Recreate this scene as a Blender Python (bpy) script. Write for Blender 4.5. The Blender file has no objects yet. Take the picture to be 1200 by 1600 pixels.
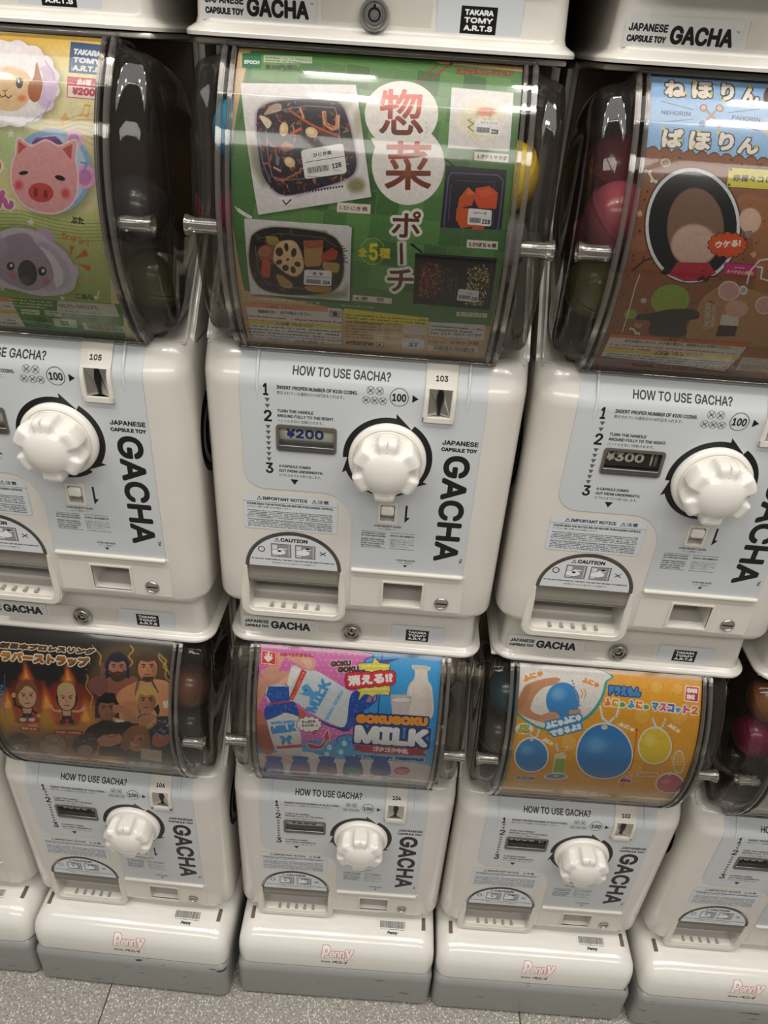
import bpy, bmesh, math, random, os
import numpy as np
from mathutils import Vector, Matrix
from mathutils.geometry import tessellate_polygon
R = math.radians
scene = bpy.context.scene
COL = scene.collection
random.seed(5)
# ---------------------------------------------------------------- camera, world, lamps, exposure
Z0 = 1.0166            # height of the middle row's handle centre above the floor
ROW = 0.6316           # height of one machine
PITCH = 0.33           # machine to machine
cam_d = bpy.data.cameras.new('camera')
cam_d.sensor_fit = 'VERTICAL'; cam_d.sensor_height = 24.0; cam_d.lens = 1148.59 / 1600 * 24.0
cam_d.clip_start = 0.02
cam = bpy.data.objects.new('camera', cam_d); COL.objects.link(cam)
yw, pt, rl = -0.0167736, 0.5593482, 0.0670090
fw = Vector((math.sin(yw) * math.cos(pt), math.cos(yw) * math.cos(pt), -math.sin(pt)))
rt = Vector((math.cos(yw), -math.sin(yw), 0)); up = rt.cross(fw)
r2 = rt * math.cos(rl) + up * math.sin(rl); u2 = -rt * math.sin(rl) + up * math.cos(rl)
cam.matrix_world = Matrix(((r2.x, u2.x, -fw.x, 0.014276), (r2.y, u2.y, -fw.y, -0.66133), (r2.z, u2.z, -fw.z, 0.350749 + Z0), (0, 0, 0, 1)))
scene.camera = cam
w = bpy.data.worlds.new('shop_surroundings'); scene.world = w; w.use_nodes = True
w.node_tree.nodes['Background'].inputs[0].default_value = (1.0, 0.965, 0.925, 1)
w.node_tree.nodes['Background'].inputs[1].default_value = 0.27
def area(name, loc, sx, sy, power, rot=(0, 0, 0), col=(1, 0.965, 0.915), spread=None):
    l = bpy.data.lights.new(name, 'AREA'); l.shape = 'RECTANGLE'; l.size = sx; l.size_y = sy
    l.energy = power; l.color = col
    o = bpy.data.objects.new(name, l); o.location = loc; o.rotation_euler = rot; COL.objects.link(o)
    return o
for k in range(-2, 4):
    area('ceiling_and_fill_lamp', (-0.205 + k * 0.5, -0.36, 2.66), 0.17, 0.05, 2.2)
    area('ceiling_and_fill_lamp', (-0.205 + k * 0.5, -0.70, 2.66), 0.17, 0.05, 3.4)
    area('ceiling_and_fill_lamp', (-0.1 + k * 0.6, -1.9, 2.66), 0.55, 0.5, 8)  # soft fill added behind the camera, no known fixture there
area('light_strip', (0.2, -0.78, 2.66), 3.4, 0.012, 4)
area('light_trough', (0.2, -0.57, 2.68), 4.0, 0.4, 26)
scene.view_settings.view_transform = 'Standard'; scene.view_settings.look = 'None'
scene.view_settings.exposure = -0.42; scene.view_settings.gamma = 1.0
scene.view_settings.use_curve_mapping = False
scene.cycles.use_denoising = True
scene.cycles.max_bounces = 10; scene.cycles.transparent_max_bounces = 24
scene.cycles.transmission_bounces = 8; scene.cycles.glossy_bounces = 4; scene.cycles.diffuse_bounces = 4
scene.cycles.caustics_reflective = False; scene.cycles.caustics_refractive = False
scene.cycles.sample_clamp_indirect = 4.0

# ---------------------------------------------------------------- colours and materials
def lin(h):
    h = h.lstrip('#'); c = [int(h[i:i + 2], 16) / 255 for i in (0, 2, 4)]
    return tuple(x / 12.92 if x <= 0.04045 else ((x + 0.055) / 1.055) ** 2.4 for x in c) + (1,)
def mat(name, col, rough=0.4, metal=0, coat=0, grain=0.0, gscale=300, trans=0, ior=1.45, bump=0.0, bscale=60, var=0.0):
    m = bpy.data.materials.new(name); m.use_nodes = True; nt = m.node_tree; b = nt.nodes['Principled BSDF']
    c = lin(col) if isinstance(col, str) else col
    b.inputs['Base Color'].default_value = c; b.inputs['Roughness'].default_value = rough
    b.inputs['Metallic'].default_value = metal; b.inputs['Coat Weight'].default_value = coat
    b.inputs['Coat Roughness'].default_value = 0.08
    b.inputs['Transmission Weight'].default_value = trans; b.inputs['IOR'].default_value = ior
    tc = nt.nodes.new('ShaderNodeTexCoord')
    if var:
        n = nt.nodes.new('ShaderNodeTexNoise'); n.inputs['Scale'].default_value = gscale; n.inputs['Detail'].default_value = 6
        r = nt.nodes.new('ShaderNodeMixRGB'); r.blend_type = 'MULTIPLY'; r.inputs[1].default_value = c
        cr = nt.nodes.new('ShaderNodeMapRange'); cr.inputs['From Min'].default_value = 0.3; cr.inputs['From Max'].default_value = 0.7
        cr.inputs['To Min'].default_value = 1 - var; cr.inputs['To Max'].default_value = 1
        nt.links.new(tc.outputs['Object'], n.inputs['Vector']); nt.links.new(n.outputs['Fac'], cr.inputs['Value'])
        nt.links.new(cr.outputs[0], r.inputs[2]); r.inputs[0].default_value = 1
        nt.links.new(r.outputs[0], b.inputs['Base Color'])
    if bump:
        n2 = nt.nodes.new('ShaderNodeTexNoise'); n2.inputs['Scale'].default_value = bscale; n2.inputs['Detail'].default_value = 2
        bp = nt.nodes.new('ShaderNodeBump'); bp.inputs['Strength'].default_value = bump; bp.inputs['Distance'].default_value = 0.001
        nt.links.new(tc.outputs['Object'], n2.inputs['Vector']); nt.links.new(n2.outputs['Fac'], bp.inputs['Height'])
        nt.links.new(bp.outputs[0], b.inputs['Normal'])
    return m
def clear(name, tint='#ffffff', refl=1.0, rough=0.03, body=0.0, bodycol='#b8b0a4', bump=0.0, bscale=18):
    """thin clear plastic: see-through, with a Fresnel gloss on top and a little milky body"""
    m = bpy.data.materials.new(name); m.use_nodes = True; nt = m.node_tree; nt.nodes.clear()
    out = nt.nodes.new('ShaderNodeOutputMaterial'); tr = nt.nodes.new('ShaderNodeBsdfTransparent'); gl = nt.nodes.new('ShaderNodeBsdfGlossy')
    df = nt.nodes.new('ShaderNodeBsdfDiffuse'); mx = nt.nodes.new('ShaderNodeMixShader'); mb = nt.nodes.new('ShaderNodeMixShader')
    tr.inputs[0].default_value = lin(tint); gl.inputs['Color'].default_value = (1, 1, 1, 1); gl.inputs['Roughness'].default_value = rough
    df.inputs[0].default_value = lin(bodycol); mb.inputs[0].default_value = body
    fr = nt.nodes.new('ShaderNodeFresnel'); fr.inputs[0].default_value = 1.5
    ml = nt.nodes.new('ShaderNodeMath'); ml.operation = 'MULTIPLY'; ml.inputs[1].default_value = refl
    # same Fresnel from both faces of a thin wall
    geo = nt.nodes.new('ShaderNodeNewGeometry'); neg = nt.nodes.new('ShaderNodeVectorMath'); neg.operation = 'SCALE'
    sc = nt.nodes.new('ShaderNodeMath'); sc.operation = 'MULTIPLY_ADD'; sc.inputs[1].default_value = -2; sc.inputs[2].default_value = 1
    nt.links.new(geo.outputs['Backfacing'], sc.inputs[0])
    if bump:
        tc = nt.nodes.new('ShaderNodeTexCoord'); n2 = nt.nodes.new('ShaderNodeTexNoise'); n2.inputs['Scale'].default_value = bscale
        bp = nt.nodes.new('ShaderNodeBump'); bp.inputs['Strength'].default_value = bump; bp.inputs['Distance'].default_value = 0.002
        nt.links.new(tc.outputs['Object'], n2.inputs['Vector']); nt.links.new(n2.outputs['Fac'], bp.inputs['Height'])
        nt.links.new(bp.outputs[0], gl.inputs['Normal'])
    lw = nt.nodes.new('ShaderNodeLayerWeight'); lw.inputs[0].default_value = 0.32
    nt.links.new(lw.outputs['Fresnel'], ml.inputs[0])
    nt.links.new(ml.outputs[0], mx.inputs[0])
    nt.links.new(tr.outputs[0], mb.inputs[1]); nt.links.new(df.outputs[0], mb.inputs[2])
    nt.links.new(mb.outputs[0], mx.inputs[1]); nt.links.new(gl.outputs[0], mx.inputs[2]); nt.links.new(mx.outputs[0], out.inputs[0])
    return m
def img_mat(name, cv, rough=0.35, coat=0.0):
    im = bpy.data.images.new(name + '_print', cv.W, cv.H, alpha=False)
    a = np.ones((cv.H, cv.W, 4), np.float32); a[:, :, :3] = np.clip(cv.a, 0, 1)[::-1]
    im.pixels.foreach_set(a.ravel()); im.update(); im.pack()
    m = mat(name, '#ffffff', rough, coat=coat); nt = m.node_tree
    t = nt.nodes.new('ShaderNodeTexImage'); t.image = im; t.extension = 'EXTEND'
    nt.links.new(t.outputs[0], nt.nodes['Principled BSDF'].inputs['Base Color'])
    return m

# ---------------------------------------------------------------- flat print: polygons and lettering drawn into a sheet
_fc = bpy.data.curves.new('lettering', 'FONT'); _fc.fill_mode = 'NONE'; _fc.resolution_u = 3
_fp = os.path.join(bpy.utils.resource_path('LOCAL'), 'datafiles', 'fonts', 'Inter.woff2')   # Blender's own interface face; the built-in one if it is missing
try: _inter = bpy.data.fonts.load(_fp)
except Exception: _inter = None
_builtin = _fc.font
_fo = bpy.data.objects.new('lettering', _fc); COL.objects.link(_fo); _cache = {}
def glyphs(s):
    if s not in _cache:
        if _inter: _fc.font = _inter if all(ord(ch) < 256 or ch == '…' for ch in s) else _builtin
        _fc.body = s; _fo.update_tag(); dg = bpy.context.evaluated_depsgraph_get(); dg.update()
        ev = _fo.evaluated_get(dg); m = ev.to_mesh(); n = len(m.vertices)
        v = np.zeros(n * 3, np.float32); m.vertices.foreach_get('co', v); v = v.reshape(-1, 3)[:, :2].astype(float)
        e = np.zeros(len(m.edges) * 2, np.int32); m.edges.foreach_get('vertices', e); e = e.reshape(-1, 2)
        ev.to_mesh_clear(); _cache[s] = (v, e)
    return _cache[s]
def hexc(c):
    if isinstance(c, str):
        c = c.lstrip('#'); return np.array([int(c[i:i + 2], 16) / 255 for i in (0, 2, 4)], np.float32)
    return np.array(c, np.float32)
class CV:
    def __init__(s, x0, y0, w, h, ppm, color='#ffffff'):
        s.x0, s.y0, s.w, s.h, s.p = x0, y0, w, h, ppm
        s.W, s.H = int(w * ppm), int(h * ppm); s.a = np.zeros((s.H, s.W, 3), np.float32); s.a[:] = hexc(color)
    def px(s, P):
        P = np.asarray(P, float).reshape(-1, 2); return np.stack([(P[:, 0] - s.x0) * s.p, s.H - (P[:, 1] - s.y0) * s.p], 1)
    def mask(s, A, B, pad=0):
        """signed-coverage fill of directed edges A->B in pixels"""
        lo = np.floor(np.minimum(A.min(0), B.min(0))).astype(int) - 1 - pad; hi = np.ceil(np.maximum(A.max(0), B.max(0))).astype(int) + 2 + pad
        y0, y1 = max(lo[1], 0), min(hi[1], s.H); x0, x1 = max(lo[0], 0), min(hi[0], s.W)
        if y1 <= y0 or x1 <= x0: return None
        SS = 3; ys = (np.arange((y1 - y0) * SS) + 0.5) / SS + y0; Wd = x1 - x0
        acc = np.zeros((len(ys), Wd + 2))
        ch = max(1, int(2e6 // max(1, len(ys))))
        for k in range(0, len(A), ch):
            a, b = A[k:k + ch], B[k:k + ch]
            ay, by = a[:, 1], b[:, 1]; sg = np.sign(by - ay)
            mn, mxy = np.minimum(ay, by), np.maximum(ay, by)
            I, J = np.nonzero((ys[:, None] >= mn[None]) & (ys[:, None] < mxy[None]))
            if not len(I): continue
            t = (ys[I] - ay[J]) / (by[J] - ay[J]); x = a[J, 0] + t * (b[J, 0] - a[J, 0]) - x0
            x = np.clip(x, 0, Wd); f = np.floor(x).astype(int); fr = x - f
            np.add.at(acc, (I, f), sg[J] * (1 - fr)); np.add.at(acc, (I, np.minimum(f + 1, Wd + 1)), sg[J] * fr)
        m = np.clip(np.abs(np.cumsum(acc, 1)[:, :Wd]), 0, 1).reshape(y1 - y0, SS, Wd).mean(1)
        return m, x0, y0
    @staticmethod
    def grow(m, r):
        if r <= 0: return m
        o = m.copy(); n = 12 if r > 1.5 else 8
        for rr in ([r] if r < 2 else [r, r * 0.5]):
            for k in range(n):
                dx, dy = rr * math.cos(2 * math.pi * k / n), rr * math.sin(2 * math.pi * k / n)
                ix, iy = int(math.floor(dx)), int(math.floor(dy)); fx, fy = dx - ix, dy - iy
                q = np.zeros_like(m)
                for ox, wx in ((ix, 1 - fx), (ix + 1, fx)):
                    for oy, wy in ((iy, 1 - fy), (iy + 1, fy)):
                        if wx * wy < 1e-6: continue
                        q += np.roll(np.roll(m, ox, 1), oy, 0) * (wx * wy)
                np.maximum(o, q, out=o)
        return o
    @staticmethod
    def blur(m, r):
        for _ in range(2):
            k = max(1, int(r)); 
            for ax in (0, 1):
                c = np.cumsum(np.pad(m, [(k + 1, k) if i == ax else (0, 0) for i in (0, 1)]), ax)
                n = m.shape[ax]
                m = (np.take(c, range(2 * k + 1, 2 * k + 1 + n), ax) - np.take(c, range(0, n), ax)) / (2 * k + 1)
        return m
    def put(s, mk, color, alpha=1.0):
        if mk is None: return
        m, x0, y0 = mk; h, w_ = m.shape; v = s.a[y0:y0 + h, x0:x0 + w_]; k = (m * alpha)[:, :, None].astype(np.float32)
        if isinstance(color, tuple) and color[0] == 'g':      # ('g', col0, col1, (xa,ya), (xb,yb)) linear blend in sheet units
            A, B = s.px([color[3], color[4]]); d = B - A; L = d @ d + 1e-9
            yy, xx = np.mgrid[y0:y0 + h, x0:x0 + w_]; t = np.clip(((xx - A[0]) * d[0] + (yy - A[1]) * d[1]) / L, 0, 1)[:, :, None]
            c = hexc(color[1]) * (1 - t) + hexc(color[2]) * t
        else: c = hexc(color)
        v *= 1 - k; v += k * c
    def edges(s, P): P = s.px(P); return P, np.roll(P, -1, 0)
    def poly(s, P, color, alpha=1.0, soft=0, grow=0):
        A, B = s.edges(P); mk = s.mask(A, B, pad=int((soft + grow) * s.p * 2.5) + 1 if soft or grow else 0)
        if mk and grow: mk = (s.grow(mk[0], grow * s.p), mk[1], mk[2])
        if mk and soft: mk = (s.blur(mk[0], soft * s.p), mk[1], mk[2])
        s.put(mk, color, alpha)
    def ell(s, x, y, rx, ry, color, alpha=1.0, ang=0, soft=0, grow=0, n=40):
        t = np.linspace(0, 2 * np.pi, n, endpoint=False); c, d = math.cos(R(ang)), math.sin(R(ang))
        X, Y = rx * np.cos(t), ry * np.sin(t); s.poly(np.stack([x + X * c - Y * d, y + X * d + Y * c], 1), color, alpha, soft, grow)
    def ring(s, x, y, r, w_, color, ry=None):
        ry = ry or r
        s.line([(x + r * math.cos(k * math.pi / 24), y + ry * math.sin(k * math.pi / 24)) for k in range(49)], w_, color)
    def rect(s, x0, y0, x1, y1, color, alpha=1.0, r=0, soft=0):
        s.poly(rrect(x0, y0, x1, y1, r), color, alpha, soft)
    def line(s, P, w_, color, alpha=1.0):
        P = np.asarray(P, float); best = None
        for a, b in zip(P[:-1], P[1:]):
            d = b - a; L = math.hypot(*d)
            if L < 1e-9: continue
            n = np.array([-d[1], d[0]]) / L * w_ / 2; e = d / L * w_ * 0.18
            s.poly([a + n - e, b + n + e, b - n + e, a - n - e], color, alpha)
    def text(s, t, x, y, w_, h, color, ang=0, bold=0, out=None, out2=None, shear=0, alpha=1.0, soft=0):
        """ink box of the words: bottom-left (x, y), size w_ by h, turned by ang degrees; bold and outlines in sheet units"""
        v, e = glyphs(t)
        if not len(e): return
        lo, hi = v.min(0), v.max(0); b = bold
        q = (v - lo) / (hi - lo) * (w_ - 2 * b, h - 2 * b) + b; q[:, 0] += q[:, 1] * math.tan(R(shear))
        c, d = math.cos(R(ang)), math.sin(R(ang)); q = np.stack([x + q[:, 0] * c - q[:, 1] * d, y + q[:, 0] * d + q[:, 1] * c], 1)
        P = s.px(q); A, B = P[e[:, 0]], P[e[:, 1]]
        ex = max([b] + [o[0] for o in (out, out2) if o]); mk = s.mask(A, B, pad=int(ex * s.p) + 3)
        if mk is None: return
        m = s.grow(mk[0], b * s.p)
        for o in (out2, out):
            if o: s.put((s.grow(m, o[0] * s.p), mk[1], mk[2]), o[1], alpha)
        s.put((m, mk[1], mk[2]), color, alpha)
    def noise(s, x0, y0, x1, y1, amp, cell, rng):
        a, b = s.px([(x0, y1), (x1, y0)]).astype(int); a = np.maximum(a, 0); W_, H_ = b - a
        g = rng.random((H_ // cell + 2, W_ // cell + 2)); k = np.kron(g, np.ones((cell, cell)))[:H_, :W_]
        s.a[a[1]:a[1] + H_, a[0]:a[0] + W_] *= (1 + amp * (s.blur(k, cell / 2) - 0.5))[:s.H - a[1], :s.W - a[0], None].astype(np.float32)
    def small(s, x, y, w_, h, rows, color, rng, gap=0.42, alpha=1.0, fill=1.0):
        """print too small to read: rows of uneven little strokes"""
        rh = h / rows
        for i in range(rows):
            yy = y + h - (i + 1) * rh + rh * gap / 2; X = x; end = x + w_ * (fill if i == rows - 1 else 1)
            hh = rh * (1 - gap)
            while X < end:
                cw = hh * rng.uniform(0.25, 0.8)
                if rng.random() < 0.88: s.rect(X, yy + hh * rng.uniform(0, 0.3), min(X + cw, end), yy + hh * rng.uniform(0.6, 1), color, alpha)
                X += cw + hh * 0.18
    def bars(s, x, y, w_, h, color, rng):
        X = x
        while X < x + w_:
            b = rng.uniform(0.006, 0.022) * w_; s.rect(X, y, min(X + b, x + w_), y + h, color); X += b + rng.uniform(0.007, 0.018) * w_
def rrect(x0, y0, x1, y1, r=0, n=6):
    if r <= 0: return [(x0, y0), (x1, y0), (x1, y1), (x0, y1)]
    P = []
    for cx, cy, a in ((x1 - r, y0 + r, -90), (x1 - r, y1 - r, 0), (x0 + r, y1 - r, 90), (x0 + r, y0 + r, 180)):
        for k in range(n + 1): t = R(a + 90 * k / n); P.append((cx + r * math.cos(t), cy + r * math.sin(t)))
    return P

# ---------------------------------------------------------------- meshes (millimetres in the machine's own frame)
def V(p): return ((p[0] + 28) / 1000, p[1] / 1000, (p[2] + 279) / 1000)
def finish(bm, name, m, parent=None, smooth=35, remap=True):
    me = bpy.data.meshes.new(name)
    if remap:
        for v in bm.verts: v.co = V(v.co)
    bm.to_mesh(me); bm.free()
    for p in me.polygons: p.use_smooth = smooth > 0
    if smooth > 0: me.set_sharp_from_angle(angle=R(smooth))
    ms = m if isinstance(m, (list, tuple)) else [m]
    for q in ms: me.materials.append(q)
    o = bpy.data.objects.new(name, me); COL.objects.link(o); o.parent = parent
    return o
def box(bm, x0, x1, y0, y1, z0, z1, bev=0, seg=3, mi=0):
    r = bmesh.ops.create_cube(bm, size=1)['verts']
    for v in r: v.co = Vector(((x0 + x1) / 2 + v.co.x * (x1 - x0), (y0 + y1) / 2 + v.co.y * (y1 - y0), (z0 + z1) / 2 + v.co.z * (z1 - z0)))
    fs = list({f for v in r for f in v.link_faces})
    for f in fs: f.material_index = mi
    if bev: bmesh.ops.bevel(bm, geom=list({e for v in r for e in v.link_edges}), offset=bev, segments=seg, affect='EDGES', profile=0.5)
def cyl(bm, c, axis, r0, r1, L, n=32, cap=True, mi=0):
    """axis 'x' or 'y'; starts at c and runs L along it"""
    A = []; B = []
    for k in range(n):
        a = 2 * math.pi * k / n; p, q = math.cos(a), math.sin(a)
        if axis == 'y': A.append(bm.verts.new((c[0] + r0 * p, c[1], c[2] + r0 * q))); B.append(bm.verts.new((c[0] + r1 * p, c[1] + L, c[2] + r1 * q)))
        else: A.append(bm.verts.new((c[0], c[1] + r0 * p, c[2] + r0 * q))); B.append(bm.verts.new((c[0] + L, c[1] + r1 * p, c[2] + r1 * q)))
    for k in range(n): f = bm.faces.new((A[k], A[(k + 1) % n], B[(k + 1) % n], B[k])); f.material_index = mi
    if cap:
        f = bm.faces.new(A[::-1]); f.material_index = mi; f = bm.faces.new(B); f.material_index = mi
def loft(bm, rings, cap0=True, cap1=True, closed=True, mi=0):
    vs = [[bm.verts.new(p) for p in r] for r in rings]; n = len(vs[0])
    for a, b in zip(vs[:-1], vs[1:]):
        for k in range(n if closed else n - 1):
            f = bm.faces.new((a[k], a[(k + 1) % n], b[(k + 1) % n], b[k])); f.material_index = mi
    if cap0: bm.faces.new(vs[0][::-1]).material_index = mi
    if cap1: bm.faces.new(vs[-1]).material_index = mi
    return vs
def prism(bm, outer, y0, y1, holes=(), mi=0, bev=0):
    """outline in (x, z) pushed from y0 back to y1"""
    loops = [outer] + list(holes); tri = tessellate_polygon([[Vector((x, z, 0)) for x, z in l] for l in loops])
    flat = [p for l in loops for p in l]
    F = [bm.verts.new((x, y0, z)) for x, z in flat]; K = [bm.verts.new((x, y1, z)) for x, z in flat]
    for t in tri:
        for vv in ((F[t[0]], F[t[1]], F[t[2]]), (K[t[2]], K[t[1]], K[t[0]])):
            try: bm.faces.new(vv).material_index = mi
            except ValueError: pass
    i = 0
    for l in loops:
        n = len(l)
        for k in range(n):
            a, b = i + k, i + (k + 1) % n
            bm.faces.new((F[a], F[b], K[b], K[a])).material_index = mi
        i += n
    bmesh.ops.recalc_face_normals(bm, faces=bm.faces)
def yf(z):
    """front of the housing: upright below, leaning back under the dome"""
    if z < 68: return 0.0
    if z < 82: return (z - 68) ** 2 / 28 * 0.77
    return 5.4 + (z - 82) * 0.77
def sheet(name, outline, m, parent, yoff=-0.5, holes=(), uv=None, slices=(), ybase=None):
    """a sticker: outline in (x, z), laid on the housing's front (or flat at ybase)"""
    bm = bmesh.new(); loops = [outer for outer in [outline] + list(holes)]
    tri = tessellate_polygon([[Vector((x, z, 0)) for x, z in l] for l in loops]); flat = [p for l in loops for p in l]
    vs = [bm.verts.new((x, 0, z)) for x, z in flat]
    for t in tri:
        try: bm.faces.new([vs[i] for i in t])
        except ValueError: pass
    for z in slices: bmesh.ops.bisect_plane(bm, geom=list(bm.verts) + list(bm.edges) + list(bm.faces), plane_co=(0, 0, z), plane_no=(0, 0, 1))
    for f in bm.faces:
        f.normal_update()
        if f.normal.y > 0: f.normal_flip()
    L = bm.loops.layers.uv.new('uv')
    if uv:
        for f in bm.faces:
            for l in f.loops: l[L].uv = ((l.vert.co.x - uv[0]) / uv[2], (l.vert.co.z - uv[1]) / uv[3])
    for v in bm.verts: v.co.y = (yf(v.co.z) if ybase is None else ybase) + yoff
    return finish(bm, name, m, parent, smooth=60)
def empty(name, label=None, cat=None, group=None, loc=(0, 0, 0), rot=(0, 0, 0)):
    o = bpy.data.objects.new(name, None); COL.objects.link(o); o.location = loc; o.rotation_euler = rot; o.empty_display_size = 0.05
    return tag(o, label, cat, group)
def tag(o, label=None, cat=None, group=None, kind=None):
    for k, v in (('label', label), ('category', cat), ('group', group), ('kind', kind)):
        if v: o[k] = v
    return o
def copy_tree(o, parent=None):
    c = o.copy(); COL.objects.link(c); c.parent = parent
    for ch in list(o.children): copy_tree(ch, c)
    return c
# ---------------------------------------------------------------- materials
M = {}
M['white'] = mat('warm white plastic', '#d8d3ca', 0.24, coat=0.6, var=0.05, gscale=25)
M['white_soft'] = mat('satin white plastic', '#d9d4c9', 0.34, coat=0.1)
M['knob'] = mat('glossy white plastic', '#e6e2da', 0.2, coat=0.5)
M['lock_plate'] = mat('grey white plastic', '#cfcabf', 0.3, coat=0.2)
M['inner'] = mat('grey plastic lining', '#8f8a82', 0.5)
M['pocket'] = mat('mid grey plastic', '#a5a197', 0.45)  # darker grey for the return pocket and chute grooves
M['dark'] = mat('dark hopper plastic', '#6e5a49', 0.5)
M['metal'] = mat('brushed steel', '#b9b6b0', 0.28, metal=1)
M['metal_dark'] = mat('dull steel', '#77777a', 0.35, metal=1)
M['black'] = mat('black print', '#0b0b0d', 0.4)
M['smoke'] = mat('smoked plastic', '#4a443f', 0.18, coat=0.5)
M['frost'] = clear('grey clear plastic', '#cfc9c0', 1.0, 0.12, 0.45, '#aaa398')
M['clear'] = clear('clear dome plastic', '#f6f4f0', 0.7, 0.05, 0.0, bump=0.12, bscale=9)
M['cap'] = clear('clear end cap plastic', '#f6f1e9', 0.85, 0.04, 0.015, '#d8d2c8', bump=0.18, bscale=10)
M['rim'] = clear('thick clear rim', '#e6e2dc', 1.7, 0.06, 0.1, '#c9c3ba', bump=0.5, bscale=30)
M['boss'] = clear('moulded clear boss', '#e6e2dc', 2.2, 0.06, 0.08, '#d9d4ca', bump=0.3, bscale=60)
M['lens'] = clear('window lens plastic', '#fbfaf6', 0.9, 0.05, 0.0)
M['window'] = mat('dark window frame', '#5c5850', 0.28, coat=0.4)
M['sticker'] = mat('pale sticker film', '#c9ccce', 0.3, coat=0.2)

BLUE = '#c3c7c9'; INK = '#101114'
# ---- printed sheets shared by all machines
def jp_rows(cv, x, y, w_, h, rows, color=INK, seed=1, fill=0.8): cv.small(x, y, w_, h, rows, color, random.Random(seed), fill=fill)
cv = CV(-150, -148, 245, 256, 6, BLUE)
cv.text('HOW TO USE GACHA?', -97, 81, 95, 7.6, INK, bold=0.22, out=None)
for d, z in (('1', 59.5), ('2', 31.5), ('3', -28)): cv.text(d, -125.4, z, 8 if d != '1' else 5.2, 12.6, INK, bold=0.5)
for z in (55, 48.5): cv.poly([(-124.2, z + 2), (-118.8, z + 2), (-121.5, z - 2.4)], '#55565a')
for k in range(7): z = 25.5 - k * 6.15; cv.poly([(-124.2, z + 2), (-118.8, z + 2), (-121.5, z - 2.4)], '#55565a')
cv.text('INSERT PROPER NUMBER OF ¥100 COINS.', -112, 67.2, 79, 3.7, INK, bold=0.15)
cv.text('表示されている値段分の100円玉を入れます。', -112, 61.6, 66, 3.6, INK)
cv.text('TURN THE HANDLE', -112, 42.4, 36, 3.3, INK, bold=0.15)
cv.text('AROUND FULLY TO THE RIGHT.', -112, 37.2, 57, 3.3, INK, bold=0.15)
cv.text('ハンドルを右に1回転させます。', -112, 31.8, 46, 3.3, INK)
cv.text('A CAPSULE COMES', -111.5, -20, 33, 3.2, INK, bold=0.15)
cv.text('OUT FROM UNDERNEATH.', -111.5, -25.4, 46, 3.2, INK, bold=0.15)
cv.text('カプセルを下から取り出します。', -111.5, -30.8, 44, 3.3, INK)
cv.poly([(-99.7, -33.5), (-91.3, -33.5), (-95.4, -40)], INK)
for x, z in ((-20.6, 72.6), (-11.8, 72.6), (-24.6, 62.6), (-16.2, 62.6), (-8.2, 62.6)):
    cv.ring(x, z, 3.7, 0.35, INK); cv.text('¥' + ('10' if x < -20 else '50'), x - 2, z - 1.2, 4, 2.4, '#3a3b3f')
    cv.line([(x - 2.7, z - 2.7), (x + 2.7, z + 2.7)], 0.5, INK); cv.line([(x - 2.7, z + 2.7), (x + 2.7, z - 2.7)], 0.5, INK)
cv.ring(7.5, 67.5, 8.9, 0.6, INK); cv.text('100', 0.7, 63.5, 13.6, 8, INK, bold=0.35)
cv.poly([(20.3, 71.3), (20.3, 63.3), (26.3, 67.3)], INK)
# turning arrows round the handle
def arc_arrow(a0, a1, head):
    n = 24; P = [(45.6 * math.cos(R(a0 + (a1 - a0) * k / n)), 45.6 * math.sin(R(a0 + (a1 - a0) * k / n))) for k in range(n + 1)]
    c = lambda r, a: (r * math.cos(R(a)), r * math.sin(R(a)))
    P += [c(50.5, a1 + 1), c(40.5, head)]
    P += [(36 * math.cos(R(a0 + (a1 - a0) * k / n)), 36 * math.sin(R(a0 + (a1 - a0) * k / n))) for k in range(n, -1, -1)]
    cv.poly(P, INK)
arc_arrow(183, 82, 57); arc_arrow(57, -33, -62); arc_arrow(-54, -157, -179)
cv.text('JAPANESE', 53.7, 20.4, 36.2, 5.4, INK, bold=0.3); cv.text('CAPSULE TOY', 53.4, 13.2, 36.2, 4.4, INK, bold=0.35)
cv.text('GACHA', 57.5, 9, 133, 27, INK, ang=-90, bold=1.5)
cv.text('TM', 86.5, -118.5, 6, 3, INK, ang=-90, bold=0.1)
cv.poly([(22.6, -55), (24.8, -55), (24.8, -70), (28.4, -70), (22.6, -77)], INK)
cv.text('COIN REJECT LEVER', -9.5, -84.4, 29, 2.2, '#2a2b30', bold=0.12); cv.text('コイン返却レバー', -5, -88, 21, 2.2, '#2a2b30')
for x in (-23, 8.5): cv.line([(x, -91.3), (x + 27, -91.3)], 0.4, INK); cv.line([(x, -112), (x + 27, -112)], 0.4, INK)
for t, z, w_ in (('AUTOMATIC LOCKER', -94.6, 26), ('OF COIN MECHANISM', -97.6, 26.5), ('WHEN THE HANDLE', -102.2, 25), ('DO NOT TURN, PLEASE', -105, 26), ('PUSH THE LEVER TO', -107.8, 25), ('GET BACK COINS.', -110.6, 22)):
    cv.text(t, -23, z, w_, 1.8, '#2a2b30', bold=0.1)
cv.text('空まわし防止機能付き', 9, -96, 26, 2.4, '#2a2b30', bold=0.1)
for t, z, w_ in (('お金を入れてハンドルが', -101, 26), ('回りきらない時はコイン', -103.8, 26), ('返却レバーを押してお金', -106.6, 26), ('を取ってください。', -109.6, 20)): cv.text(t, 9, z, w_, 2.1, '#34353a')
cv.text('COIN RELEASE', 17, -128.2, 21, 2.2, '#2a2b30', bold=0.1); cv.text('コイン返却口', 19, -131.6, 16, 2.2, '#2a2b30'); cv.poly([(25, -133.2), (30, -133.2), (27.5, -136.5)], INK)
M['instructions'] = img_mat('instruction sheet', cv, 0.36, coat=0.08); UV_I = (-150, -148, 245, 256)
cv = CV(-152, -100, 104, 46, 7, '#cdd2d6')
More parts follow.
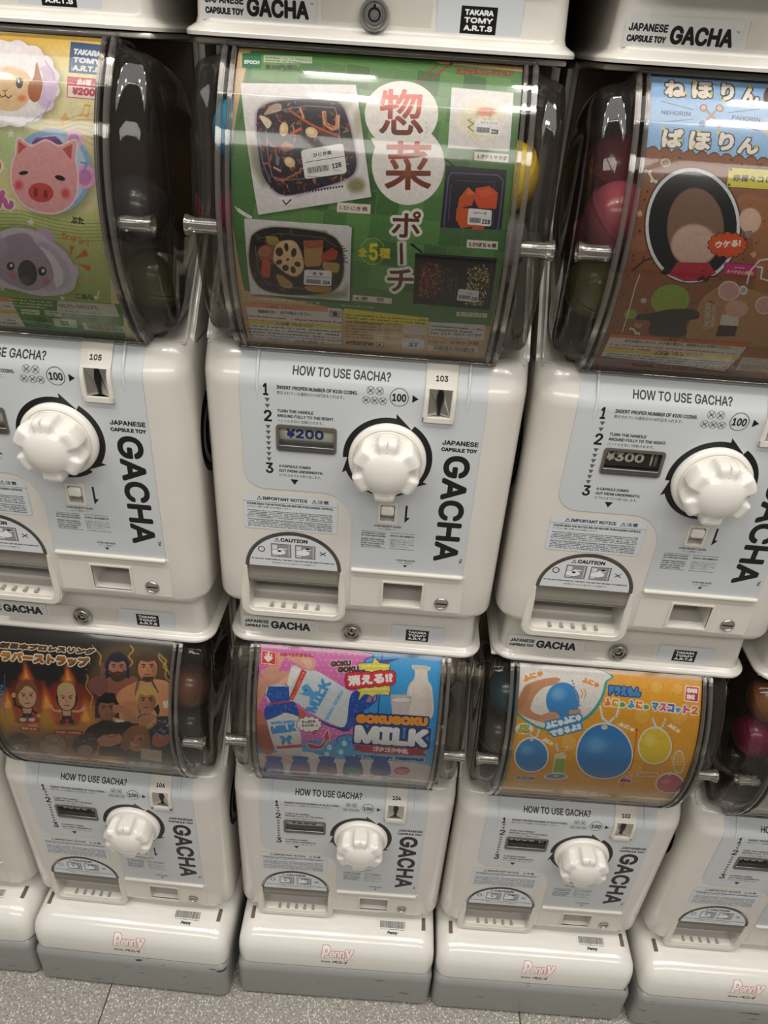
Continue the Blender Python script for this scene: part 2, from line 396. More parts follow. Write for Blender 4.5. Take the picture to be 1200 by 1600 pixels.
cv.line([(-151, -64.2), (-49, -64.2)], 0.4, INK)
def warn(cv, x, y, s): cv.line([(x, y), (x + s, y), (x + s / 2, y + s * 0.9), (x, y)], s * 0.1, INK); cv.line([(x + s / 2, y + s * 0.28), (x + s / 2, y + s * 0.62)], s * 0.12, INK)
warn(cv, -136, -61.6, 5); cv.text('IMPORTANT NOTICE', -130, -61.5, 48, 4.1, INK, bold=0.2); warn(cv, -77, -61.6, 5); cv.text('注意', -71, -61.6, 12, 4.6, INK, bold=0.1)
cv.text('PLEASE READ THE NOTICE BELOW BEFORE PURCHASING CAPSULE.', -147, -68.4, 93, 2.6, INK, bold=0.14)
cv.text('カプセルご購入の際に必ずお読みください。', -147, -72, 48, 2.4, INK)
rng = random.Random(3); cv.small(-147, -85, 92, 10.5, 5, '#2a2b30', rng, gap=0.3); cv.small(-147, -96.8, 92, 10.5, 5, '#2a2b30', rng, gap=0.3)
for z in (-75, -86): cv.rect(-147, z - 1.3, -55, z, '#8b8d92', 0.5)
M['notice'] = img_mat('notice sheet', cv, 0.36, coat=0.08); UV_N = (-152, -100, 104, 46)
cv = CV(-150, -152, 104, 52, 7, '#d3d6d9')
warn(cv, -118.5, -115.2, 5.2); cv.text('CAUTION', -112, -115.2, 30, 5, INK, bold=0.35)
cv.ring(-133.5, -127, 3.4, 1, INK); cv.line([(-68, -130), (-61.5, -125.5)], 1, INK); cv.line([(-68, -125.5), (-61.5, -130)], 1, INK)
for x in (-122.5, -95.5):
    cv.rect(x, -136, x + 22, -118.5, '#8c8f93'); cv.line(rrect(x, -136, x + 22, -118.5) + [(x, -136)], 0.5, INK); cv.rect(x + 1, -134.5, x + 6.5, -120, '#d3d6d9'); cv.rect(x + 19.6, -135, x + 20.2, -119.2, '#e8e8e8')
    z = -128 if x < -110 else -127
    cv.poly([(x + 1, z + 1), (x + 7, z + 2.2), (x + 9, z + 4.5), (x + 17, z + 4), (x + 17.5, z + 2.6), (x + 11, z + 2.2), (x + 15.5, z + 0.5), (x + 16, z - 3.5), (x + 10, z - 5.8), (x + 1, z - 5)], '#e9eaea')
    cv.line([(x + 1, z + 1), (x + 7, z + 2.2), (x + 9, z + 4.5), (x + 17, z + 4)], 0.4, INK); cv.line([(x + 1, z - 5), (x + 10, z - 5.8), (x + 16, z - 3.5)], 0.4, INK)
    cv.ell(x + (9 if x < -110 else 13.5), z + (0 if x < -110 else 4.6), 2.2, 1.3, INK)
cv.text('IF YOU PUT YOUR HAND ALL THE WAY, YOU MAY NOT BE ABLE TO COME OUT.', -145, -141.7, 94, 2.2, INK, bold=0.12)
cv.text('手を奥まで入れると抜けなくなる危険です。', -122, -145.8, 49, 2.3, INK)
M['caution'] = img_mat('caution sheet', cv, 0.32, coat=0.08); UV_C = (-150, -152, 104, 52)
cv = CV(0, 0, 92, 22, 8, '#d2d2ce')
cv.text('JAPANESE', 2.5, 11.2, 31, 5.4, INK, bold=0.3); cv.text('CAPSULE TOY', 2.5, 4, 31, 4.6, INK, bold=0.35); cv.text('GACHA', 36, 3.8, 50, 12.6, INK, bold=0.8); cv.text('TM', 87, 14, 2.5, 1.4, INK)
M['brand'] = img_mat('name strip', cv, 0.32, coat=0.08)
def maker(cv, x, y, w_, h, bg, fg='#f2f2f0', shear=0):
    cv.rect(x, y, x + w_, y + h, bg)
    for k, t in enumerate(('TAKARA', 'TOMY', 'A.R.T.S')): cv.text(t, x + w_ * 0.1, y + h * (0.69 - 0.27 * k), w_ * 0.8, h * 0.2, fg, bold=h * 0.018)
cv = CV(0, 0, 66, 28, 8, '#cfd3d6'); maker(cv, 18.5, 3.5, 28, 18.8, '#0e0e10')
M['maker'] = img_mat('maker strip', cv, 0.32, coat=0.08)
def price_card(txt, ink, bg):
    cv = CV(0, 0, 60, 28, 8, bg); cv.text(txt, 8 if txt == '¥200' else 4, 10.5, 39, 10.5, ink, bold=0.7)
    if txt != '¥200': cv.rect(50, 8, 52, 26, '#d9d4c4'); cv.rect(54, 8, 57, 26, '#8d897c')
    return img_mat('price ' + txt.strip('¥'), cv, 0.5)
M['p200'] = price_card('¥200', '#223f9a', '#e6e3d6'); M['p300'] = price_card('¥300', '#e6e1d0', '#26241f')
# round swirl badge on the sides
cv = CV(-50, -60, 100, 120, 4, '#101218')
for k, (r, c) in enumerate(((42, '#2b4a78'), (39.5, '#0f1116'), (31, '#b9b4aa'), (24, '#15171c'), (15, '#b9b4aa'), (8, '#15171c'))): cv.ell(0 + k * 0.6, -k * 1.1, r, r * 1.25, c)
M['badge'] = img_mat('side badge', cv, 0.25, coat=0.4)

# ---------------------------------------------------------------- one machine
X0, X1 = -189, 133
def section(z, inset=0.0, y1=300):
    f = yf(z) + inset; P = []; n = 2.4; a, b = 34, 34
    for k in range(9):
        t = math.pi / 2 * k / 8; c, s_ = math.cos(t) ** (2 / n), math.sin(t) ** (2 / n)
        P.append((X0 + inset + a * (1 - c) if False else X0 + inset + a * (1 - c), f + b * (1 - s_), z))
    for k in range(9):
        t = math.pi / 2 * (1 - k / 8); c, s_ = math.cos(t) ** (2 / n), math.sin(t) ** (2 / n)
        P.append((X1 - inset - a * (1 - c), f + b * (1 - s_), z))
    P += [(X1 - inset, 150, z), (X1 - inset, y1 - inset, z), (X0 + inset, y1 - inset, z), (X0 + inset, 150, z)]
    return P
def arch(cx=-98, a=54, b=49, zc=-150, zb=-214, r=8, x0=None, x1=None):
    P = [(cx + a * math.cos(R(t)), zc + b * math.sin(R(t))) for t in range(0, 181, 6)]
    x0 = cx - a + 3 if x0 is None else x0; x1 = cx + a - 3 if x1 is None else x1
    for k in range(5): t = R(180 + 90 * k / 4); P.append((x0 + r + r * math.cos(t), zb + r + r * math.sin(t)))
    for k in range(5): t = R(270 + 90 * k / 4); P.append((x1 - r + r * math.cos(t), zb + r + r * math.sin(t)))
    return P
def boolean(o, cutters):
    for c in cutters:
        m = o.modifiers.new('cut', 'BOOLEAN'); m.operation = 'DIFFERENCE'; m.object = c; m.solver = 'EXACT'
    bpy.context.view_layer.update(); dg = bpy.context.evaluated_depsgraph_get()
    me = bpy.data.meshes.new_from_object(o.evaluated_get(dg)); o.modifiers.clear(); o.data = me
    for c in cutters: bpy.data.objects.remove(c)
    for p in me.polygons: p.use_smooth = True
    me.set_sharp_from_angle(angle=R(32))
WIN = (-112.3, 1.0, -53.4, 28.2)
def build_machine(upper):
    root = empty('capsule_machine')
    # body
    bm = bmesh.new(); zs = [(-208, 7), (-206, 3), (-202, 0.8), (-197, 0)] + [(z, 0) for z in (-160, -100, -40, 20, 60, 67, 71, 75, 79, 83, 92, 97)] + [(100, 1.5), (101.5, 4)]
    loft(bm, [section(z, i) for z, i in zs]); bmesh.ops.recalc_face_normals(bm, faces=bm.faces)
    body = finish(bm, 'body', M['white'], root)
    cut = []
    for outl, d in ((arch(zb=-212.5), 42), (rrect(5, -192, 49.2, -159, 1.5), 34), (rrect(WIN[0], WIN[1], WIN[2], WIN[3], 3), 9), (rrect(-4.5, -77.5, 12.5, -54.5, 2.5), 9), (rrect(35.5, 50, 58, 79, 0.5), 10)):
        bm = bmesh.new(); prism(bm, outl, -30, d); cut.append(finish(bm, 'cutter', M['white'], None, smooth=0))
    for c in cut: c.parent = root
    boolean(body, cut)
    # cheeks and rear housing carry on above the body, round the dome
    for xa, xb, xo in ((X0, X0 + 8, X0), (X1 - 8, X1, X1)):
        bm = bmesh.new(); P = [(44, 88), (36, 96), (38, 104), (50, 116), (62, 131), (82, 152), (108, 180), (128, 214), (137, 250), (140, 350), (300, 350), (300, 88)]
        A = [bm.verts.new((xa, y, z)) for y, z in P]; B = [bm.verts.new((xb, y, z)) for y, z in P]
        bm.faces.new(A); bm.faces.new(B[::-1])
        for k in range(len(P)): bm.faces.new((A[k], B[k], B[(k + 1) % len(P)], A[(k + 1) % len(P)]))
        bmesh.ops.recalc_face_normals(bm, faces=bm.faces)
        side = lambda e, x: abs(e.verts[0].co.x - x) < 0.01 and abs(e.verts[1].co.x - x) < 0.01 and e.calc_face_angle(0) > 1
        bmesh.ops.bevel(bm, geom=[e for e in bm.edges if side(e, xo)], offset=5.5, segments=5, affect='EDGES')
        bmesh.ops.bevel(bm, geom=[e for e in bm.edges if side(e, xa + xb - xo)], offset=1.5, segments=2, affect='EDGES')
        finish(bm, 'side_cheek', M['white'], root, smooth=50)
    ZP = ((36, 97), (38, 104), (50, 116), (62, 131), (82, 152), (108, 180), (128, 214)); ZO = ((28, 101.5), (45, 102.5), (62, 106), (82, 113.5), (108, 135), (128, 177))
    for sd in (1, -1):
        bm = bmesh.new(); rows = []
        for y in [28 + 100 * q / 14 for q in range(15)]:
            zp = float(np.interp(y, [p[0] for p in ZP], [p[1] for p in ZP])) if y > 36 else 101.5; zo = float(np.interp(y, [p[0] for p in ZO], [p[1] for p in ZO])) - 1.5
            r = [(104, y, 99)] + [(104 + 24 * q / 7, y, zo + max(0, zp - 1 - zo) * (q / 7) ** 1.9) for q in range(8)] + [(128, y, 99)]
            rows.append([(x if sd > 0 else -56 - x, yy, z) for x, yy, z in r])
        loft(bm, rows); bmesh.ops.recalc_face_normals(bm, faces=bm.faces); finish(bm, 'dome_cradle', M['white'], root, smooth=50)
    bm = bmesh.new(); box(bm, X0 + 7, X1 - 7, 141, 300, 101, 350, 2); box(bm, X0 + 12, X1 - 12, 36, 300, 347.5, 351.5, 1.5)
    finish(bm, 'rear_housing', M['white_soft'], root)
    bm = bmesh.new(); box(bm, X0 + 9, X1 - 9, 133, 140, 104, 345, 1)
    finish(bm, 'hopper_back', M['dark'], root)
    bm = bmesh.new(); box(bm, -160, 105, 34, 132, 102.2, 110, 3)
    for k in range(9): box(bm, -150 + k * 28, -140 + k * 28, 40, 128, 110, 113, 1)
    finish(bm, 'hopper_floor', M['dark'], root)
    # instruction sheet
    P = [(-148.5, 107), (-148.5, -24)]
    for k in range(7): t = R(180 + 90 * k / 6); P.append((-126.5 + 22 * math.cos(t), -25 + 22 * math.sin(t)))
    P += [(-66, -47)]
    for k in range(1, 9): t = R(90 - 90 * k / 8); P.append((-66 + 32.5 * math.cos(t), -87 + 40 * math.sin(t)))
    P += [(-33.5, -143), (92.5, -143), (92.5, 107)]
    sheet('instruction_panel', P[::-1], M['instructions'], root, uv=UV_I, holes=[rrect(WIN[0], WIN[1], WIN[2], WIN[3], 3), rrect(-4.5, -77.5, 12.5, -54.5, 2.5), rrect(35.5, 50, 58, 79, .5)], slices=(68, 70, 72, 74, 76, 78, 80, 82, 95))
    # raised ribs moulded in the leaning band
    for xr in (-131, 74):
        bm = bmesh.new(); loft(bm, [[(xr - 1.6, yf(z) + 1, z), (xr - 1.0, yf(z) - h, z), (xr + 1.0, yf(z) - h, z), (xr + 1.6, yf(z) + 1, z)] for z, h in ((50, 0.2), (60, 0.8), (72, 1.9), (84, 3.2), (95, 4.0), (104, 4.2))])
        bmesh.ops.recalc_face_normals(bm, faces=bm.faces); finish(bm, 'rib', M['sticker'], root, smooth=50)
    # coin slot: bezel, metal plate with the shaped slot, number tag
    bm = bmesh.new(); outer = rrect(31.8, 45, 62.6, 100, 1.5); prism(bm, outer, 0, 1)
    bm.free(); bm = bmesh.new()
    F = []; 
    def zy(z, d): return yf(z) - d
    # bezel as four bars so the slot stays open
    def bar(x0, x1, za, zb, d=3.6):
        zz = [za + (zb - za) * k / 6 for k in range(7)]
        loft(bm, [[(x0, yf(z) + 6, z), (x0, zy(z, d - 0.7), z), (x0 + 0.8, zy(z, d), z), (x1 - 0.8, zy(z, d), z), (x1, zy(z, d - 0.7), z), (x1, yf(z) + 6, z)] for z in zz])
    bar(31.8, 36.2, 45, 80); bar(58.2, 62.6, 45, 80); bar(31.8, 62.6, 79, 101); bar(31.8, 62.6, 45, 50)
    bmesh.ops.recalc_face_normals(bm, faces=bm.faces); slot = finish(bm, 'coin_slot', M['white_soft'], root)
    bm = bmesh.new(); prism(bm, rrect(36.2, 50, 58.2, 79), 3, 6); pl = finish(bm, 'slot_plate', M['metal_dark'], slot, smooth=0)
    bm = bmesh.new()
    for s_ in (-1, 1):
        a = [bm.verts.new(p) for p in ((47.2 + s_ * 11, -0.5, 79), (47.2 + s_ * 2.2, 2.9, 78), (47.2 + s_ * 3.8, 2.9, 66), (47.2 + s_ * 1.5, 2.9, 51), (47.2 + s_ * 11, -0.5, 50))]
        bm.faces.new(a if s_ > 0 else a[::-1])
    finish(bm, 'slot_guide', M['metal'], slot, smooth=0)
    bm = bmesh.new(); prism(bm, [(46.2, 78.5), (44.6, 72), (44.2, 67), (45.4, 61), (46.3, 57), (46, 51), (48.4, 51), (48.1, 57), (49, 61), (50.2, 67), (49.8, 72), (48.2, 78.5)], 2.0, 3.2); finish(bm, 'slot_mouth', M['black'], slot, smooth=0)
    # price window
    bm = bmesh.new(); a, b, c, d = WIN
    prism(bm, rrect(a - 1.2, b - 1.2, c + 1.2, d + 1.2, 3.5), -1.6, 1.5, holes=[rrect(a + 1.8, b + 5.5, c - 1.8, d - 1.8, 1.5)])
    pw = finish(bm, 'price_window', M['window'], root)
    bm = bmesh.new(); box(bm, a + 1, c - 1, -2.6, 0.5, b + 0.6, b + 6, 1.2); finish(bm, 'window_ledge', M['metal_dark'], pw)
    bm = bmesh.new(); N = 10
    loft(bm, [[(x, 2.2 - 3.8 * math.sin(math.pi * k / N), b + 4.5 + (d - b - 6) * k / N) for x in (a + 1.5, c - 1.5)] for k in range(N + 1)], False, False, False)
    finish(bm, 'window_lens', M['lens'], pw)
    # turning handle
    bm = bmesh.new(); prof = [(39.5, 0.5), (39.5, -5.5), (38, -7.5), (35.2, -8.2), (34.6, -7.2), (33.8, -7.2), (33.4, -8.4), (30, -9.2), (10, -11)]
    loft(bm, [[(r * math.cos(2 * math.pi * k / 72), y, r * math.sin(2 * math.pi * k / 72)) for k in range(72)] for r, y in prof]); bmesh.ops.recalc_face_normals(bm, faces=bm.faces)
    plate = finish(bm, 'handle_plate', M['knob'], root, smooth=40)
    bm = bmesh.new(); N = 144
    def lobe(a): return (0.5 + 0.5 * math.cos(6 * (a - math.pi / 2))) 
    def sm(x): x = max(0, min(1, x)); return x * x * (3 - 2 * x)
    prof = [(0.93, -9, 1.0), (0.985, -13, 1.0), (1.0, -22, 1.0), (0.995, -31, 1.0), (0.97, -34.5, 1.0), (0.92, -36.6, 0.95), (0.84, -37.6, 0.85), (0.76, -37.9, 0.6), (0.68, -38.0, 0.25), (0.62, -38.8, 0), (0.56, -41, 0), (0.4, -43.4, 0), (0.25, -45, 0), (0.1, -45.6, 0)]
    rings = []
    for f, y, wv in prof:
        rg = []
        for k in range(N):
            an = 2 * math.pi * k / N; L = sm((lobe(an) - 0.0) / 0.55); r = 35.0 * f * (1 - wv * 0.17 * (1 - L))
            dip = (1 - L) * 3.0 * min(1, wv * 1.2) if y < -30 else 0
            rg.append((r * math.cos(an), -8.5 + (y + 8.5) * 0.86 + dip, r * math.sin(an)))
        rings.append(rg)
    loft(bm, rings); 
    # little pointer and groove block on the top lobe
    prism(bm, [(-2.8, 21.5), (2.8, 21.5), (0, 26)], -34.2, -32)
    box(bm, -0.5, 0.5, -33.7, -20, 28, 35.2)
    bmesh.ops.recalc_face_normals(bm, faces=bm.faces); finish(bm, 'turning_handle', M['knob'], root, smooth=50)
    # coin reject lever
    bm = bmesh.new(); prism(bm, rrect(-6.2, -79.5, 14.4, -52.8, 3), -1.8, 0.6, holes=[rrect(-3.6, -76.5, 11.8, -55.6, 2)]); bmesh.ops.recalc_face_normals(bm, faces=bm.faces)
    rj = finish(bm, 'reject_lever', M['white_soft'], root)
    bm = bmesh.new(); box(bm, -2.8, 10.8, -4.5, 6, -67.5, -57, 2); finish(bm, 'lever_button', M['knob'], rj)
    # coin cover with ridge, coin return pocket, key lock
    bm = bmesh.new(); prism(bm, rrect(-32.5, -196.5, 95.5, -143.5, 0.8), -0.9, 0.5, holes=[rrect(5, -192, 49.2, -159, 1)]); bmesh.ops.recalc_face_normals(bm, faces=bm.faces)
    cc = finish(bm, 'coin_cover', M['white_soft'], root)
    bm = bmesh.new(); box(bm, -33, 93, -4.6, 0.5, -146.6, -141.8, 1.8); finish(bm, 'ridge', M['white_soft'], cc)
    bm = bmesh.new(); prism(bm, rrect(2.8, -194.2, 51.4, -157.2, 1.5), -2.4, 0.2, holes=[rrect(5, -192, 49.2, -159, 1)]); bmesh.ops.recalc_face_normals(bm, faces=bm.faces); finish(bm, 'return_frame', M['white_soft'], cc)
    bm = bmesh.new(); box(bm, 5, 49.2, 33, 34.5, -192, -159); box(bm, 12, 42, 10, 30, -165, -160.5, 1); finish(bm, 'return_pocket', M['pocket'], cc, smooth=0)
    bm = bmesh.new(); loft(bm, [[(72.8 + r * math.cos(2 * math.pi * k / 40), y, -184 + r * math.sin(2 * math.pi * k / 40)) for k in range(40)] for r, y in ((8.2, 0.3), (8.2, -1.6), (7.4, -2.4), (6.6, -2.4), (6.2, -1.6), (2, -1.6))]); bmesh.ops.recalc_face_normals(bm, faces=bm.faces)
    kl = finish(bm, 'key_lock', M['metal'], cc, smooth=40)
    bm = bmesh.new(); box(bm, 66.8, 78.8, -1.9, -1.2, -184.8, -183.2); finish(bm, 'key_slot', M['black'], kl, smooth=0)
    # notice sticker
    sheet('notice_sticker', rrect(-151, -99, -49.5, -55, 4), M['notice'], root, uv=UV_N, yoff=-0.4)
    # capsule chute
    bm = bmesh.new()
    U = [(-154, -152), (-157.5, -172), (-159.5, -190)] + [(-144.5 + 15 * math.cos(R(t)), -209 + 15 * math.sin(R(t))) for t in range(180, 271, 15)] + [(-52.5 + 15 * math.cos(R(t)), -209 + 15 * math.sin(R(t))) for t in range(270, 361, 15)] + [(-37.5, -190), (-39, -172), (-42, -152)]
    U += [(-45, -152), (-46.2, -172)] + [(-54.2 + 8 * math.cos(R(t)), -206 + 8 * math.sin(R(t))) for t in range(0, -91, -15)] + [(-141.8 + 8 * math.cos(R(t)), -206 + 8 * math.sin(R(t))) for t in range(-90, -181, -15)] + [(-149.8, -172), (-151, -152)]
    prism(bm, U, -2.5, 22)
    bmesh.ops.bevel(bm, geom=[e for e in bm.edges if len(e.link_faces) == 2 and e.calc_face_angle(0) > 1.2 and abs(e.verts[0].co.y - e.verts[1].co.y) < 1 and e.verts[0].co.y < 0], offset=1.8, segments=3, affect='EDGES')
    for v in bm.verts:
        if v.co.z > -200 and v.co.y < -0.6: v.co.y = -0.6 - 1.9 * max(0, (-178 - v.co.z) / 22) * 1.0 if v.co.z > -200 else v.co.y
    tr = finish(bm, 'chute_rim', M['white_soft'], root)
    bm = bmesh.new(); box(bm, -150.5, -45.5, 37, 41, -212, -110); box(bm, -150.5, -45.5, 30, 41, -186, -110)
    finish(bm, 'chute_back', M['inner'], root, smooth=0)
    bm = bmesh.new(); loft(bm, [[(x, y, z) for x in (-150, -46)] for y, z in ((1, -213.3), (4, -212.5), (10, -211.5), (38, -209.5))], False, False, False)
    bmesh.ops.recalc_face_normals(bm, faces=bm.faces); cf = finish(bm, 'chute_floor', M['white_soft'], root, smooth=0)
    for k in range(5):
        bm = bmesh.new(); x = -125 + k * 13.6; cyl(bm, (x, 2.5, -210.6), 'y', 2.3, 1.6, 7, 14); finish(bm, 'groove', M['pocket'], cf)
    bm = bmesh.new(); A0 = [p for p in arch()[:31]]
    prism(bm, A0, 0.6, 3.4); bmesh.ops.recalc_face_normals(bm, faces=bm.faces); fl = finish(bm, 'chute_flap', M['smoke'], root, smooth=30)
    sheet('caution_sticker', [(-98 + (x + 98) * 0.925, -150 + (z + 150) * 0.9) for x, z in A0], M['caution'], fl, uv=UV_C, ybase=0.6, yoff=-0.4)
    bm = bmesh.new(); outl = [p for p in arch()[:31]]; inn = [(-98 + (x + 98) * 0.955, -150 + (z + 150) * 0.95) for x, z in outl]
    V0 = [bm.verts.new((x, -0.8, z)) for x, z in outl]; V1 = [bm.verts.new((x, 0.4, z)) for x, z in inn]
    for k in range(30): bm.faces.new((V0[k], V0[k + 1], V1[k + 1], V1[k]))
    bmesh.ops.recalc_face_normals(bm, faces=bm.faces); finish(bm, 'flap_edge', M['smoke'], fl)
    bm = bmesh.new(); Lp = [(2, -150), (3, -158), (1.5, -164), (-0.5, -168), (1, -173), (6, -177), (12, -178), (12, -176), (6, -175), (3, -172), (1.5, -168), (3.5, -164), (5, -158), (4, -150)]
    loft(bm, [[(x, y, z) for y, z in Lp] for x in (-150, -46)]); bmesh.ops.recalc_face_normals(bm, faces=bm.faces); finish(bm, 'flap_lip', M['frost'], fl, smooth=50)
    # side badges
    for s_, x in (('r', X1 + 0.3), ('l', X0 - 0.3)):
        bm = bmesh.new(); L = bm.loops.layers.uv.new('uv'); vs = [bm.verts.new((x, 74 + 40 * math.cos(2 * math.pi * k / 40), -12 + 50 * math.sin(2 * math.pi * k / 40))) for k in range(40)]
        f = bm.faces.new(vs if x > 0 else vs[::-1]); 
        for l in f.loops: l[L].uv = ((l.vert.co.y - 24) / 100, (l.vert.co.z + 72) / 120)
        finish(bm, 'side_badge', M['badge'], root, smooth=0)
    # dome
    R0, YC, ZC = 180, 152, 220
    def arcpt(z, r=R0): return YC - math.sqrt(r * r - (z - ZC) ** 2)
    zz = [102 + (348 - 102) * k / 40 for k in range(41)]
    bm = bmesh.new(); loft(bm, [[(x, arcpt(z), z) for x in (-150, 97)] for z in zz], False, False, False)
    bmesh.ops.recalc_face_normals(bm, faces=bm.faces); dome = finish(bm, 'dome', M['clear'], root, smooth=60)
    bm = bmesh.new(); box(bm, -150, 97, 12.5, 20, 100.8, 103.6, 1); finish(bm, 'dome_lip', M['rim'], dome)
    bm = bmesh.new(); box(bm, -150, 97, 25, 34, 347, 350, 0.8); finish(bm, 'dome_top_rail', M['rim'], dome)
    def oval(r_off):
        P = [(arcpt(z) + r_off * 0.98, min(max(z, 103 + r_off * 0.8), 348 - r_off * 0.8)) for z in zz]
        for k in range(1, 16):
            t = math.pi * k / 16; n = 2.4
            c = math.cos(t); s_ = math.sin(t)
            y = 28 + r_off + (104 - r_off) * abs(s_) ** (2 / n); z = 224 + (121 - r_off * 0.8) * math.copysign(abs(c) ** (2 / n), c)
            P.append((y, z))
        return P
    for side in (1, -1):
        X = (lambda x: x) if side > 0 else (lambda x: -55 - x)       # mirrored about the middle of the dome
        for xa, xb in ((86.5, 90.0), (93.5, 98.0)):
            bm = bmesh.new(); o1, o2 = oval(-2.2), oval(3.5); n = len(o1)
            rr = [[(X(x), y, z) for y, z in o] for x, o in ((xa, o2), (xa, o1), (xb, o1), (xb, o2))]
            vs = [[bm.verts.new(p) for p in r] for r in rr]
            for i in range(4):
                for k in range(n): bm.faces.new((vs[i][k], vs[i][(k + 1) % n], vs[(i + 1) % 4][(k + 1) % n], vs[(i + 1) % 4][k]))
            bmesh.ops.recalc_face_normals(bm, faces=bm.faces); bmesh.ops.bevel(bm, geom=[e for e in bm.edges if e.calc_face_angle(0) > 1.2], offset=1, segments=2, affect='EDGES')
            finish(bm, 'rim', M['rim'], dome, smooth=50)
        bm = bmesh.new(); loft(bm, [[(X(x), y, z) for y, z in oval(o)] for x, o in ((98, 1.5), (101, 8), (108, 11), (115, 13), (120, 16), (123.2, 21), (124.8, 28), (125.2, 40), (124.4, 60))], False, True)
        bmesh.ops.recalc_face_normals(bm, faces=bm.faces); cp = finish(bm, 'end_cap', M['cap'], dome, smooth=70)
        bm = bmesh.new(); c = (98, -18.5, 218)
        prof = [(0, 6.6), (20, 6.4), (25, 7.6), (28.5, 8.8), (28.5, 6.0), (22, 4.8), (2, 4.6)]
        loft(bm, [[(X(98 + d), -18.5 + r * math.cos(2 * math.pi * k / 28), 218 + r * math.sin(2 * math.pi * k / 28)) for k in range(28)] for d, r in prof], False, True)
        bmesh.ops.recalc_face_normals(bm, faces=bm.faces); finish(bm, 'boss', M['boss'], dome, smooth=50)
    if upper:
        def foot(z, i): 
            f = 24 - i; Q = rrect(-172 - i, f, 120 + i, 290, 14 + max(i, 0)); return [(x, y, z) for x, y in Q]
        bm = bmesh.new(); loft(bm, [foot(z, i) for z, i in ((-207, -4), (-215, -1.5), (-240, 0), (-266, 1.5), (-270, 3), (-272.5, 7), (-274, 10), (-276, 11.2), (-278.6, 11), (-278.6, 5))])
        bmesh.ops.recalc_face_normals(bm, faces=bm.faces); bf = finish(bm, 'base_frame', M['white'], root)
        bm = bmesh.new(); prism(bm, rrect(-71.5, -270.5, 13.8, -245, 2), 22.6, 26); bmesh.ops.recalc_face_normals(bm, faces=bm.faces); lp = finish(bm, 'lock_plate', M['lock_plate'], bf)
        bm = bmesh.new(); c = (-30.4, -258); rings = [[(c[0] + r * math.cos(2 * math.pi * k / 48), y, c[1] + r * math.sin(2 * math.pi * k / 48)) for k in range(48)] for r, y in ((11.5, 23), (11.5, 18.5), (10.4, 16.8), (8.8, 16.8), (8.0, 19), (6.8, 19), (6.4, 17.6), (5.0, 17.6), (4.6, 19.5), (2.2, 19.5), (2, 18.3))]
        loft(bm, rings); bmesh.ops.recalc_face_normals(bm, faces=bm.faces); lk = finish(bm, 'round_lock', M['metal'], lp, smooth=35)
        bm = bmesh.new(); rings = [[(c[0] + r * math.cos(2 * math.pi * k / 32), y, c[1] + r * math.sin(2 * math.pi * k / 32)) for k in range(32)] for r, y in ((4.9, 19.9), (4.9, 18.6), (3.6, 18.6), (3.6, 19.9))]
        vs = loft(bm, rings, False, False); box(bm, c[0] - 0.8, c[0] + 0.8, 17.6, 18.9, c[1] + 3.5, c[1] + 6.8)
        lk2 = finish(bm, 'key_ring_slot', M['black'], lp, smooth=30)
        def strip(name, x0, x1, z0, z1, m):
            bm = bmesh.new(); vs = [bm.verts.new(p) for p in ((x0, 22.4, z0), (x1, 22.4, z0), (x1, 22.6, z1), (x0, 22.6, z1))]; f = bm.faces.new(vs); L = bm.loops.layers.uv.new('uv')
            for l, u in zip(f.loops, ((0, 0), (1, 0), (1, 1), (0, 1))): l[L].uv = u
            finish(bm, name, m, bf, smooth=0)
        strip('name_sticker', -166, -76, -268, -246.5, M['brand']); strip('maker_sticker', 18, 84, -270.5, -242.5, M['maker'])
    return root
def add_own(root, number, price, pmat):
    """the pieces that differ from machine to machine: number tag and price card"""
    slot = [c for c in root.children if c.name.startswith('coin_slot')][0]
    cv = CV(0, 0, 15, 6, 12, '#d9d4c9'); cv.text(number, 1.6, 1, 11.8, 3.6, INK, bold=0.25)
    m = img_mat('number ' + number, cv, 0.4)
    bm = bmesh.new(); L = bm.loops.layers.uv.new('uv')
    vs = [bm.verts.new((x, yf(z) - 3.75, z)) for x, z in ((39.7, 84), (54.7, 84), (54.7, 92), (39.7, 92))]; f = bm.faces.new(vs)
    for l, u in zip(f.loops, ((0, 0), (1, 0), (1, 1), (0, 1))): l[L].uv = u
    finish(bm, 'number_tag', m, slot, smooth=0)
    win = [c for c in root.children if c.name.startswith('price_window')][0]
    bm = bmesh.new(); L = bm.loops.layers.uv.new('uv'); a, b, c, d = WIN
    vs = [bm.verts.new((x, 6, z)) for x, z in ((a, b), (c, b), (c, d + 1), (a, d + 1))]; f = bm.faces.new(vs)
    for l, u in zip(f.loops, ((0, 0), (1, 0), (1, 1), (0, 1))): l[L].uv = u
    finish(bm, 'price_card', pmat, win, smooth=0)
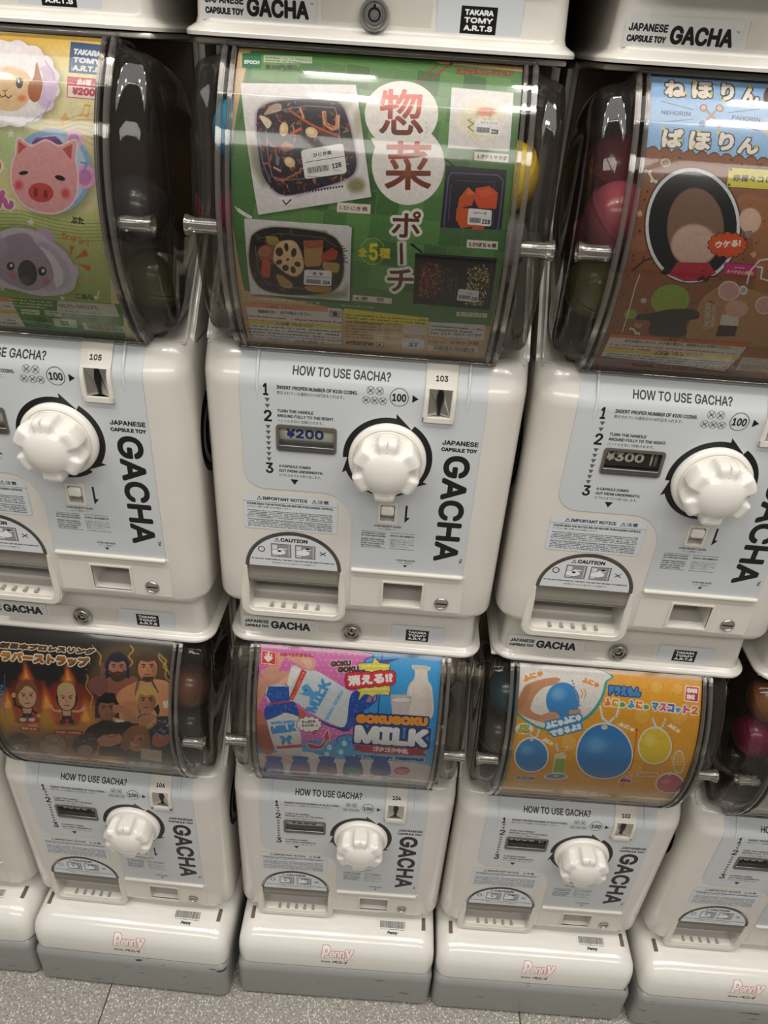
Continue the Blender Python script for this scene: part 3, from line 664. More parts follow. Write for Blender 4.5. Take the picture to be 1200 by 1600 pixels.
# ---------------------------------------------------------------- stands on the floor
M['stand'] = mat('glossy white stand plastic', '#e9e6df', 0.16, coat=0.5, bump=0.25, bscale=9)
def bumper_mat():
    m = mat('grey rubber bumper', '#90918d', 0.38, coat=0.1); nt = m.node_tree; b = nt.nodes['Principled BSDF']; tc = nt.nodes.new('ShaderNodeTexCoord')
    mp = nt.nodes.new('ShaderNodeMapping'); mp.inputs['Scale'].default_value = (14, 14, 90); n = nt.nodes.new('ShaderNodeTexNoise'); n.inputs['Scale'].default_value = 1.6; n.inputs['Detail'].default_value = 5
    r = nt.nodes.new('ShaderNodeValToRGB'); r.color_ramp.elements[0].position = 0.29; r.color_ramp.elements[0].color = lin('#3a3a39'); r.color_ramp.elements[1].position = 0.33; r.color_ramp.elements[1].color = lin('#90918d')
    oi = nt.nodes.new('ShaderNodeObjectInfo'); ad = nt.nodes.new('ShaderNodeVectorMath'); ad.operation = 'ADD'
    nt.links.new(tc.outputs['Object'], ad.inputs[0]); nt.links.new(oi.outputs['Random'], ad.inputs[1]); nt.links.new(ad.outputs[0], mp.inputs[0]); nt.links.new(mp.outputs[0], n.inputs['Vector']); nt.links.new(n.outputs['Fac'], r.inputs[0]); nt.links.new(r.outputs[0], b.inputs['Base Color'])
    return m
M['bumper'] = bumper_mat()
cv = CV(0, 0, 60, 50, 8, '#e9e6df')
for t, x, y, w_, h, b in (('P', 3, 20, 14, 26, 1.6), ('enn', 16.5, 22.5, 26, 15.5, 0.9), ('y', 42.5, 17.5, 14, 24, 1.4)): cv.text(t, x, y, w_, h, '#f6f3ee', bold=b, out=(0.85, '#cf4450'), shear=6)
cv.text('株式会社', 3, 6, 17, 5.6, '#3b3b40', bold=0.2); cv.text('ペニイ', 22, 4.6, 28, 9, '#2b2b30', bold=0.8)
M['logo'] = img_mat('stand logo', cv, 0.18, coat=0.5)
cv = CV(0, 0, 50, 30, 8, '#e4e1da'); cv.bars(3, 14, 44, 13, '#1c1c1e', random.Random(4)); cv.small(3, 10, 44, 3, 1, '#3a3a3c', random.Random(2)); cv.text('Penny', 16, 1.5, 18, 7, '#3a3a3c', bold=0.5, shear=8)
M['barcode'] = img_mat('stock label', cv, 0.4)
PROF = [(-42.5, -291.5), (-43.2, -277), (-42.3, -259), (-39.5, -247), (-34, -239), (-27, -233.5), (-18, -230), (-8, -228.3), (24, -226)]
def stand_y(z):
    for (y0, z0), (y1, z1) in zip(PROF[:-1], PROF[1:]):
        if z0 <= z <= z1: return y0 + (y1 - y0) * (z - z0) / (z1 - z0)
def build_stand():
    root = empty('machine_stand')
    bm = bmesh.new(); ins = (0.5, 0, 1, 3, 7, 12, 17, 21, 26)
    rings = []
    for (y, z), i in zip(PROF, ins):
        rings.append([(X0 + 0.5 + x, yy, z + ((yy - y) * 0.03 if z > -229 else 0)) for x, yy in rrect(i, y, 321 - i, 290, 20)])
    rings = rings[:-1]
    loft(bm, rings); bmesh.ops.recalc_face_normals(bm, faces=bm.faces); cover = finish(bm, 'cover', M['stand'], root, smooth=60)
    for x in (-168, 112):
        bm = bmesh.new(); box(bm, x - 3, x + 3, -6, 14, -229.6, -227.3, 0.6); finish(bm, 'vent_slot', M['dark'], cover)
    bm = bmesh.new(); box(bm, X0 + 0.5, X1 - 0.5, -49, 290, -385, -293, 14, 5); finish(bm, 'bumper', M['bumper'], root, smooth=60)
    bm = bmesh.new(); box(bm, -171, 115, 23, 286, -230, -208.5, 6, 3); finish(bm, 'neck', M['stand'], root, smooth=60)
    def decal(name, x0, x1, s0, s1, m):
        # laid over the rounded front from height s0 to s1
        bm = bmesh.new(); L = bm.loops.layers.uv.new('uv'); n = 12; rows = []
        for k in range(n + 1):
            t = k / n; z = s0[1] + (s1[1] - s0[1]) * t
            if s0[0] == 'front': y = stand_y(z) - 0.25; zz_ = z
            else: y = s0[1] + (s1[1] - s0[1]) * t; zz_ = np.interp(y, [p[0] for p in PROF[2:]], [p[1] for p in PROF[2:]]) + 0.4
            rows.append((bm.verts.new((x0, y, zz_)), bm.verts.new((x1, y, zz_)), t))
        for a, b in zip(rows[:-1], rows[1:]):
            f = bm.faces.new((a[0], a[1], b[1], b[0]))
            for l, u in zip(f.loops, ((0, a[2]), (1, a[2]), (1, b[2]), (0, b[2]))): l[L].uv = u
        finish(bm, name, m, cover, smooth=60)
    decal('stand_logo', -54, 2, ('front', -281), ('front', -236), M['logo'])
    decal('stock_label', 38, 84, ('top', -18), ('top', 7), M['barcode'])
    return root

# ---------------------------------------------------------------- floor
def floor_mat():
    m = mat('terrazzo', '#a39d94', 0.4, coat=0.15); nt = m.node_tree; b = nt.nodes['Principled BSDF']; tc = nt.nodes.new('ShaderNodeTexCoord')
    def vor(scale, lo, c, prev, seed):
        mp = nt.nodes.new('ShaderNodeMapping'); mp.inputs['Location'].default_value = (seed, seed * 1.7, 0)
        v = nt.nodes.new('ShaderNodeTexVoronoi'); v.inputs['Scale'].default_value = scale; nt.links.new(tc.outputs['Object'], mp.inputs[0]); nt.links.new(mp.outputs[0], v.inputs['Vector'])
        r = nt.nodes.new('ShaderNodeValToRGB'); r.color_ramp.interpolation = 'CONSTANT'; r.color_ramp.elements[0].color = (1, 1, 1, 1); r.color_ramp.elements[1].color = (0, 0, 0, 1); r.color_ramp.elements[1].position = lo
        nt.links.new(v.outputs['Distance'], r.inputs[0])
        # only some of the chips
        s = nt.nodes.new('ShaderNodeSeparateColor'); nt.links.new(v.outputs['Color'], s.inputs[0]); g = nt.nodes.new('ShaderNodeMath'); g.operation = 'GREATER_THAN'; g.inputs[1].default_value = 0.45; nt.links.new(s.outputs[0], g.inputs[0])
        mu = nt.nodes.new('ShaderNodeMath'); mu.operation = 'MULTIPLY'; nt.links.new(r.outputs[0], mu.inputs[0]); nt.links.new(g.outputs[0], mu.inputs[1])
        mx = nt.nodes.new('ShaderNodeMixRGB'); nt.links.new(mu.outputs[0], mx.inputs[0]); nt.links.new(prev, mx.inputs[1]); mx.inputs[2].default_value = lin(c); return mx.outputs[0]
    n = nt.nodes.new('ShaderNodeTexNoise'); n.inputs['Scale'].default_value = 260; n.inputs['Detail'].default_value = 8; nt.links.new(tc.outputs['Object'], n.inputs['Vector'])
    r = nt.nodes.new('ShaderNodeValToRGB'); r.color_ramp.elements[0].position = 0.3; r.color_ramp.elements[0].color = lin('#7f7a73'); r.color_ramp.elements[1].position = 0.7; r.color_ramp.elements[1].color = lin('#b9b3aa'); nt.links.new(n.outputs['Fac'], r.inputs[0])
    o = vor(230, 0.32, '#d9d5cd', r.outputs[0], 0); o = vor(170, 0.18, '#e8e4dd', o, 3.1); o = vor(120, 0.12, '#5c5853', o, 7.7)
    nt.links.new(o, b.inputs['Base Color']); return m
M['floor'] = floor_mat(); M['joint'] = mat('dark joint', '#57524c', 0.7)
M['wall'] = mat('dark brown board', '#4a4038', 0.7)
bm = bmesh.new(); box(bm, -3.2, 3.2, 0.335, 0.36, 0, 2.72); tag(finish(bm, 'wall_back', M['wall'], None, smooth=0, remap=False), kind='structure')
bm = bmesh.new(); box(bm, -3.2, 3.2, -3.2, 1.0, -0.012, -0.003); fl = finish(bm, 'floor', M['joint'], None, smooth=0, remap=False); tag(fl, kind='structure')
xs = [-0.404 + 0.694 * k for k in range(-4, 6)]; ys = [-2.9, -2.206, -1.512, -0.818, 0.30, 0.99]
tile_me = {}
for i, (xa, xb) in enumerate(zip(xs[:-1], xs[1:])):
    for j, (ya, yb) in enumerate(zip(ys[:-1], ys[1:])):
        bm = bmesh.new(); box(bm, xa + 0.0011, xb - 0.0011, ya + 0.0011, yb - 0.0011, -0.008, 0, 0.0006, 1)
        t = finish(bm, 'floor_tile', M['floor'], fl, smooth=0, remap=False)

# ---------------------------------------------------------------- placing the machines
LEAN = 0.01386
DEV = {(0, 0): (3.0, 2.3, -.3), (1, 0): (1.7, 4.0, -.7), (-1, 0): (1.5, -7.1, -1.2), (0, 1): (1.2, 2.6, .6), (1, 1): (-4.0, 4.4, .4), (-1, 1): (-2.9, -6.2, -1.2)}
def frame(k, r):
    dx, dy, yaw = DEV.get((k, r), (0, 2, 0)); yaw = R(yaw)
    ring = Vector((k * PITCH + dx / 1000, dy / 1000, Z0 - r * ROW))
    Rm = Matrix.Rotation(yaw, 3, 'Z') @ Matrix.Rotation(LEAN, 3, 'X')
    return ring, Rm, (LEAN, 0, yaw)
def put(o, k, r):
    ring, Rm, rot = frame(k, r); o.location = ring + Rm @ Vector((-0.028, 0, -0.279)); o.rotation_euler = rot
    # Rz*Rx order
    o.rotation_mode = 'XYZ'; return o
upper_proto = build_machine(True); lower_proto = build_machine(False); stand_proto = build_stand()
MACH = [
 # column, row (0 middle, 1 floor, -1 top), number, price, label
 (0, 0, '103', 'p200', 'white capsule machine in the centre with the green food card and ¥200 price'),
 (1, 0, '101', 'p300', 'white capsule machine at right with the brown and sky blue card and ¥300 price'),
 (-1, 0, '105', 'p200', 'white capsule machine at upper left holding the pig and koala tambourine card'),
 (2, 0, '99', 'p300', 'capsule machine barely in view at the right edge, above the white card'),
 (0, 1, '104', 'p200', 'capsule machine 104 on a floor stand, with the milk bottle card'),
 (1, 1, '102', 'p300', 'capsule machine 102 on a floor stand, with the orange bead chain card'),
 (-1, 1, '106', 'p300', 'capsule machine 106 on a floor stand, with the fiery wrestlers card'),
 (2, 1, '100', 'p300', 'white capsule machine at the lower right edge on a floor stand, with a white card'),
 (-2, 1, '108', 'p300', 'white capsule machine cut off by the lower left edge, only its right flank showing'),
 (0, -1, '109', 'p200', 'top row capsule machine whose base is above the green food card'),
 (1, -1, '107', 'p200', 'top row capsule machine whose base is above the brown and sky blue card'),
 (-1, -1, '111', 'p200', 'top row capsule machine whose base is above the pig and koala card'),
]
machines = {}
first = {True: True, False: True}
plan = []
for k, r, num, price, label in MACH:
    up_ = r < 1; proto = upper_proto if up_ else lower_proto
    if first[up_]: o = proto; first[up_] = False
    else: o = copy_tree(proto)
    plan.append((o, k, r, num, price, label))
for o, k, r, num, price, label in plan:
    put(o, k, r); tag(o, label, 'capsule machine', 'stacked capsule toy machines'); add_own(o, num, price, M[price]); machines[(k, r)] = o
STAND = {0: 'white stand with grey bumper under the machine with the milk bottle card', 1: 'white stand with grey bumper under the machine with the orange bead chain card', -1: 'white stand with grey bumper under the machine with the fiery wrestlers card', 2: 'white stand with grey bumper at the lower right edge of the row', -2: 'white stand with grey bumper cut off at the lower left edge'}
ft = True
for k in (0, 1, -1, 2, -2):
    o = stand_proto if ft else copy_tree(stand_proto); ft = False
    ring, Rm, rot = frame(k, 1); o.location = ring + Vector((-0.028, 0, -0.279)); o.rotation_euler = (0, 0, rot[2]); tag(o, STAND[k], 'stand', 'floor stands under the machines')
    o.location.z = Z0 - ROW - 0.279 + 0.0003
# ---------------------------------------------------------------- display cards inside the domes
CW, CR = 227.0, 176.0; T0 = math.asin((104 - 220) / CR); T1 = math.asin((346 - 220) / CR); CL = CR * (T1 - T0)   # card width, radius, arc
def card(k, r, name, cv, label, rough=0.3):
    m = img_mat(name, cv, rough, coat=0.35); bm = bmesh.new(); L = bm.loops.layers.uv.new('uv'); rows = []; n = 48
    for i in range(n + 1):
        t = T0 + (T1 - T0) * i / n; y, z = 152 - CR * math.cos(t), 220 + CR * math.sin(t)
        rows.append((bm.verts.new((-141, y, z)), bm.verts.new((86, y, z)), i / n))
    back = []
    for i in range(n + 1):
        t = T0 + (T1 - T0) * i / n; q = CR - 0.8; back.append((bm.verts.new((-141, 152 - q * math.cos(t), 220 + q * math.sin(t))), bm.verts.new((86, 152 - q * math.cos(t), 220 + q * math.sin(t)))))
    for a, b in zip(rows[:-1], rows[1:]):
        f = bm.faces.new((a[0], a[1], b[1], b[0]))
        for l, u in zip(f.loops, ((0, a[2]), (1, a[2]), (1, b[2]), (0, b[2]))): l[L].uv = u
    for i in range(n):
        for q in ((back[i][1], back[i][0], back[i + 1][0], back[i + 1][1]), (rows[i][0], rows[i + 1][0], back[i + 1][0], back[i][0]), (rows[i + 1][1], rows[i][1], back[i][1], back[i + 1][1])):
            f = bm.faces.new(q); f.material_index = 1
    bm.faces.new((rows[0][1], rows[0][0], back[0][0], back[0][1])).material_index = 1; bm.faces.new((rows[n][0], rows[n][1], back[n][1], back[n][0])).material_index = 1
    o = finish(bm, 'display_card', [m, M['lock_plate']], None, smooth=60); put(o, k, r); tag(o, label, 'display card', 'printed cards inside the domes')
    return o
def poster(ppm, col): return CV(0, 0, CW, CL, ppm, col)
FOOD = """p;-176,2827 2395,2948 2403,-106 -244,-498;c4a67c;100;0;0
l;-82,2687 -47,1643 -226,-248;63;b3956b;60
l;8,2695 45,1649 -108,-225;63;b3956b;60
l;99,2702 137,1654 10,-202;64;b3956b;60
l;189,2710 229,1660 126,-180;64;b3956b;60
l;280,2717 321,1666 242,-159;64;b3956b;60
l;370,2725 413,1672 357,-139;64;b3956b;60
l;461,2733 505,1678 471,-119;64;b3956b;60
l;551,2740 596,1684 584,-100;64;b3956b;60
l;642,2748 688,1690 697,-81;65;b3956b;60
l;733,2756 779,1696 808,-63;65;b3956b;60
l;823,2764 870,1701 920,-46;65;b3956b;60
l;914,2771 961,1707 1030,-29;65;b3956b;60
l;1004,2779 1052,1713 1140,-12;65;b3956b;60
l;1095,2787 1143,1719 1250,5;66;b3956b;60
l;1185,2795 1234,1725 1359,21;66;b3956b;60
l;1276,2803 1325,1731 1467,37;66;b3956b;60
l;1367,2811 1415,1736 1575,52;66;b3956b;60
l;1457,2819 1506,1742 1682,67;67;b3956b;60
l;1548,2828 1596,1748 1789,82;67;b3956b;60
l;1639,2836 1686,1754 1896,97;67;b3956b;60
l;1730,2844 1777,1760 2002,111;67;b3956b;60
l;1820,2852 1867,1766 2107,125;68;b3956b;60
l;1911,2861 1957,1771 2212,139;68;b3956b;60
l;2002,2869 2047,1777 2317,153;68;b3956b;60
l;2093,2878 2136,1783 2421,166;68;b3956b;60
l;2184,2886 2226,1789 2525,179;69;b3956b;60
p;97,2650 1493,2712 1610,2646 2274,2622 2304,2004 2279,1396 2260,510 1353,506 55,709 -6,1379 -10,1776;4a763e;100;0;0
p;127,2615 312,2590 309,2385 126,2407;628f4d;80;0;0
l;127,2615 312,2590 309,2385;37;7aa860;50
p;206,2401 389,2379 382,2190 199,2211;3d6833;80;0;0
l;206,2401 389,2379 382,2190;35;7aa860;50
p;166,2197 349,2177 338,1998 155,2018;355e2d;80;0;0
l;166,2197 349,2177 338,1998;34;7aa860;50
p;235,2012 417,1992 403,1818 219,1837;355e2d;80;0;0
l;235,2012 417,1992 403,1818;33;7aa860;50
p;186,1825 369,1805 350,1631 166,1651;628f4d;80;0;0
l;186,1825 369,1805 350,1631;33;7aa860;50
p;247,1646 431,1626 410,1450 224,1470;4c7a3f;80;0;0
l;247,1646 431,1626 410,1450;33;7aa860;50
p;189,1457 375,1437 349,1254 160,1275;628f4d;80;0;0
l;189,1457 375,1437 349,1254;34;7aa860;50
p;243,1269 432,1249 403,1055 211,1077;355e2d;80;0;0
l;243,1269 432,1249 403,1055;35;7aa860;50
p;174,1062 366,1040 330,828 134,852;628f4d;80;0;0
l;174,1062 366,1040 330,828;36;7aa860;50
p;315,2610 500,2585 496,2380 313,2403;588847;80;0;0
l;315,2610 500,2585 496,2380;37;7aa860;50
p;393,2397 576,2374 569,2186 386,2207;4c7a3f;80;0;0
l;393,2397 576,2374 569,2186;35;7aa860;50
p;353,2193 536,2173 525,1994 342,2014;355e2d;80;0;0
l;353,2193 536,2173 525,1994;33;7aa860;50
p;422,2008 604,1988 591,1814 408,1834;4c7a3f;80;0;0
l;422,2008 604,1988 591,1814;33;7aa860;50
p;374,1821 557,1801 540,1628 356,1647;355e2d;80;0;0
l;374,1821 557,1801 540,1628;33;7aa860;50
p;437,1642 621,1623 602,1446 416,1466;355e2d;80;0;0
l;437,1642 621,1623 602,1446;33;7aa860;50
p;381,1453 567,1433 544,1251 355,1271;628f4d;80;0;0
l;381,1453 567,1433 544,1251;34;7aa860;50
p;438,1266 627,1245 601,1051 409,1073;3d6833;80;0;0
l;438,1266 627,1245 601,1051;35;7aa860;50
p;373,1059 565,1036 533,824 337,849;628f4d;80;0;0
l;373,1059 565,1036 533,824;36;7aa860;50
p;503,2605 687,2580 683,2376 500,2398;3d6833;80;0;0
l;503,2605 687,2580 683,2376;37;7aa860;50
p;580,2392 763,2370 755,2182 573,2203;588847;80;0;0
l;580,2392 763,2370 755,2182;35;7aa860;50
p;540,2189 722,2169 712,1990 530,2010;3d6833;80;0;0
l;540,2189 722,2169 712,1990;33;7aa860;50
p;609,2005 791,1985 779,1810 596,1830;4c7a3f;80;0;0
l;609,2005 791,1985 779,1810;33;7aa860;50
p;562,1817 745,1798 730,1624 546,1644;3d6833;80;0;0
l;562,1817 745,1798 730,1624;33;7aa860;50
p;626,1639 811,1619 794,1443 608,1463;3d6833;80;0;0
l;626,1639 811,1619 794,1443;33;7aa860;50
p;573,1450 759,1430 739,1247 550,1268;628f4d;80;0;0
l;573,1450 759,1430 739,1247;34;7aa860;50
p;633,1262 822,1241 800,1047 608,1070;628f4d;80;0;0
l;633,1262 822,1241 800,1047;35;7aa860;50
p;571,1055 764,1033 737,820 540,845;4c7a3f;80;0;0
l;571,1055 764,1033 737,820;36;7aa860;50
p;691,2600 875,2575 870,2371 687,2394;3d6833;80;0;0
l;691,2600 875,2575 870,2371;37;7aa860;50
p;767,2388 949,2365 941,2178 760,2199;355e2d;80;0;0
l;767,2388 949,2365 941,2178;35;7aa860;50
p;727,2185 909,2165 899,1986 717,2006;355e2d;80;0;0
l;727,2185 909,2165 899,1986;33;7aa860;50
p;796,2001 978,1981 967,1807 784,1826;628f4d;80;0;0
l;796,2001 978,1981 967,1807;33;7aa860;50
p;750,1814 934,1794 920,1621 735,1640;4c7a3f;80;0;0
l;750,1814 934,1794 920,1621;33;7aa860;50
p;816,1635 1001,1616 986,1439 799,1459;628f4d;80;0;0
l;816,1635 1001,1616 986,1439;33;7aa860;50
p;765,1446 952,1426 934,1243 745,1264;4c7a3f;80;0;0
l;765,1446 952,1426 934,1243;34;7aa860;50
p;828,1259 1017,1238 999,1044 806,1066;4c7a3f;80;0;0
l;828,1259 1017,1238 999,1044;35;7aa860;50
p;770,1051 963,1029 940,816 744,841;355e2d;80;0;0
l;770,1051 963,1029 940,816;36;7aa860;50
p;879,2595 1062,2570 1056,2367 874,2389;355e2d;80;0;0
l;879,2595 1062,2570 1056,2367;37;7aa860;50
p;953,2383 1135,2361 1128,2174 946,2195;628f4d;80;0;0
l;953,2383 1135,2361 1128,2174;35;7aa860;50
p;913,2181 1095,2161 1086,1982 903,2002;3d6833;80;0;0
l;913,2181 1095,2161 1086,1982;33;7aa860;50
p;983,1997 1165,1977 1155,1803 972,1823;355e2d;80;0;0
l;983,1997 1165,1977 1155,1803;33;7aa860;50
p;938,1810 1121,1791 1109,1617 925,1637;4c7a3f;80;0;0
l;938,1810 1121,1791 1109,1617;33;7aa860;50
p;1005,1632 1190,1612 1178,1436 991,1456;355e2d;80;0;0
l;1005,1632 1190,1612 1178,1436;33;7aa860;50
p;957,1443 1144,1423 1129,1240 940,1261;628f4d;80;0;0
l;957,1443 1144,1423 1129,1240;34;7aa860;50
p;1022,1255 1212,1234 1197,1040 1004,1062;628f4d;80;0;0
l;1022,1255 1212,1234 1197,1040;35;7aa860;50
p;968,1048 1162,1025 1144,812 947,837;4c7a3f;80;0;0
l;968,1048 1162,1025 1144,812;36;7aa860;50
p;1066,2590 1249,2565 1242,2363 1060,2385;4c7a3f;80;0;0
l;1066,2590 1249,2565 1242,2363;36;7aa860;50
p;1140,2379 1321,2357 1314,2170 1132,2191;628f4d;80;0;0
l;1140,2379 1321,2357 1314,2170;34;7aa860;50
p;1099,2177 1281,2157 1272,1979 1090,1999;628f4d;80;0;0
l;1099,2177 1281,2157 1272,1979;33;7aa860;50
p;1169,1993 1351,1973 1342,1800 1159,1819;355e2d;80;0;0
l;1169,1993 1351,1973 1342,1800;33;7aa860;50
p;1126,1807 1309,1787 1299,1614 1114,1633;355e2d;80;0;0
l;1126,1807 1309,1787 1299,1614;33;7aa860;50
p;1195,1628 1379,1609 1369,1432 1183,1452;3d6833;80;0;0
l;1195,1628 1379,1609 1369,1432;33;7aa860;50
p;1148,1439 1335,1419 1324,1236 1134,1257;4c7a3f;80;0;0
l;1148,1439 1335,1419 1324,1236;33;7aa860;50
p;1217,1252 1407,1231 1396,1036 1202,1059;3d6833;80;0;0
l;1217,1252 1407,1231 1396,1036;35;7aa860;50
p;1167,1044 1360,1022 1347,808 1149,833;628f4d;80;0;0
l;1167,1044 1360,1022 1347,808;36;7aa860;50
p;1253,2585 1435,2560 1428,2358 1246,2381;4c7a3f;80;0;0
l;1253,2585 1435,2560 1428,2358;36;7aa860;50
p;1326,2374 1507,2352 1499,2166 1318,2187;4c7a3f;80;0;0
l;1326,2374 1507,2352 1499,2166;34;7aa860;50
p;1285,2173 1467,2153 1458,1975 1276,1995;628f4d;80;0;0
l;1285,2173 1467,2153 1458,1975;33;7aa860;50
p;1356,1989 1538,1970 1530,1796 1347,1816;628f4d;80;0;0
l;1356,1989 1538,1970 1530,1796;33;7aa860;50
p;1314,1803 1497,1783 1488,1610 1303,1630;628f4d;80;0;0
l;1314,1803 1497,1783 1488,1610;33;7aa860;50
p;1384,1625 1569,1605 1561,1429 1374,1449;628f4d;80;0;0
l;1384,1625 1569,1605 1561,1429;33;7aa860;50
p;1340,1436 1527,1416 1518,1233 1329,1254;628f4d;80;0;0
l;1340,1436 1527,1416 1518,1233;33;7aa860;50
p;1411,1248 1601,1227 1594,1033 1400,1055;628f4d;80;0;0
l;1411,1248 1601,1227 1594,1033;35;7aa860;50
p;1365,1040 1559,1018 1551,804 1352,829;355e2d;80;0;0
l;1365,1040 1559,1018 1551,804;36;7aa860;50
p;1440,2580 1622,2555 1614,2354 1432,2376;355e2d;80;0;0
l;1440,2580 1622,2555 1614,2354;36;7aa860;50
p;1511,2370 1693,2348 1685,2162 1503,2182;628f4d;80;0;0
l;1511,2370 1693,2348 1685,2162;34;7aa860;50
p;1471,2169 1652,2149 1645,1971 1463,1991;4c7a3f;80;0;0
l;1471,2169 1652,2149 1645,1971;33;7aa860;50
p;1542,1986 1724,1966 1717,1792 1534,1812;628f4d;80;0;0
l;1542,1986 1724,1966 1717,1792;33;7aa860;50
p;1501,1799 1684,1780 1677,1607 1493,1626;588847;80;0;0
l;1501,1799 1684,1780 1677,1607;33;7aa860;50
p;1573,1621 1758,1601 1752,1425 1565,1445;4c7a3f;80;0;0
l;1573,1621 1758,1601 1752,1425;33;7aa860;50
p;1532,1432 1719,1412 1713,1229 1523,1250;588847;80;0;0
l;1532,1432 1719,1412 1713,1229;33;7aa860;50
p;1606,1244 1796,1224 1792,1029 1598,1051;3d6833;80;0;0
l;1606,1244 1796,1224 1792,1029;34;7aa860;50
p;1564,1036 1758,1014 1754,800 1555,825;588847;80;0;0
l;1564,1036 1758,1014 1754,800;36;7aa860;50
p;1626,2575 1808,2550 1799,2350 1618,2372;588847;80;0;0
l;1626,2575 1808,2550 1799,2350;36;7aa860;50
p;1697,2366 1878,2344 1870,2158 1689,2178;4c7a3f;80;0;0
l;1697,2366 1878,2344 1870,2158;34;7aa860;50
p;1656,2165 1837,2145 1831,1967 1649,1987;628f4d;80;0;0
l;1656,2165 1837,2145 1831,1967;33;7aa860;50
p;1728,1982 1910,1962 1904,1789 1721,1808;3d6833;80;0;0
l;1728,1982 1910,1962 1904,1789;33;7aa860;50
p;1688,1796 1871,1776 1866,1603 1682,1623;588847;80;0;0
l;1688,1796 1871,1776 1866,1603;33;7aa860;50
p;1762,1618 1947,1598 1943,1422 1756,1442;628f4d;80;0;0
l;1762,1618 1947,1598 1943,1422;33;7aa860;50
p;1723,1429 1910,1409 1907,1226 1717,1246;3d6833;80;0;0
l;1723,1429 1910,1409 1907,1226;33;7aa860;50
p;1800,1241 1990,1220 1990,1025 1796,1047;4c7a3f;80;0;0
l;1800,1241 1990,1220 1990,1025;34;7aa860;50
p;1812,2570 1994,2545 1984,2345 1803,2367;355e2d;80;0;0
l;1812,2570 1994,2545 1984,2345;36;7aa860;50
p;1882,2361 2063,2339 2055,2154 1874,2174;588847;80;0;0
l;1882,2361 2063,2339 2055,2154;34;7aa860;50
p;1842,2161 2023,2141 2016,1964 1835,1984;588847;80;0;0
l;1842,2161 2023,2141 2016,1964;33;7aa860;50
p;1914,1978 2096,1958 2091,1785 1908,1805;4c7a3f;80;0;0
l;1914,1978 2096,1958 2091,1785;33;7aa860;50
p;1875,1792 2058,1773 2055,1600 1870,1619;4c7a3f;80;0;0
l;1875,1792 2058,1773 2055,1600;33;7aa860;50
p;1951,1614 2136,1594 2135,1418 1947,1438;3d6833;80;0;0
l;1951,1614 2136,1594 2135,1418;33;7aa860;50
p;1914,1425 2102,1405 2102,1222 1911,1243;3d6833;80;0;0
l;1914,1425 2102,1405 2102,1222;33;7aa860;50
p;1994,1237 2185,1216 2188,1021 1994,1044;588847;80;0;0
l;1994,1237 2185,1216 2188,1021;35;7aa860;50
p;1998,2565 2179,2541 2169,2341 1988,2363;588847;80;0;0
l;1998,2565 2179,2541 2169,2341;36;7aa860;50
p;2027,2157 2208,2137 2202,1960 2020,1980;588847;80;0;0
l;2027,2157 2208,2137 2202,1960;33;7aa860;50
p;2062,1789 2245,1769 2244,1596 2059,1616;4c7a3f;80;0;0
l;2062,1789 2245,1769 2244,1596;33;7aa860;50
p;2105,1422 2293,1402 2296,1219 2105,1239;3d6833;80;0;0
l;2105,1422 2293,1402 2296,1219;33;7aa860;50
l;106,2520 80,2181 -2,1802;149;2f6a2c;80
e;86,2140,6,5,-175;1d4a1d;100;0
e;80,2112,6,5,-174;1d4a1d;100;0
e;74,2085,6,5,-172;1d4a1d;100;0
e;68,2057,6,5,-171;1d4a1d;100;0
e;62,2030,6,5,-170;1d4a1d;100;0
e;56,2003,6,5,-170;1d4a1d;100;0
e;50,1976,6,5,-169;1d4a1d;100;0
e;44,1949,6,5,-168;1d4a1d;100;0
e;38,1923,6,5,-168;1d4a1d;100;0
e;31,1896,6,5,-167;1d4a1d;100;0
e;25,1869,6,5,-166;1d4a1d;100;0
e;18,1843,6,5,-166;1d4a1d;100;0
e;11,1816,6,5,-165;1d4a1d;100;0
e;4,1790,6,5,-165;1d4a1d;100;0
p;32,2621 185,2627 197,2495 44,2490;1f6b4a;100;0;0
t;EPOCH;57,2525,122,35;cfe3d6;13;30;;;0;100
p;204,2615 592,2629 598,2567 211,2550;c9cfc4;70;0;0
s;221,2560,364,45;2;4a4f48;3;100;80
t;各200円(税込);229,2482,277,53;30382f;17;24;;;0;100
l;1602,2642 1410,2410;154;7a4a2c;100
l;1711,2661 1550,2499;217;7a4a2c;100
t;カプセルコレクション;1743,2555,458,62;8c2a22;20;48;;;0;100
p;53,2353 972,2402 1161,1558 227,1360;20381c;55;146;0
p;44,2361 961,2411 1144,1571 220,1375;dcd8da;100;0;0
p;134,1973 222,1864 300,1603 259,1581 163,1746;5a5a2c;55;219;0
e;1015,1649,73,57,-175;6b6a34;75;179
e;886,2261,72,61,96;8a8a5a;40;204
e;1000,2108,108,41,94;77753f;40;200
q;195,2094 235,2186 355,2235 578,2265 783,2274 868,2229 929,2103 988,1913 1007,1781 945,1697 719,1611 459,1541 332,1586 241,1732;6a5f86;80;141;100
q;195,2094 235,2186 355,2235 578,2265 783,2274 868,2229 929,2103 988,1913 1007,1781 945,1697 719,1611 459,1541 332,1586 241,1732;241c26;100;0;0
r;195,2094 235,2186 355,2235 578,2265 783,2274 868,2229 929,2103 988,1913 1007,1781 945,1697 719,1611 459,1541 332,1586 241,1732;260;3a2a2c,5a3428,7a3c28,a0563a,1a141c,8b6a4e,4a4250;522;300;4;;100
r;195,2094 235,2186 355,2235 578,2265 783,2274 868,2229 929,2103 988,1913 1007,1781 945,1697 719,1611 459,1541 332,1586 241,1732;40;c0714a,b24a30,d09a76,8f3a28;603;400;9;;100
l;452,2171 612,2082 697,2049 854,2001;182;b4512f;100
l;532,2196 569,2119;162;cf9a70;100
l;474,1995 553,2039;239;c65638;100
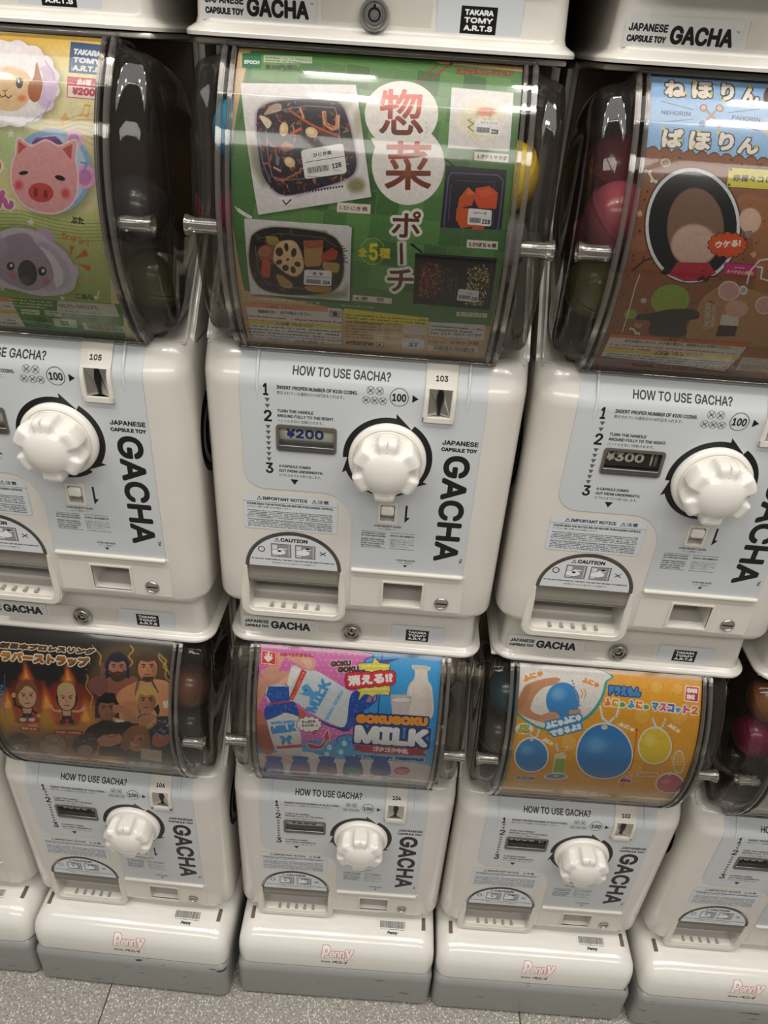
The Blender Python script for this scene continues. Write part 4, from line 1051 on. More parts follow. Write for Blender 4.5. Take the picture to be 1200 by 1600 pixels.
l;635,2045 761,2004;100;7b3a2a;100
l;724,2179 740,2091 799,2055 839,2068 838,2156;344;cc8a62;100
l;729,2169 756,2082 809,2064;81;8a4a34;100
e;415,2025,53,35,87;d9bb8a;100;0
e;407,2033,27,17,87;ecd9b2;80;0
e;637,2016,51,39,164;d9bb8a;100;0
e;628,2023,25,20,164;ecd9b2;80;0
e;473,1785,46,36,154;d9bb8a;100;0
e;465,1792,23,18,154;ecd9b2;80;0
q;214,2115 282,2100 315,2063 287,2022 249,2058;d9c7a8;100;0;0
q;249,2127 306,2201 377,2216 381,2166 290,2130;b8a184;90;0;0
q;396,1894 436,1935 510,1897 429,1858;a8694a;100;0;0
l;352,1664 425,1649 569,1725;160;a4552f;100
l;345,1739 403,1714;139;c9a172;100
l;269,2060 295,1831 331,1681 373,1641 633,1677 922,1733;70;b9bccd;55
l;867,1963 844,2137 808,2215 582,2215 310,2151;69;c8cadb;60
l;212,1978 256,1771 321,1623;120;9aa3bf;50
p;438,1550 450,1528 461,1554;241c26;100;0;0
p;462,1554 475,1533 485,1559;241c26;100;0;0
p;486,1559 499,1538 509,1563;241c26;100;0;0
p;510,1564 523,1543 533,1568;241c26;100;0;0
p;534,1568 547,1548 557,1572;241c26;100;0;0
p;558,1573 571,1553 581,1577;241c26;100;0;0
p;582,1577 595,1558 605,1582;241c26;100;0;0
p;606,1582 619,1563 629,1586;241c26;100;0;0
p;630,1587 643,1568 653,1591;241c26;100;0;0
p;654,1591 667,1573 677,1596;241c26;100;0;0
p;678,1596 691,1578 701,1600;241c26;100;0;0
p;702,1600 715,1583 725,1605;241c26;100;0;0
p;726,1605 739,1588 748,1609;241c26;100;0;0
p;750,1610 763,1593 772,1614;241c26;100;0;0
p;773,1614 787,1598 796,1619;241c26;100;0;0
p;797,1619 810,1603 820,1623;241c26;100;0;0
p;821,1623 834,1608 844,1628;241c26;100;0;0
p;845,1628 858,1613 868,1632;241c26;100;0;0
p;869,1633 882,1618 891,1637;241c26;100;0;0
p;892,1637 906,1623 915,1641;241c26;100;0;0
e;375,1788,36,15,92;6b7690;100;0
p;396,1523 511,1535 532,1551 480,1495 449,1468 407,1495;e5e2e4;100;0;0
l;422,1500 449,1468 491,1510;101;5a2030;100
s;412,1451,90,8;1;888888;3;100;80
p;562,1857 562,1867 567,1875 577,1881 591,1885 860,1945 875,1947 886,1945 894,1939 898,1930 933,1756 933,1746 928,1738 918,1732 904,1728 634,1675 619,1673 608,1675 600,1680 596,1689;e6e4e8;100;0;0
t;ひじき煮;663,1833,148,30;1c1c22;121;10;;;0;100
l;598,1791 902,1855;40;333333;100
p;613,1751 792,1789 804,1740 624,1705;d8d6da;100;0;0
l;616,1752 623,1711;32;2a2a30;100
l;627,1754 634,1714;52;2a2a30;100
l;638,1756 645,1716;71;2a2a30;100
l;649,1759 656,1718;42;2a2a30;100
l;660,1761 667,1721;61;2a2a30;100
l;671,1763 678,1723;32;2a2a30;100
l;682,1766 689,1725;52;2a2a30;100
l;694,1768 701,1728;71;2a2a30;100
l;705,1770 712,1730;42;2a2a30;100
l;716,1773 723,1732;61;2a2a30;100
l;727,1775 734,1735;32;2a2a30;100
l;738,1777 745,1737;52;2a2a30;100
l;749,1780 756,1739;71;2a2a30;100
l;760,1782 767,1742;42;2a2a30;100
l;771,1784 778,1744;61;2a2a30;100
l;782,1787 789,1746;32;2a2a30;100
t;128;820,1758,75,38;1c1c22;153;20;;;0;100
s;818,1741,88,13;1;333333;5;100;80
s;612,1685,145,13;1;444444;6;100;80
p;870,1513 1143,1514 1142,1441 867,1440;d9d5cd;100;0;0
t;1.ひじき煮;890,1460,229,33;6b2a28;1;8;;;0;100
e;1339,2205,291,265,-179;e9e5e2;100;0
e;1422,1826,298,290,112;e9e5e2;100;0
p;1109,2005 1600,2037 1668,1962 1157,1929;e9e5e2;100;0;0
t;惣;1173,2031,352,361;!#d8604e#6a3226,1320,2279,1335,2084;32;65;;;0;100
t;菜;1246,1631,375,360;!#d0563a#7a3420,1397,2004,1415,1778;31;65;;;0;100
e;1416,1759,38,31,-178;8a5a20;60;86
t;そ;1530,2140,20,19;9a8f8c;38;0;;;0;100
t;う;1533,2101,20,19;9a8f8c;38;0;;;0;100
t;ざ;1536,2064,20,19;9a8f8c;38;0;;;0;100
t;い;1539,2026,20,19;9a8f8c;37;0;;;0;100
p;1719,2443 2209,2433 2214,1976 1726,1971;dedbdd;100;0;0
e;1965,2223,209,186,-179;e6e3df;90;153
e;1967,2191,165,141,-178;e6dcb4;70;284
r;1829,2258 2093,2276 2110,2072 1868,2056;120;efe9cf,d9cf9a,e9d0a8,bcc48a,efe8e0;287;200;5;;100
e;2005,2265,77,31,-176;cf5a48;75;110
l;1862,2194 1914,2165 1872,2136 1919,2107;87;3f5a36;70
p;1925,2191 1926,2196 1929,2200 1936,2202 1944,2203 2105,2203 2114,2203 2120,2200 2124,2197 2125,2191 2130,2094 2129,2088 2126,2085 2120,2083 2111,2082 1950,2083 1941,2084 1935,2086 1931,2090 1929,2095;e9e8ec;100;0;0
t;ポテトサラダ;1969,2169,130,19;555555;1;0;;;0;100
b;1941,2103,104,40;33333a;3
t;228;2058,2098,55,36;222222;-6;16;;;0;100
p;1941,1960 2212,1955 2214,1891 1943,1894;dad7d0;100;0;0
t;2.ポテトサラダ;1962,1908,239,33;2c2c2c;-2;11;;;0;100
l;1708,1891 1789,1838;128;15151a;100
e;1730,1875,16,9,-177;15151a;100;0
p;1724,1841 2208,1839 2221,1393 1720,1378;262331;100;0;0
l;1751,1758 1777,1791 2143,1796 2190,1760 2192,1403 2155,1354 1792,1349 1750,1387 1751,1758;109;5a5878;100
l;1810,1736 2121,1743 2147,1414;54;6b6a86;60
l;1776,1707 1782,1444;82;4f4d68;100
p;1914,1695 1981,1648 1962,1562 1846,1528 1852,1608;c4542a;100;0;0
p;1977,1689 2082,1714 2158,1667 2158,1548 2016,1544 1975,1602;cf4f2c;100;0;0
p;1839,1533 1936,1539 1989,1403 1890,1383 1842,1448;c9582a;100;0;0
p;1983,1457 2086,1437 2078,1382 1983,1381;c0502a;100;0;0
p;1920,1691 1976,1647 1906,1632;e07c3a;70;0;0
p;2002,1670 2084,1693 2131,1657 2036,1620;dd6a3c;60;0;0
p;1936,1527 1937,1532 1941,1536 1947,1538 1955,1539 2107,1536 2115,1535 2121,1533 2125,1529 2126,1524 2132,1425 2131,1420 2127,1416 2122,1414 2113,1413 1958,1416 1949,1417 1943,1419 1939,1423 1938,1429;e2e1e6;100;0;0
t;かぼちゃ煮;1978,1499,106,19;222222;-5;0;;;0;100
b;1954,1433,90,37;2a2a30;7
t;228;2055,1429,67,35;222222;-8;17;;;0;100
p;1952,1299 2208,1300 2212,1235 1953,1235;d9d5cd;100;0;0
t;3.かぼちゃ煮;1970,1247,228,36;4a2420;4;14;;;0;100
p;22,1422 40,1428 94,1394 168,1358 165,1339 126,1343 60,1380;dcdad8;100;0;0
e;45,1417,11,5,157;2f5a2c;100;0
p;114,1325 1010,1326 1003,658 118,658;1c3018;50;130;0
p;101,1338 965,1341 995,1325 988,676 107,676;d6d3d6;100;0;0
p;325,1274 794,1285 795,1232 346,1223;5e6f2a;90;109;0
p;439,733 935,774 969,879 964,710 697,673;67753a;70;178;0
q;138,1121 183,1228 370,1288 772,1268 902,1185 933,1042 917,875 817,758 532,700 260,718 156,815 124,983;5a6040;70;90;68
q;138,1121 183,1228 370,1288 772,1268 902,1185 933,1042 917,875 817,758 532,700 260,718 156,815 124,983;1d1815;100;0;0
r;138,1121 183,1228 370,1288 772,1268 902,1185 933,1042 917,875 817,758 532,700 260,718 156,815 124,983;70;3a2a1c,4a3322,2a1d14,5a4028,1a1512;565;200;11;;100
e;284,1075,90,67,-151;8a5236;100;0
e;261,1085,59,44,-158;a86b4a;80;0
p;229,965 233,989 240,1006 249,1016 261,1019 284,1019 295,1015 302,1003 305,985 304,959 299,907 295,880 288,861 278,851 266,849 242,853 231,858 224,871 221,890 222,916;b5482a;100;0;0
p;276,1212 368,1213 412,1151 343,1135 287,1153;9c8448;100;0;0
q;348,880 412,872 490,803 464,762 383,781;a4854a;100;0;0
p;595,1153 596,1172 602,1187 612,1196 627,1200 728,1210 742,1209 752,1202 757,1190 758,1171 748,1039 745,1019 738,1004 729,994 716,989 629,976 617,977 608,984 602,998 599,1018;a8814e;100;0;0
p;593,1197 761,1214 756,1153 637,1134 592,1153;9a5238;100;0;0
p;739,1085 829,1158 886,1129 870,1061 750,1029;a23c28;100;0;0
p;752,1013 754,1022 762,1029 777,1033 797,1033 858,1031 878,1028 892,1022 899,1013 900,1001 893,962 888,950 879,943 866,940 848,941 795,952 778,956 765,963 757,972 754,982;a8884a;100;0;0
p;588,780 586,788 596,794 618,798 653,801 760,807 795,808 818,806 830,800 830,792 816,764 808,755 795,749 776,745 752,743 681,743 657,743 637,746 622,752 611,759;a9762e;100;0;0
e;508,953,23,17,-169;38401c;100;0
q;360,1137 412,1179 503,1188 553,1139 590,1017 577,934 517,883 437,905 353,977 333,1033;8a6a4a;90;0;56
q;360,1137 412,1179 503,1188 553,1139 590,1017 577,934 517,883 437,905 353,977 333,1033;d2b48c;100;0;0
e;387,1088,38,32,84;3a2618;100;0
e;448,1132,35,18,92;3a2618;100;0
e;510,1091,39,22,76;3a2618;100;0
e;381,1000,29,21,-150;3a2618;100;0
e;433,952,30,27,53;3a2618;100;0
e;499,940,33,21,98;3a2618;100;0
e;539,993,27,24,171;3a2618;100;0
e;455,1028,15,13,-133;8a3a22;100;0
l;184,1124 194,917 266,785 582,771;79;aab0a8;45
l;198,1180 391,1242 761,1230 874,1162;67;8f9a90;50
l;897,1163 930,1177;67;1d1815;100
l;897,1146 947,1158;67;1d1815;100
l;898,1128 963,1139;67;1d1815;100
l;898,1110 932,1117;68;1d1815;100
l;898,1092 948,1098;68;1d1815;100
l;898,1074 964,1079;68;1d1815;100
l;899,1056 933,1056;68;1d1815;100
l;899,1038 949,1037;69;1d1815;100
l;921,1070 973,1034;68;2a2420;100
p;595,936 597,942 602,947 610,949 620,951 809,957 819,957 827,954 831,950 832,944 828,828 826,822 821,817 814,814 803,813 608,808 598,809 590,812 586,816 585,823;dedde2;100;0;0
t;煮　物;671,907,81,27;222222;9;7;;;0;100
l;608,888 819,892;36;333333;100
b;610,825,126,40;2a2a30;4
t;228;754,827,60,35;222222;-3;18;;;0;100
p;1017,744 1361,738 1358,681 1012,684;d2cfc6;100;0;0
t;4.煮　物;1035,691,254,41;5a3a34;5;8;;;0;100
t;全;1050,1100,82,76;d6c62e;-8;35;;;0;100
t;5;1145,1072,78,142;dccb2a;7;59;;;0;100
t;種;1231,1097,94,87;d6c62e;-2;35;;;0;100
l;1274,1118 1267,1101 1258,1084 1246,1070 1232,1058 1216,1048 1198,1042 1180,1039 1162,1039 1145,1043 1128,1050 1113,1060 1099,1073 1089,1088 1080,1105;47;c9bc3a;100
l;1078,1178 1085,1196 1094,1211 1106,1225 1121,1237 1136,1246 1153,1251 1171,1254 1189,1254 1206,1250 1222,1244 1238,1234 1251,1222 1262,1208 1270,1192;46;c9bc3a;100
t;ポ;1326,1274,238,206;5f2c22;23;45;226,dfe3d8;;0;100
t;チ;1318,802,227,210;5f2c22;33;51;255,dfe3d8;;0;100
p;1386,1238 1444,1242 1460,1056 1401,1051;dfe3d8;100;68;91
p;1396,1232 1423,1238 1440,1060 1412,1053;5f2c22;100;0;0
l;1491,1231 1589,1170;159;0d0d10;100
e;1509,1223,23,11,151;0d0d10;100;0
p;1534,1160 2216,1168 2221,1022 2222,690 1547,699;141114;100;0;0
l;1567,1151 2202,1156;58;3c3c44;100
l;2182,1137 2179,945 2187,761;58;3f3f4a;100
r;1585,1083 1677,1107 1764,1048 1771,862 1719,764 1597,767;420;a8402e,c05a40,8a3026,d07a58,7a2a22;305;700;21;;100
r;1746,1059 1905,1058 1911,793 1777,796;130;4a3a24,2f3a1c,5c4a2e,3a2a1c,6a5a3a;401;600;22;80;100
r;1986,1064 2110,1109 2162,1065 2181,894 2149,730 2003,732 1994,905;420;c9b878,e0d2a0,a89858,8a6a3a,d9c88e;235;400;23;;100
p;1927,866 1929,870 1932,874 1938,876 1946,876 2090,873 2098,872 2104,870 2107,866 2108,861 2109,769 2108,764 2104,760 2099,758 2090,758 1942,763 1934,764 1928,767 1925,771 1924,776;cfcfd6;100;0;0
t;ナムル;1990,837,61,18;222222;-29;0;;;0;100
b;1938,784,102,35;2a2a30;8
t;228;2049,774,49,35;222222;-17;13;;;0;100
p;1937,646 2209,654 2211,606 1937,600;c4c4b4;100;0;0
t;5.ナムル;1961,611,223,30;5c5c54;13;7;;;0;100
s;161,612,702,43;1;d9ddd0;9;80;80
p;41,563 43,571 49,576 60,579 75,580 884,589 899,588 910,586 917,580 919,573 905,118 903,107 896,99 885,94 870,92 82,78 67,80 57,84 51,92 49,103;d4d2cf;100;0;0
p;42,577 789,587 788,536 46,528;d58a62;100;0;0
t;△警告（けいこく）;225,532,340,36;8a4a30;12;8;;;0;100
t;保護者の方へ　必ずお読みください。;148,467,486,41;3a3634;12;11;;;0;100
s;36,350,869,94;2;a83a3a;4;100;80
p;46,374 914,377 913,329 51,320;cfc03a;100;0;0
t;△注意（ちゅうい）;300,325,342,43;4a4418;7;12;;;0;100
s;21,86,880,231;5;4a4a4c;5;100;80
l;40,580 919,590 904,93 48,78 40,580;41;55504a;100
p;794,559 796,566 799,570 805,573 813,574 897,574 905,574 911,571 914,566 915,559 913,486 912,478 909,473 903,470 895,469 810,470 802,471 796,474 793,479 792,486;c9c7c3;100;0;0
l;812,553 897,553 889,491 810,491 812,553;55;333333;100
e;854,523,28,24,71;333333;100;0
l;812,553 893,486;68;333333;100
s;910,612,382,26;1;dadfd2;6;80;80
p;939,594 1696,556 1703,424 935,452;d3c840;100;0;0
s;950,431,738,112;3;5a5618;7;100;80
s;943,218,333,234;6;5c5348;8;100;80
s;1301,229,376,161;6;5c5348;18;100;80
p;942,153 947,161 963,167 988,171 1024,173 1131,175 1166,175 1191,172 1206,166 1210,159 1209,134 1204,126 1189,120 1163,116 1128,114 1019,112 984,113 959,116 944,122 940,130;3a3632;100;0;0
s;952,113,249,36;1;cfcac0;2;100;80
p;1232,166 1233,170 1235,173 1238,174 1242,175 1286,175 1290,174 1293,172 1295,169 1295,166 1294,122 1293,118 1292,115 1289,114 1284,113 1240,113 1236,114 1233,116 1231,119 1231,123;d9d5cc;100;0;0
l;1233,175 1296,175 1294,113 1230,114 1233,175;68;333333;100
e;1262,144,18,15,72;333333;100;0
p;1474,461 1695,461 1698,341 1476,342;c4c0b6;100;0;0
s;1494,294,200,23;1;55504a;3;100;80
p;1474,268 1681,267 1685,116 1474,116;c9ced0;100;0;0
t;ST;1533,151,95,65;1d3f66;-9;54;;;0;100
s;1491,218,182,29;1;4a5a6a;3;100;80
p;1710,512 2203,523 2225,323 1718,325;ccccca;100;0;0
s;1731,400,468,86;2;444444;4;100;80
t;TEL 029-862-5789;1723,357,469,31;3a3a3a;23;9;;;0;100
s;1726,316,363,19;1;555555;4;100;80
s;1718,235,175,44;1;333333;5;100;80
t;エポック社;1919,238,264,48;2a2a2a;32;17;;;0;100
p;1715,192 2188,218 2192,136 1714,105;c8c2b4;100;0;0
b;1772,127,386,71;2c2a28;5"""

TAMB = """p;-1,2609 2335,2684 1964,-194 -2523,-757;dcd39a;100;0;0
p;-1,2609 2335,2684 2366,2377 51,2341;!#d9b04e#e0cf8e,1723,2635,1769,2335;100;0;0
p;-112,1165 2378,1339 2006,-186 -2523,-757;!#cdd08a#6f9a3e,1892,1305,1521,109;100;0;0
p;1939,2164 2335,2221 2314,1334 1955,1397;e6dfb4;80;755;0
e;1520,1765,254,167,-170;b7cf96;80;598
l;1853,1985 1993,1982 2131,2034 2284,2059;74;d8a95c;80
l;1854,1953 1993,1951 2132,2003 2286,2007;74;d8a95c;80
l;1853,1922 1993,1920 2132,1972 2287,1956;74;d8a95c;80
l;1853,1891 1993,1889 2133,1940 2287,1905;74;d8a95c;80
l;1853,1860 1992,1858 2133,1909 2287,1855;74;d8a95c;80
l;1852,1829 1992,1827 2133,1878 2287,1804;74;d8a95c;80
l;1239,1275 1600,1297 1881,1242 2089,1229 2302,1250;64;7f9a56;80
l;1232,1247 1595,1270 1875,1214 2084,1201 2298,1223;65;7f9a56;80
l;1225,1220 1589,1242 1870,1186 2079,1174 2293,1195;65;7f9a56;80
l;1218,1192 1583,1215 1864,1158 2073,1145 2289,1167;66;7f9a56;80
l;1210,1164 1576,1187 1858,1130 2068,1117 2284,1139;66;7f9a56;80
l;1203,1135 1570,1158 1851,1101 2062,1088 2279,1110;67;7f9a56;80
p;1586,1902 1596,1879 1624,1879 1602,1861 1607,1837 1584,1849 1560,1834 1567,1859 1546,1874 1574,1878;e4e6d8;100;0;0
p;1668,1248 1673,1225 1700,1225 1676,1207 1677,1182 1656,1194 1630,1179 1642,1205 1625,1220 1653,1224;e4e6d8;100;0;0
p;1748,560 1748,536 1770,536 1746,516 1742,489 1728,502 1703,485 1718,513 1708,530 1731,534;e4e6d8;100;0;0
p;1232,625 1231,599 1255,599 1228,578 1222,549 1207,563 1179,545 1197,575 1186,592 1211,597;e4e6d8;100;0;0
l;2177,2114 2161,2036;90;e0a850;100
l;2220,2113 2208,2037;90;e0a850;100
l;2177,2114 2223,2110;150;e0a850;100
e;2149,2036,19,11,-175;e0a850;100;0
e;2196,2033,19,11,-175;e0a850;100;0
p;1992,2008 2022,2046 2070,1999 2024,1982 2016,1945 1985,1951;e0b060;80;0;0
l;2101,634 2068,569;117;e9e9d9;100
e;2054,557,25,17,-145;e9e9d9;100;0
p;1971,2249 1987,2226 1996,2202 1995,2178 1984,2155 1965,2136 1952,2115 1954,2089 1947,2065 1931,2045 1907,2030 1878,2020 1864,1999 1850,1976 1830,1957 1804,1946 1773,1943 1743,1941 1722,1920 1697,1904 1669,1896 1639,1897 1610,1905 1583,1903 1553,1891 1524,1886 1496,1891 1471,1904 1450,1922 1420,1920 1390,1919 1363,1927 1343,1942 1329,1964 1314,1983 1285,1989 1260,2001 1244,2019 1236,2042 1235,2068 1221,2086 1199,2103 1186,2124 1182,2147 1188,2172 1201,2197 1185,2219 1176,2244 1176,2268 1186,2292 1205,2313 1216,2334 1213,2362 1217,2389 1230,2411 1252,2428 1280,2439 1291,2463 1301,2490 1317,2512 1342,2525 1371,2529 1401,2531 1418,2557 1439,2576 1465,2586 1495,2585 1526,2574 1553,2576 1579,2591 1608,2597 1637,2592 1665,2576 1690,2553 1719,2556 1750,2556 1778,2547 1801,2528 1820,2502 1838,2480 1868,2473 1894,2459 1914,2439 1925,2413 1929,2385 1945,2364 1967,2346 1982,2324 1987,2299 1983,2274;5a5636;50;244;0
p;1947,2263 1963,2240 1972,2217 1971,2193 1961,2171 1941,2151 1929,2131 1931,2106 1924,2082 1909,2062 1885,2048 1857,2038 1843,2018 1830,1994 1810,1976 1784,1965 1754,1962 1725,1961 1704,1940 1680,1924 1652,1916 1623,1917 1595,1925 1568,1924 1539,1911 1510,1906 1482,1911 1458,1924 1438,1942 1408,1939 1378,1939 1352,1946 1332,1962 1319,1983 1304,2002 1275,2008 1251,2019 1234,2036 1227,2059 1226,2085 1212,2103 1191,2119 1177,2139 1174,2163 1180,2187 1192,2211 1176,2233 1167,2257 1167,2282 1177,2305 1195,2325 1206,2346 1202,2374 1206,2400 1219,2422 1241,2438 1268,2449 1279,2473 1288,2500 1305,2521 1328,2534 1358,2538 1387,2539 1403,2565 1424,2584 1449,2594 1479,2592 1509,2582 1536,2584 1562,2599 1589,2605 1618,2599 1645,2583 1670,2561 1699,2564 1729,2564 1756,2555 1780,2537 1798,2511 1815,2489 1845,2482 1871,2469 1890,2449 1901,2424 1905,2396 1921,2376 1943,2358 1958,2337 1963,2312 1958,2287;e5dfe6;100;0;0
e;1857,2234,166,92,95;cbb2d6;90;91
l;1737,1949 1868,2043 1929,2193 1907,2345 1834,2436;119;b79ac9;80
e;1892,2218,87,49,95;d9c0e0;100;0
p;1816,2254 1829,2233 1837,2211 1839,2189 1834,2168 1822,2149 1805,2132 1799,2113 1798,2090 1792,2069 1780,2051 1763,2037 1741,2028 1720,2019 1711,1999 1697,1980 1680,1967 1659,1959 1636,1957 1613,1960 1594,1950 1575,1937 1553,1929 1531,1927 1510,1933 1491,1943 1472,1951 1449,1945 1426,1944 1405,1949 1388,1960 1374,1977 1364,1996 1343,2002 1321,2008 1303,2019 1290,2036 1283,2056 1281,2079 1273,2097 1254,2111 1240,2128 1232,2148 1231,2170 1237,2193 1246,2215 1233,2235 1225,2257 1222,2280 1227,2302 1238,2322 1254,2340 1259,2360 1257,2385 1260,2409 1270,2429 1286,2444 1306,2455 1326,2464 1332,2489 1342,2510 1357,2526 1376,2535 1398,2537 1422,2534 1439,2546 1455,2562 1475,2571 1496,2573 1519,2566 1541,2554 1561,2545 1583,2551 1605,2553 1627,2547 1647,2533 1664,2513 1678,2490 1700,2484 1723,2476 1743,2463 1758,2445 1768,2422 1773,2397 1783,2377 1803,2362 1818,2343 1827,2322 1830,2299 1825,2276;ebe6ea;100;0;0
e;1565,2206,186,180,178;e0bd8f;100;0
q;1379,2201 1353,2434 1530,2497 1716,2395 1739,2333 1518,2365;ebe6ea;90;122;0
q;1766,2423 1803,2338 1832,2247 1817,2141 1772,2109 1727,2150 1720,2239 1757,2303;a65e2e;100;0;0
e;1647,2247,42,28,96;2c2a26;100;0
e;1641,2261,14,9,96;e8e8e8;100;0
e;1675,2132,34,23,-175;d9523c;70;106
l;1520,2184 1536,2173 1554,2189;61;3a2a20;100
l;1536,2173 1541,2144;61;3a2a20;100
l;1494,2149 1511,2127 1541,2144 1567,2125 1590,2147;76;3a2a20;100
p;2010,2621 2275,2610 2284,2353 2030,2357;27477a;100;0;0
t;TAKARA;2042,2511,227,51;d9dde2;-26;49;;;0;100
t;TOMY;2050,2442,225,49;d9dde2;-17;48;;;0;100
t;A.R.T.S;2055,2374,222,48;d9dde2;-8;47;;;0;100
p;2027,2322 2277,2318 2278,2161 2035,2165;e6dcd6;100;0;0
p;2027,2322 2277,2318 2279,2250 2031,2255;c2354a;100;0;0
t;全6種;2101,2266,117,49;f0e4e2;-13;31;;;0;100
t;¥200;2070,2185,185,60;b82c46;-7;60;;;0;100
l;2027,2322 2277,2318 2278,2161 2035,2165 2027,2322;62;b82c46;100
e;1912,1566,356,292,-152;56603a;50;302
e;1892,1607,351,297,-145;8fb2de;100;0
e;1908,1605,299,255,-136;b9d3ee;100;0
e;2101,1859,74,68,-140;e8b4d4;100;0
e;2093,1856,46,42,57;c98ac2;100;0
e;2174,1591,95,82,-137;e8a8d0;100;0
e;2166,1586,63,54,53;c77fb8;100;0
l;2142,1694 2192,1683 2152,1610;134;7a8fc8;100
p;1749,1808 1790,1846 1946,1870 2007,1818 1944,1793 1772,1787;8a4a8a;100;0;0
p;1774,1831 1977,1851 1999,1818 1788,1804;5a3a7a;70;0;0
q;1590,1658 1619,1716 1646,1830 1748,1780 1867,1830 1975,1795 2109,1846 2097,1719 2106,1579 2061,1419 1943,1324 1810,1297 1656,1333 1576,1430 1564,1543;f2d3d6;100;0;135
q;1590,1658 1619,1716 1646,1830 1748,1780 1867,1830 1975,1795 2109,1846 2097,1719 2106,1579 2061,1419 1943,1324 1810,1297 1656,1333 1576,1430 1564,1543;e3a2a6;100;0;0
p;1645,1816 1706,1777 1634,1717;c05450;100;0;0
p;1998,1780 2082,1823 2064,1703;c05450;100;0;0
e;1666,1584,39,14,-168;1e1614;100;0
e;1963,1567,42,19,170;1e1614;100;0
e;1790,1447,106,72,-171;c44a48;100;0
e;1747,1448,35,16,79;8a2626;100;0
e;1828,1438,35,17,78;8a2626;100;0
e;1614,1490,40,32,51;cf3a3a;75;123
e;1994,1455,40,33,53;cf3a3a;75;123
t;ぶた;2004,1226,113,58;2f3a24;-5;32;;;0;100
t;シャン！;1890,1088,233,68;d98a3a;-116;50;;;0;100
p;1957,1045 1994,1038 1934,948;cf6a2e;100;0;0
p;1968,930 2081,1022 2100,961;cf6a2e;100;0;0
p;1975,891 2097,875 2067,823;cf6a2e;100;0;0
t;こあら;1862,524,166,66;46522e;-18;42;;;0;100
t;シャン！;1962,690,208,52;d2a058;87;19;;;0;100
t;ん;1394,1300,155,149;c767a4;-15;143;128,efe9e0;;0;100
e;1452,1621,62,52,-137;f0e6d8;100;0
e;1447,1623,46,38,48;d9723a;100;0
e;1444,1623,16,13,57;f0e6d8;100;0
q;1232,1010 1433,1136 1554,1160 1696,1140 1782,1083 1905,979 1950,828 1932,735 1852,611 1690,544 1508,526 1347,564 1136,646;55603a;50;312;104
e;1740,1080,106,83,-136;c8b0cc;100;0
e;1925,799,83,41,67;d6c0da;100;0
q;1232,1010 1433,1136 1554,1160 1696,1140 1782,1083 1905,979 1950,828 1932,735 1852,611 1690,544 1508,526 1347,564 1136,646;d4c8da;100;0;0
q;1673,1043 1812,1005 1891,858 1865,710 1769,623 1601,587 1620,801;bfb4ca;90;102;0
q;1687,1003 1770,968 1829,818 1789,684 1714,638 1742,811;e4dde6;100;0;0
q;1204,975 1317,1016 1454,1091 1609,1118 1669,1026 1726,931 1746,811 1683,675 1492,577 1346,605 1223,692 1143,797;a99ab0;100;0;0
e;1284,964,134,89,-149;b5a6bc;100;0
e;1373,813,47,29,50;1c1a1c;100;0
e;1644,788,51,33,52;1c1a1c;100;0
e;1382,821,19,12,51;e8e8e8;100;0
e;1654,794,21,13,52;e8e8e8;100;0
e;1504,758,137,80,63;35323a;100;0
e;1462,684,65,41,-141;6a6672;60;156
e;1357,719,43,28,-140;cf5a5a;60;135
e;1649,687,45,30,-144;cf5a5a;60;136
p;404,439 1233,477 1223,68 135,-22;cfcfc8;100;0;0
p;404,439 1239,478 1231,425 373,383;cf8a4a;100;0;0
p;303,258 1218,317 1218,266 267,196;c8ba34;100;0;0
s;693,302,499,78;2;9a4a44;3;100;80
s;541,21,602,167;3;4a4a48;4;100;80
p;1242,478 2272,503 2149,0 1189,-5;4d7e2e;100;0;0
s;1218,360,388,112;3;dfe6cc;6;100;80
p;1678,484 2199,492 2201,337 1611,331;c9cdbf;100;0;0
t;0570-041173;1670,401,355,43;4a4a48;22;13;;;0;100
s;1704,339,433,36;1;555555;5;100;80
p;1273,341 1454,344 1429,274 1257,270;c6d0b8;100;0;0
s;1252,259,168,60;2;38502a;3;100;80
p;1501,349 1662,347 1635,272 1480,275;c6d0b8;100;0;0
s;1484,276,145,64;2;38502a;4;100;80
p;1536,241 1758,244 1724,118 1507,119;c0cbb6;100;0;0
t;ST;1581,141,85,75;2a3a4a;-26;54;;;0;100
e;1402,197,77,44,-149;24502a;80;0
p;1798,204 2218,206 2198,101 1785,98;c4cdb6;100;0;0
b;1837,114,332,93;2c3a28;5"""

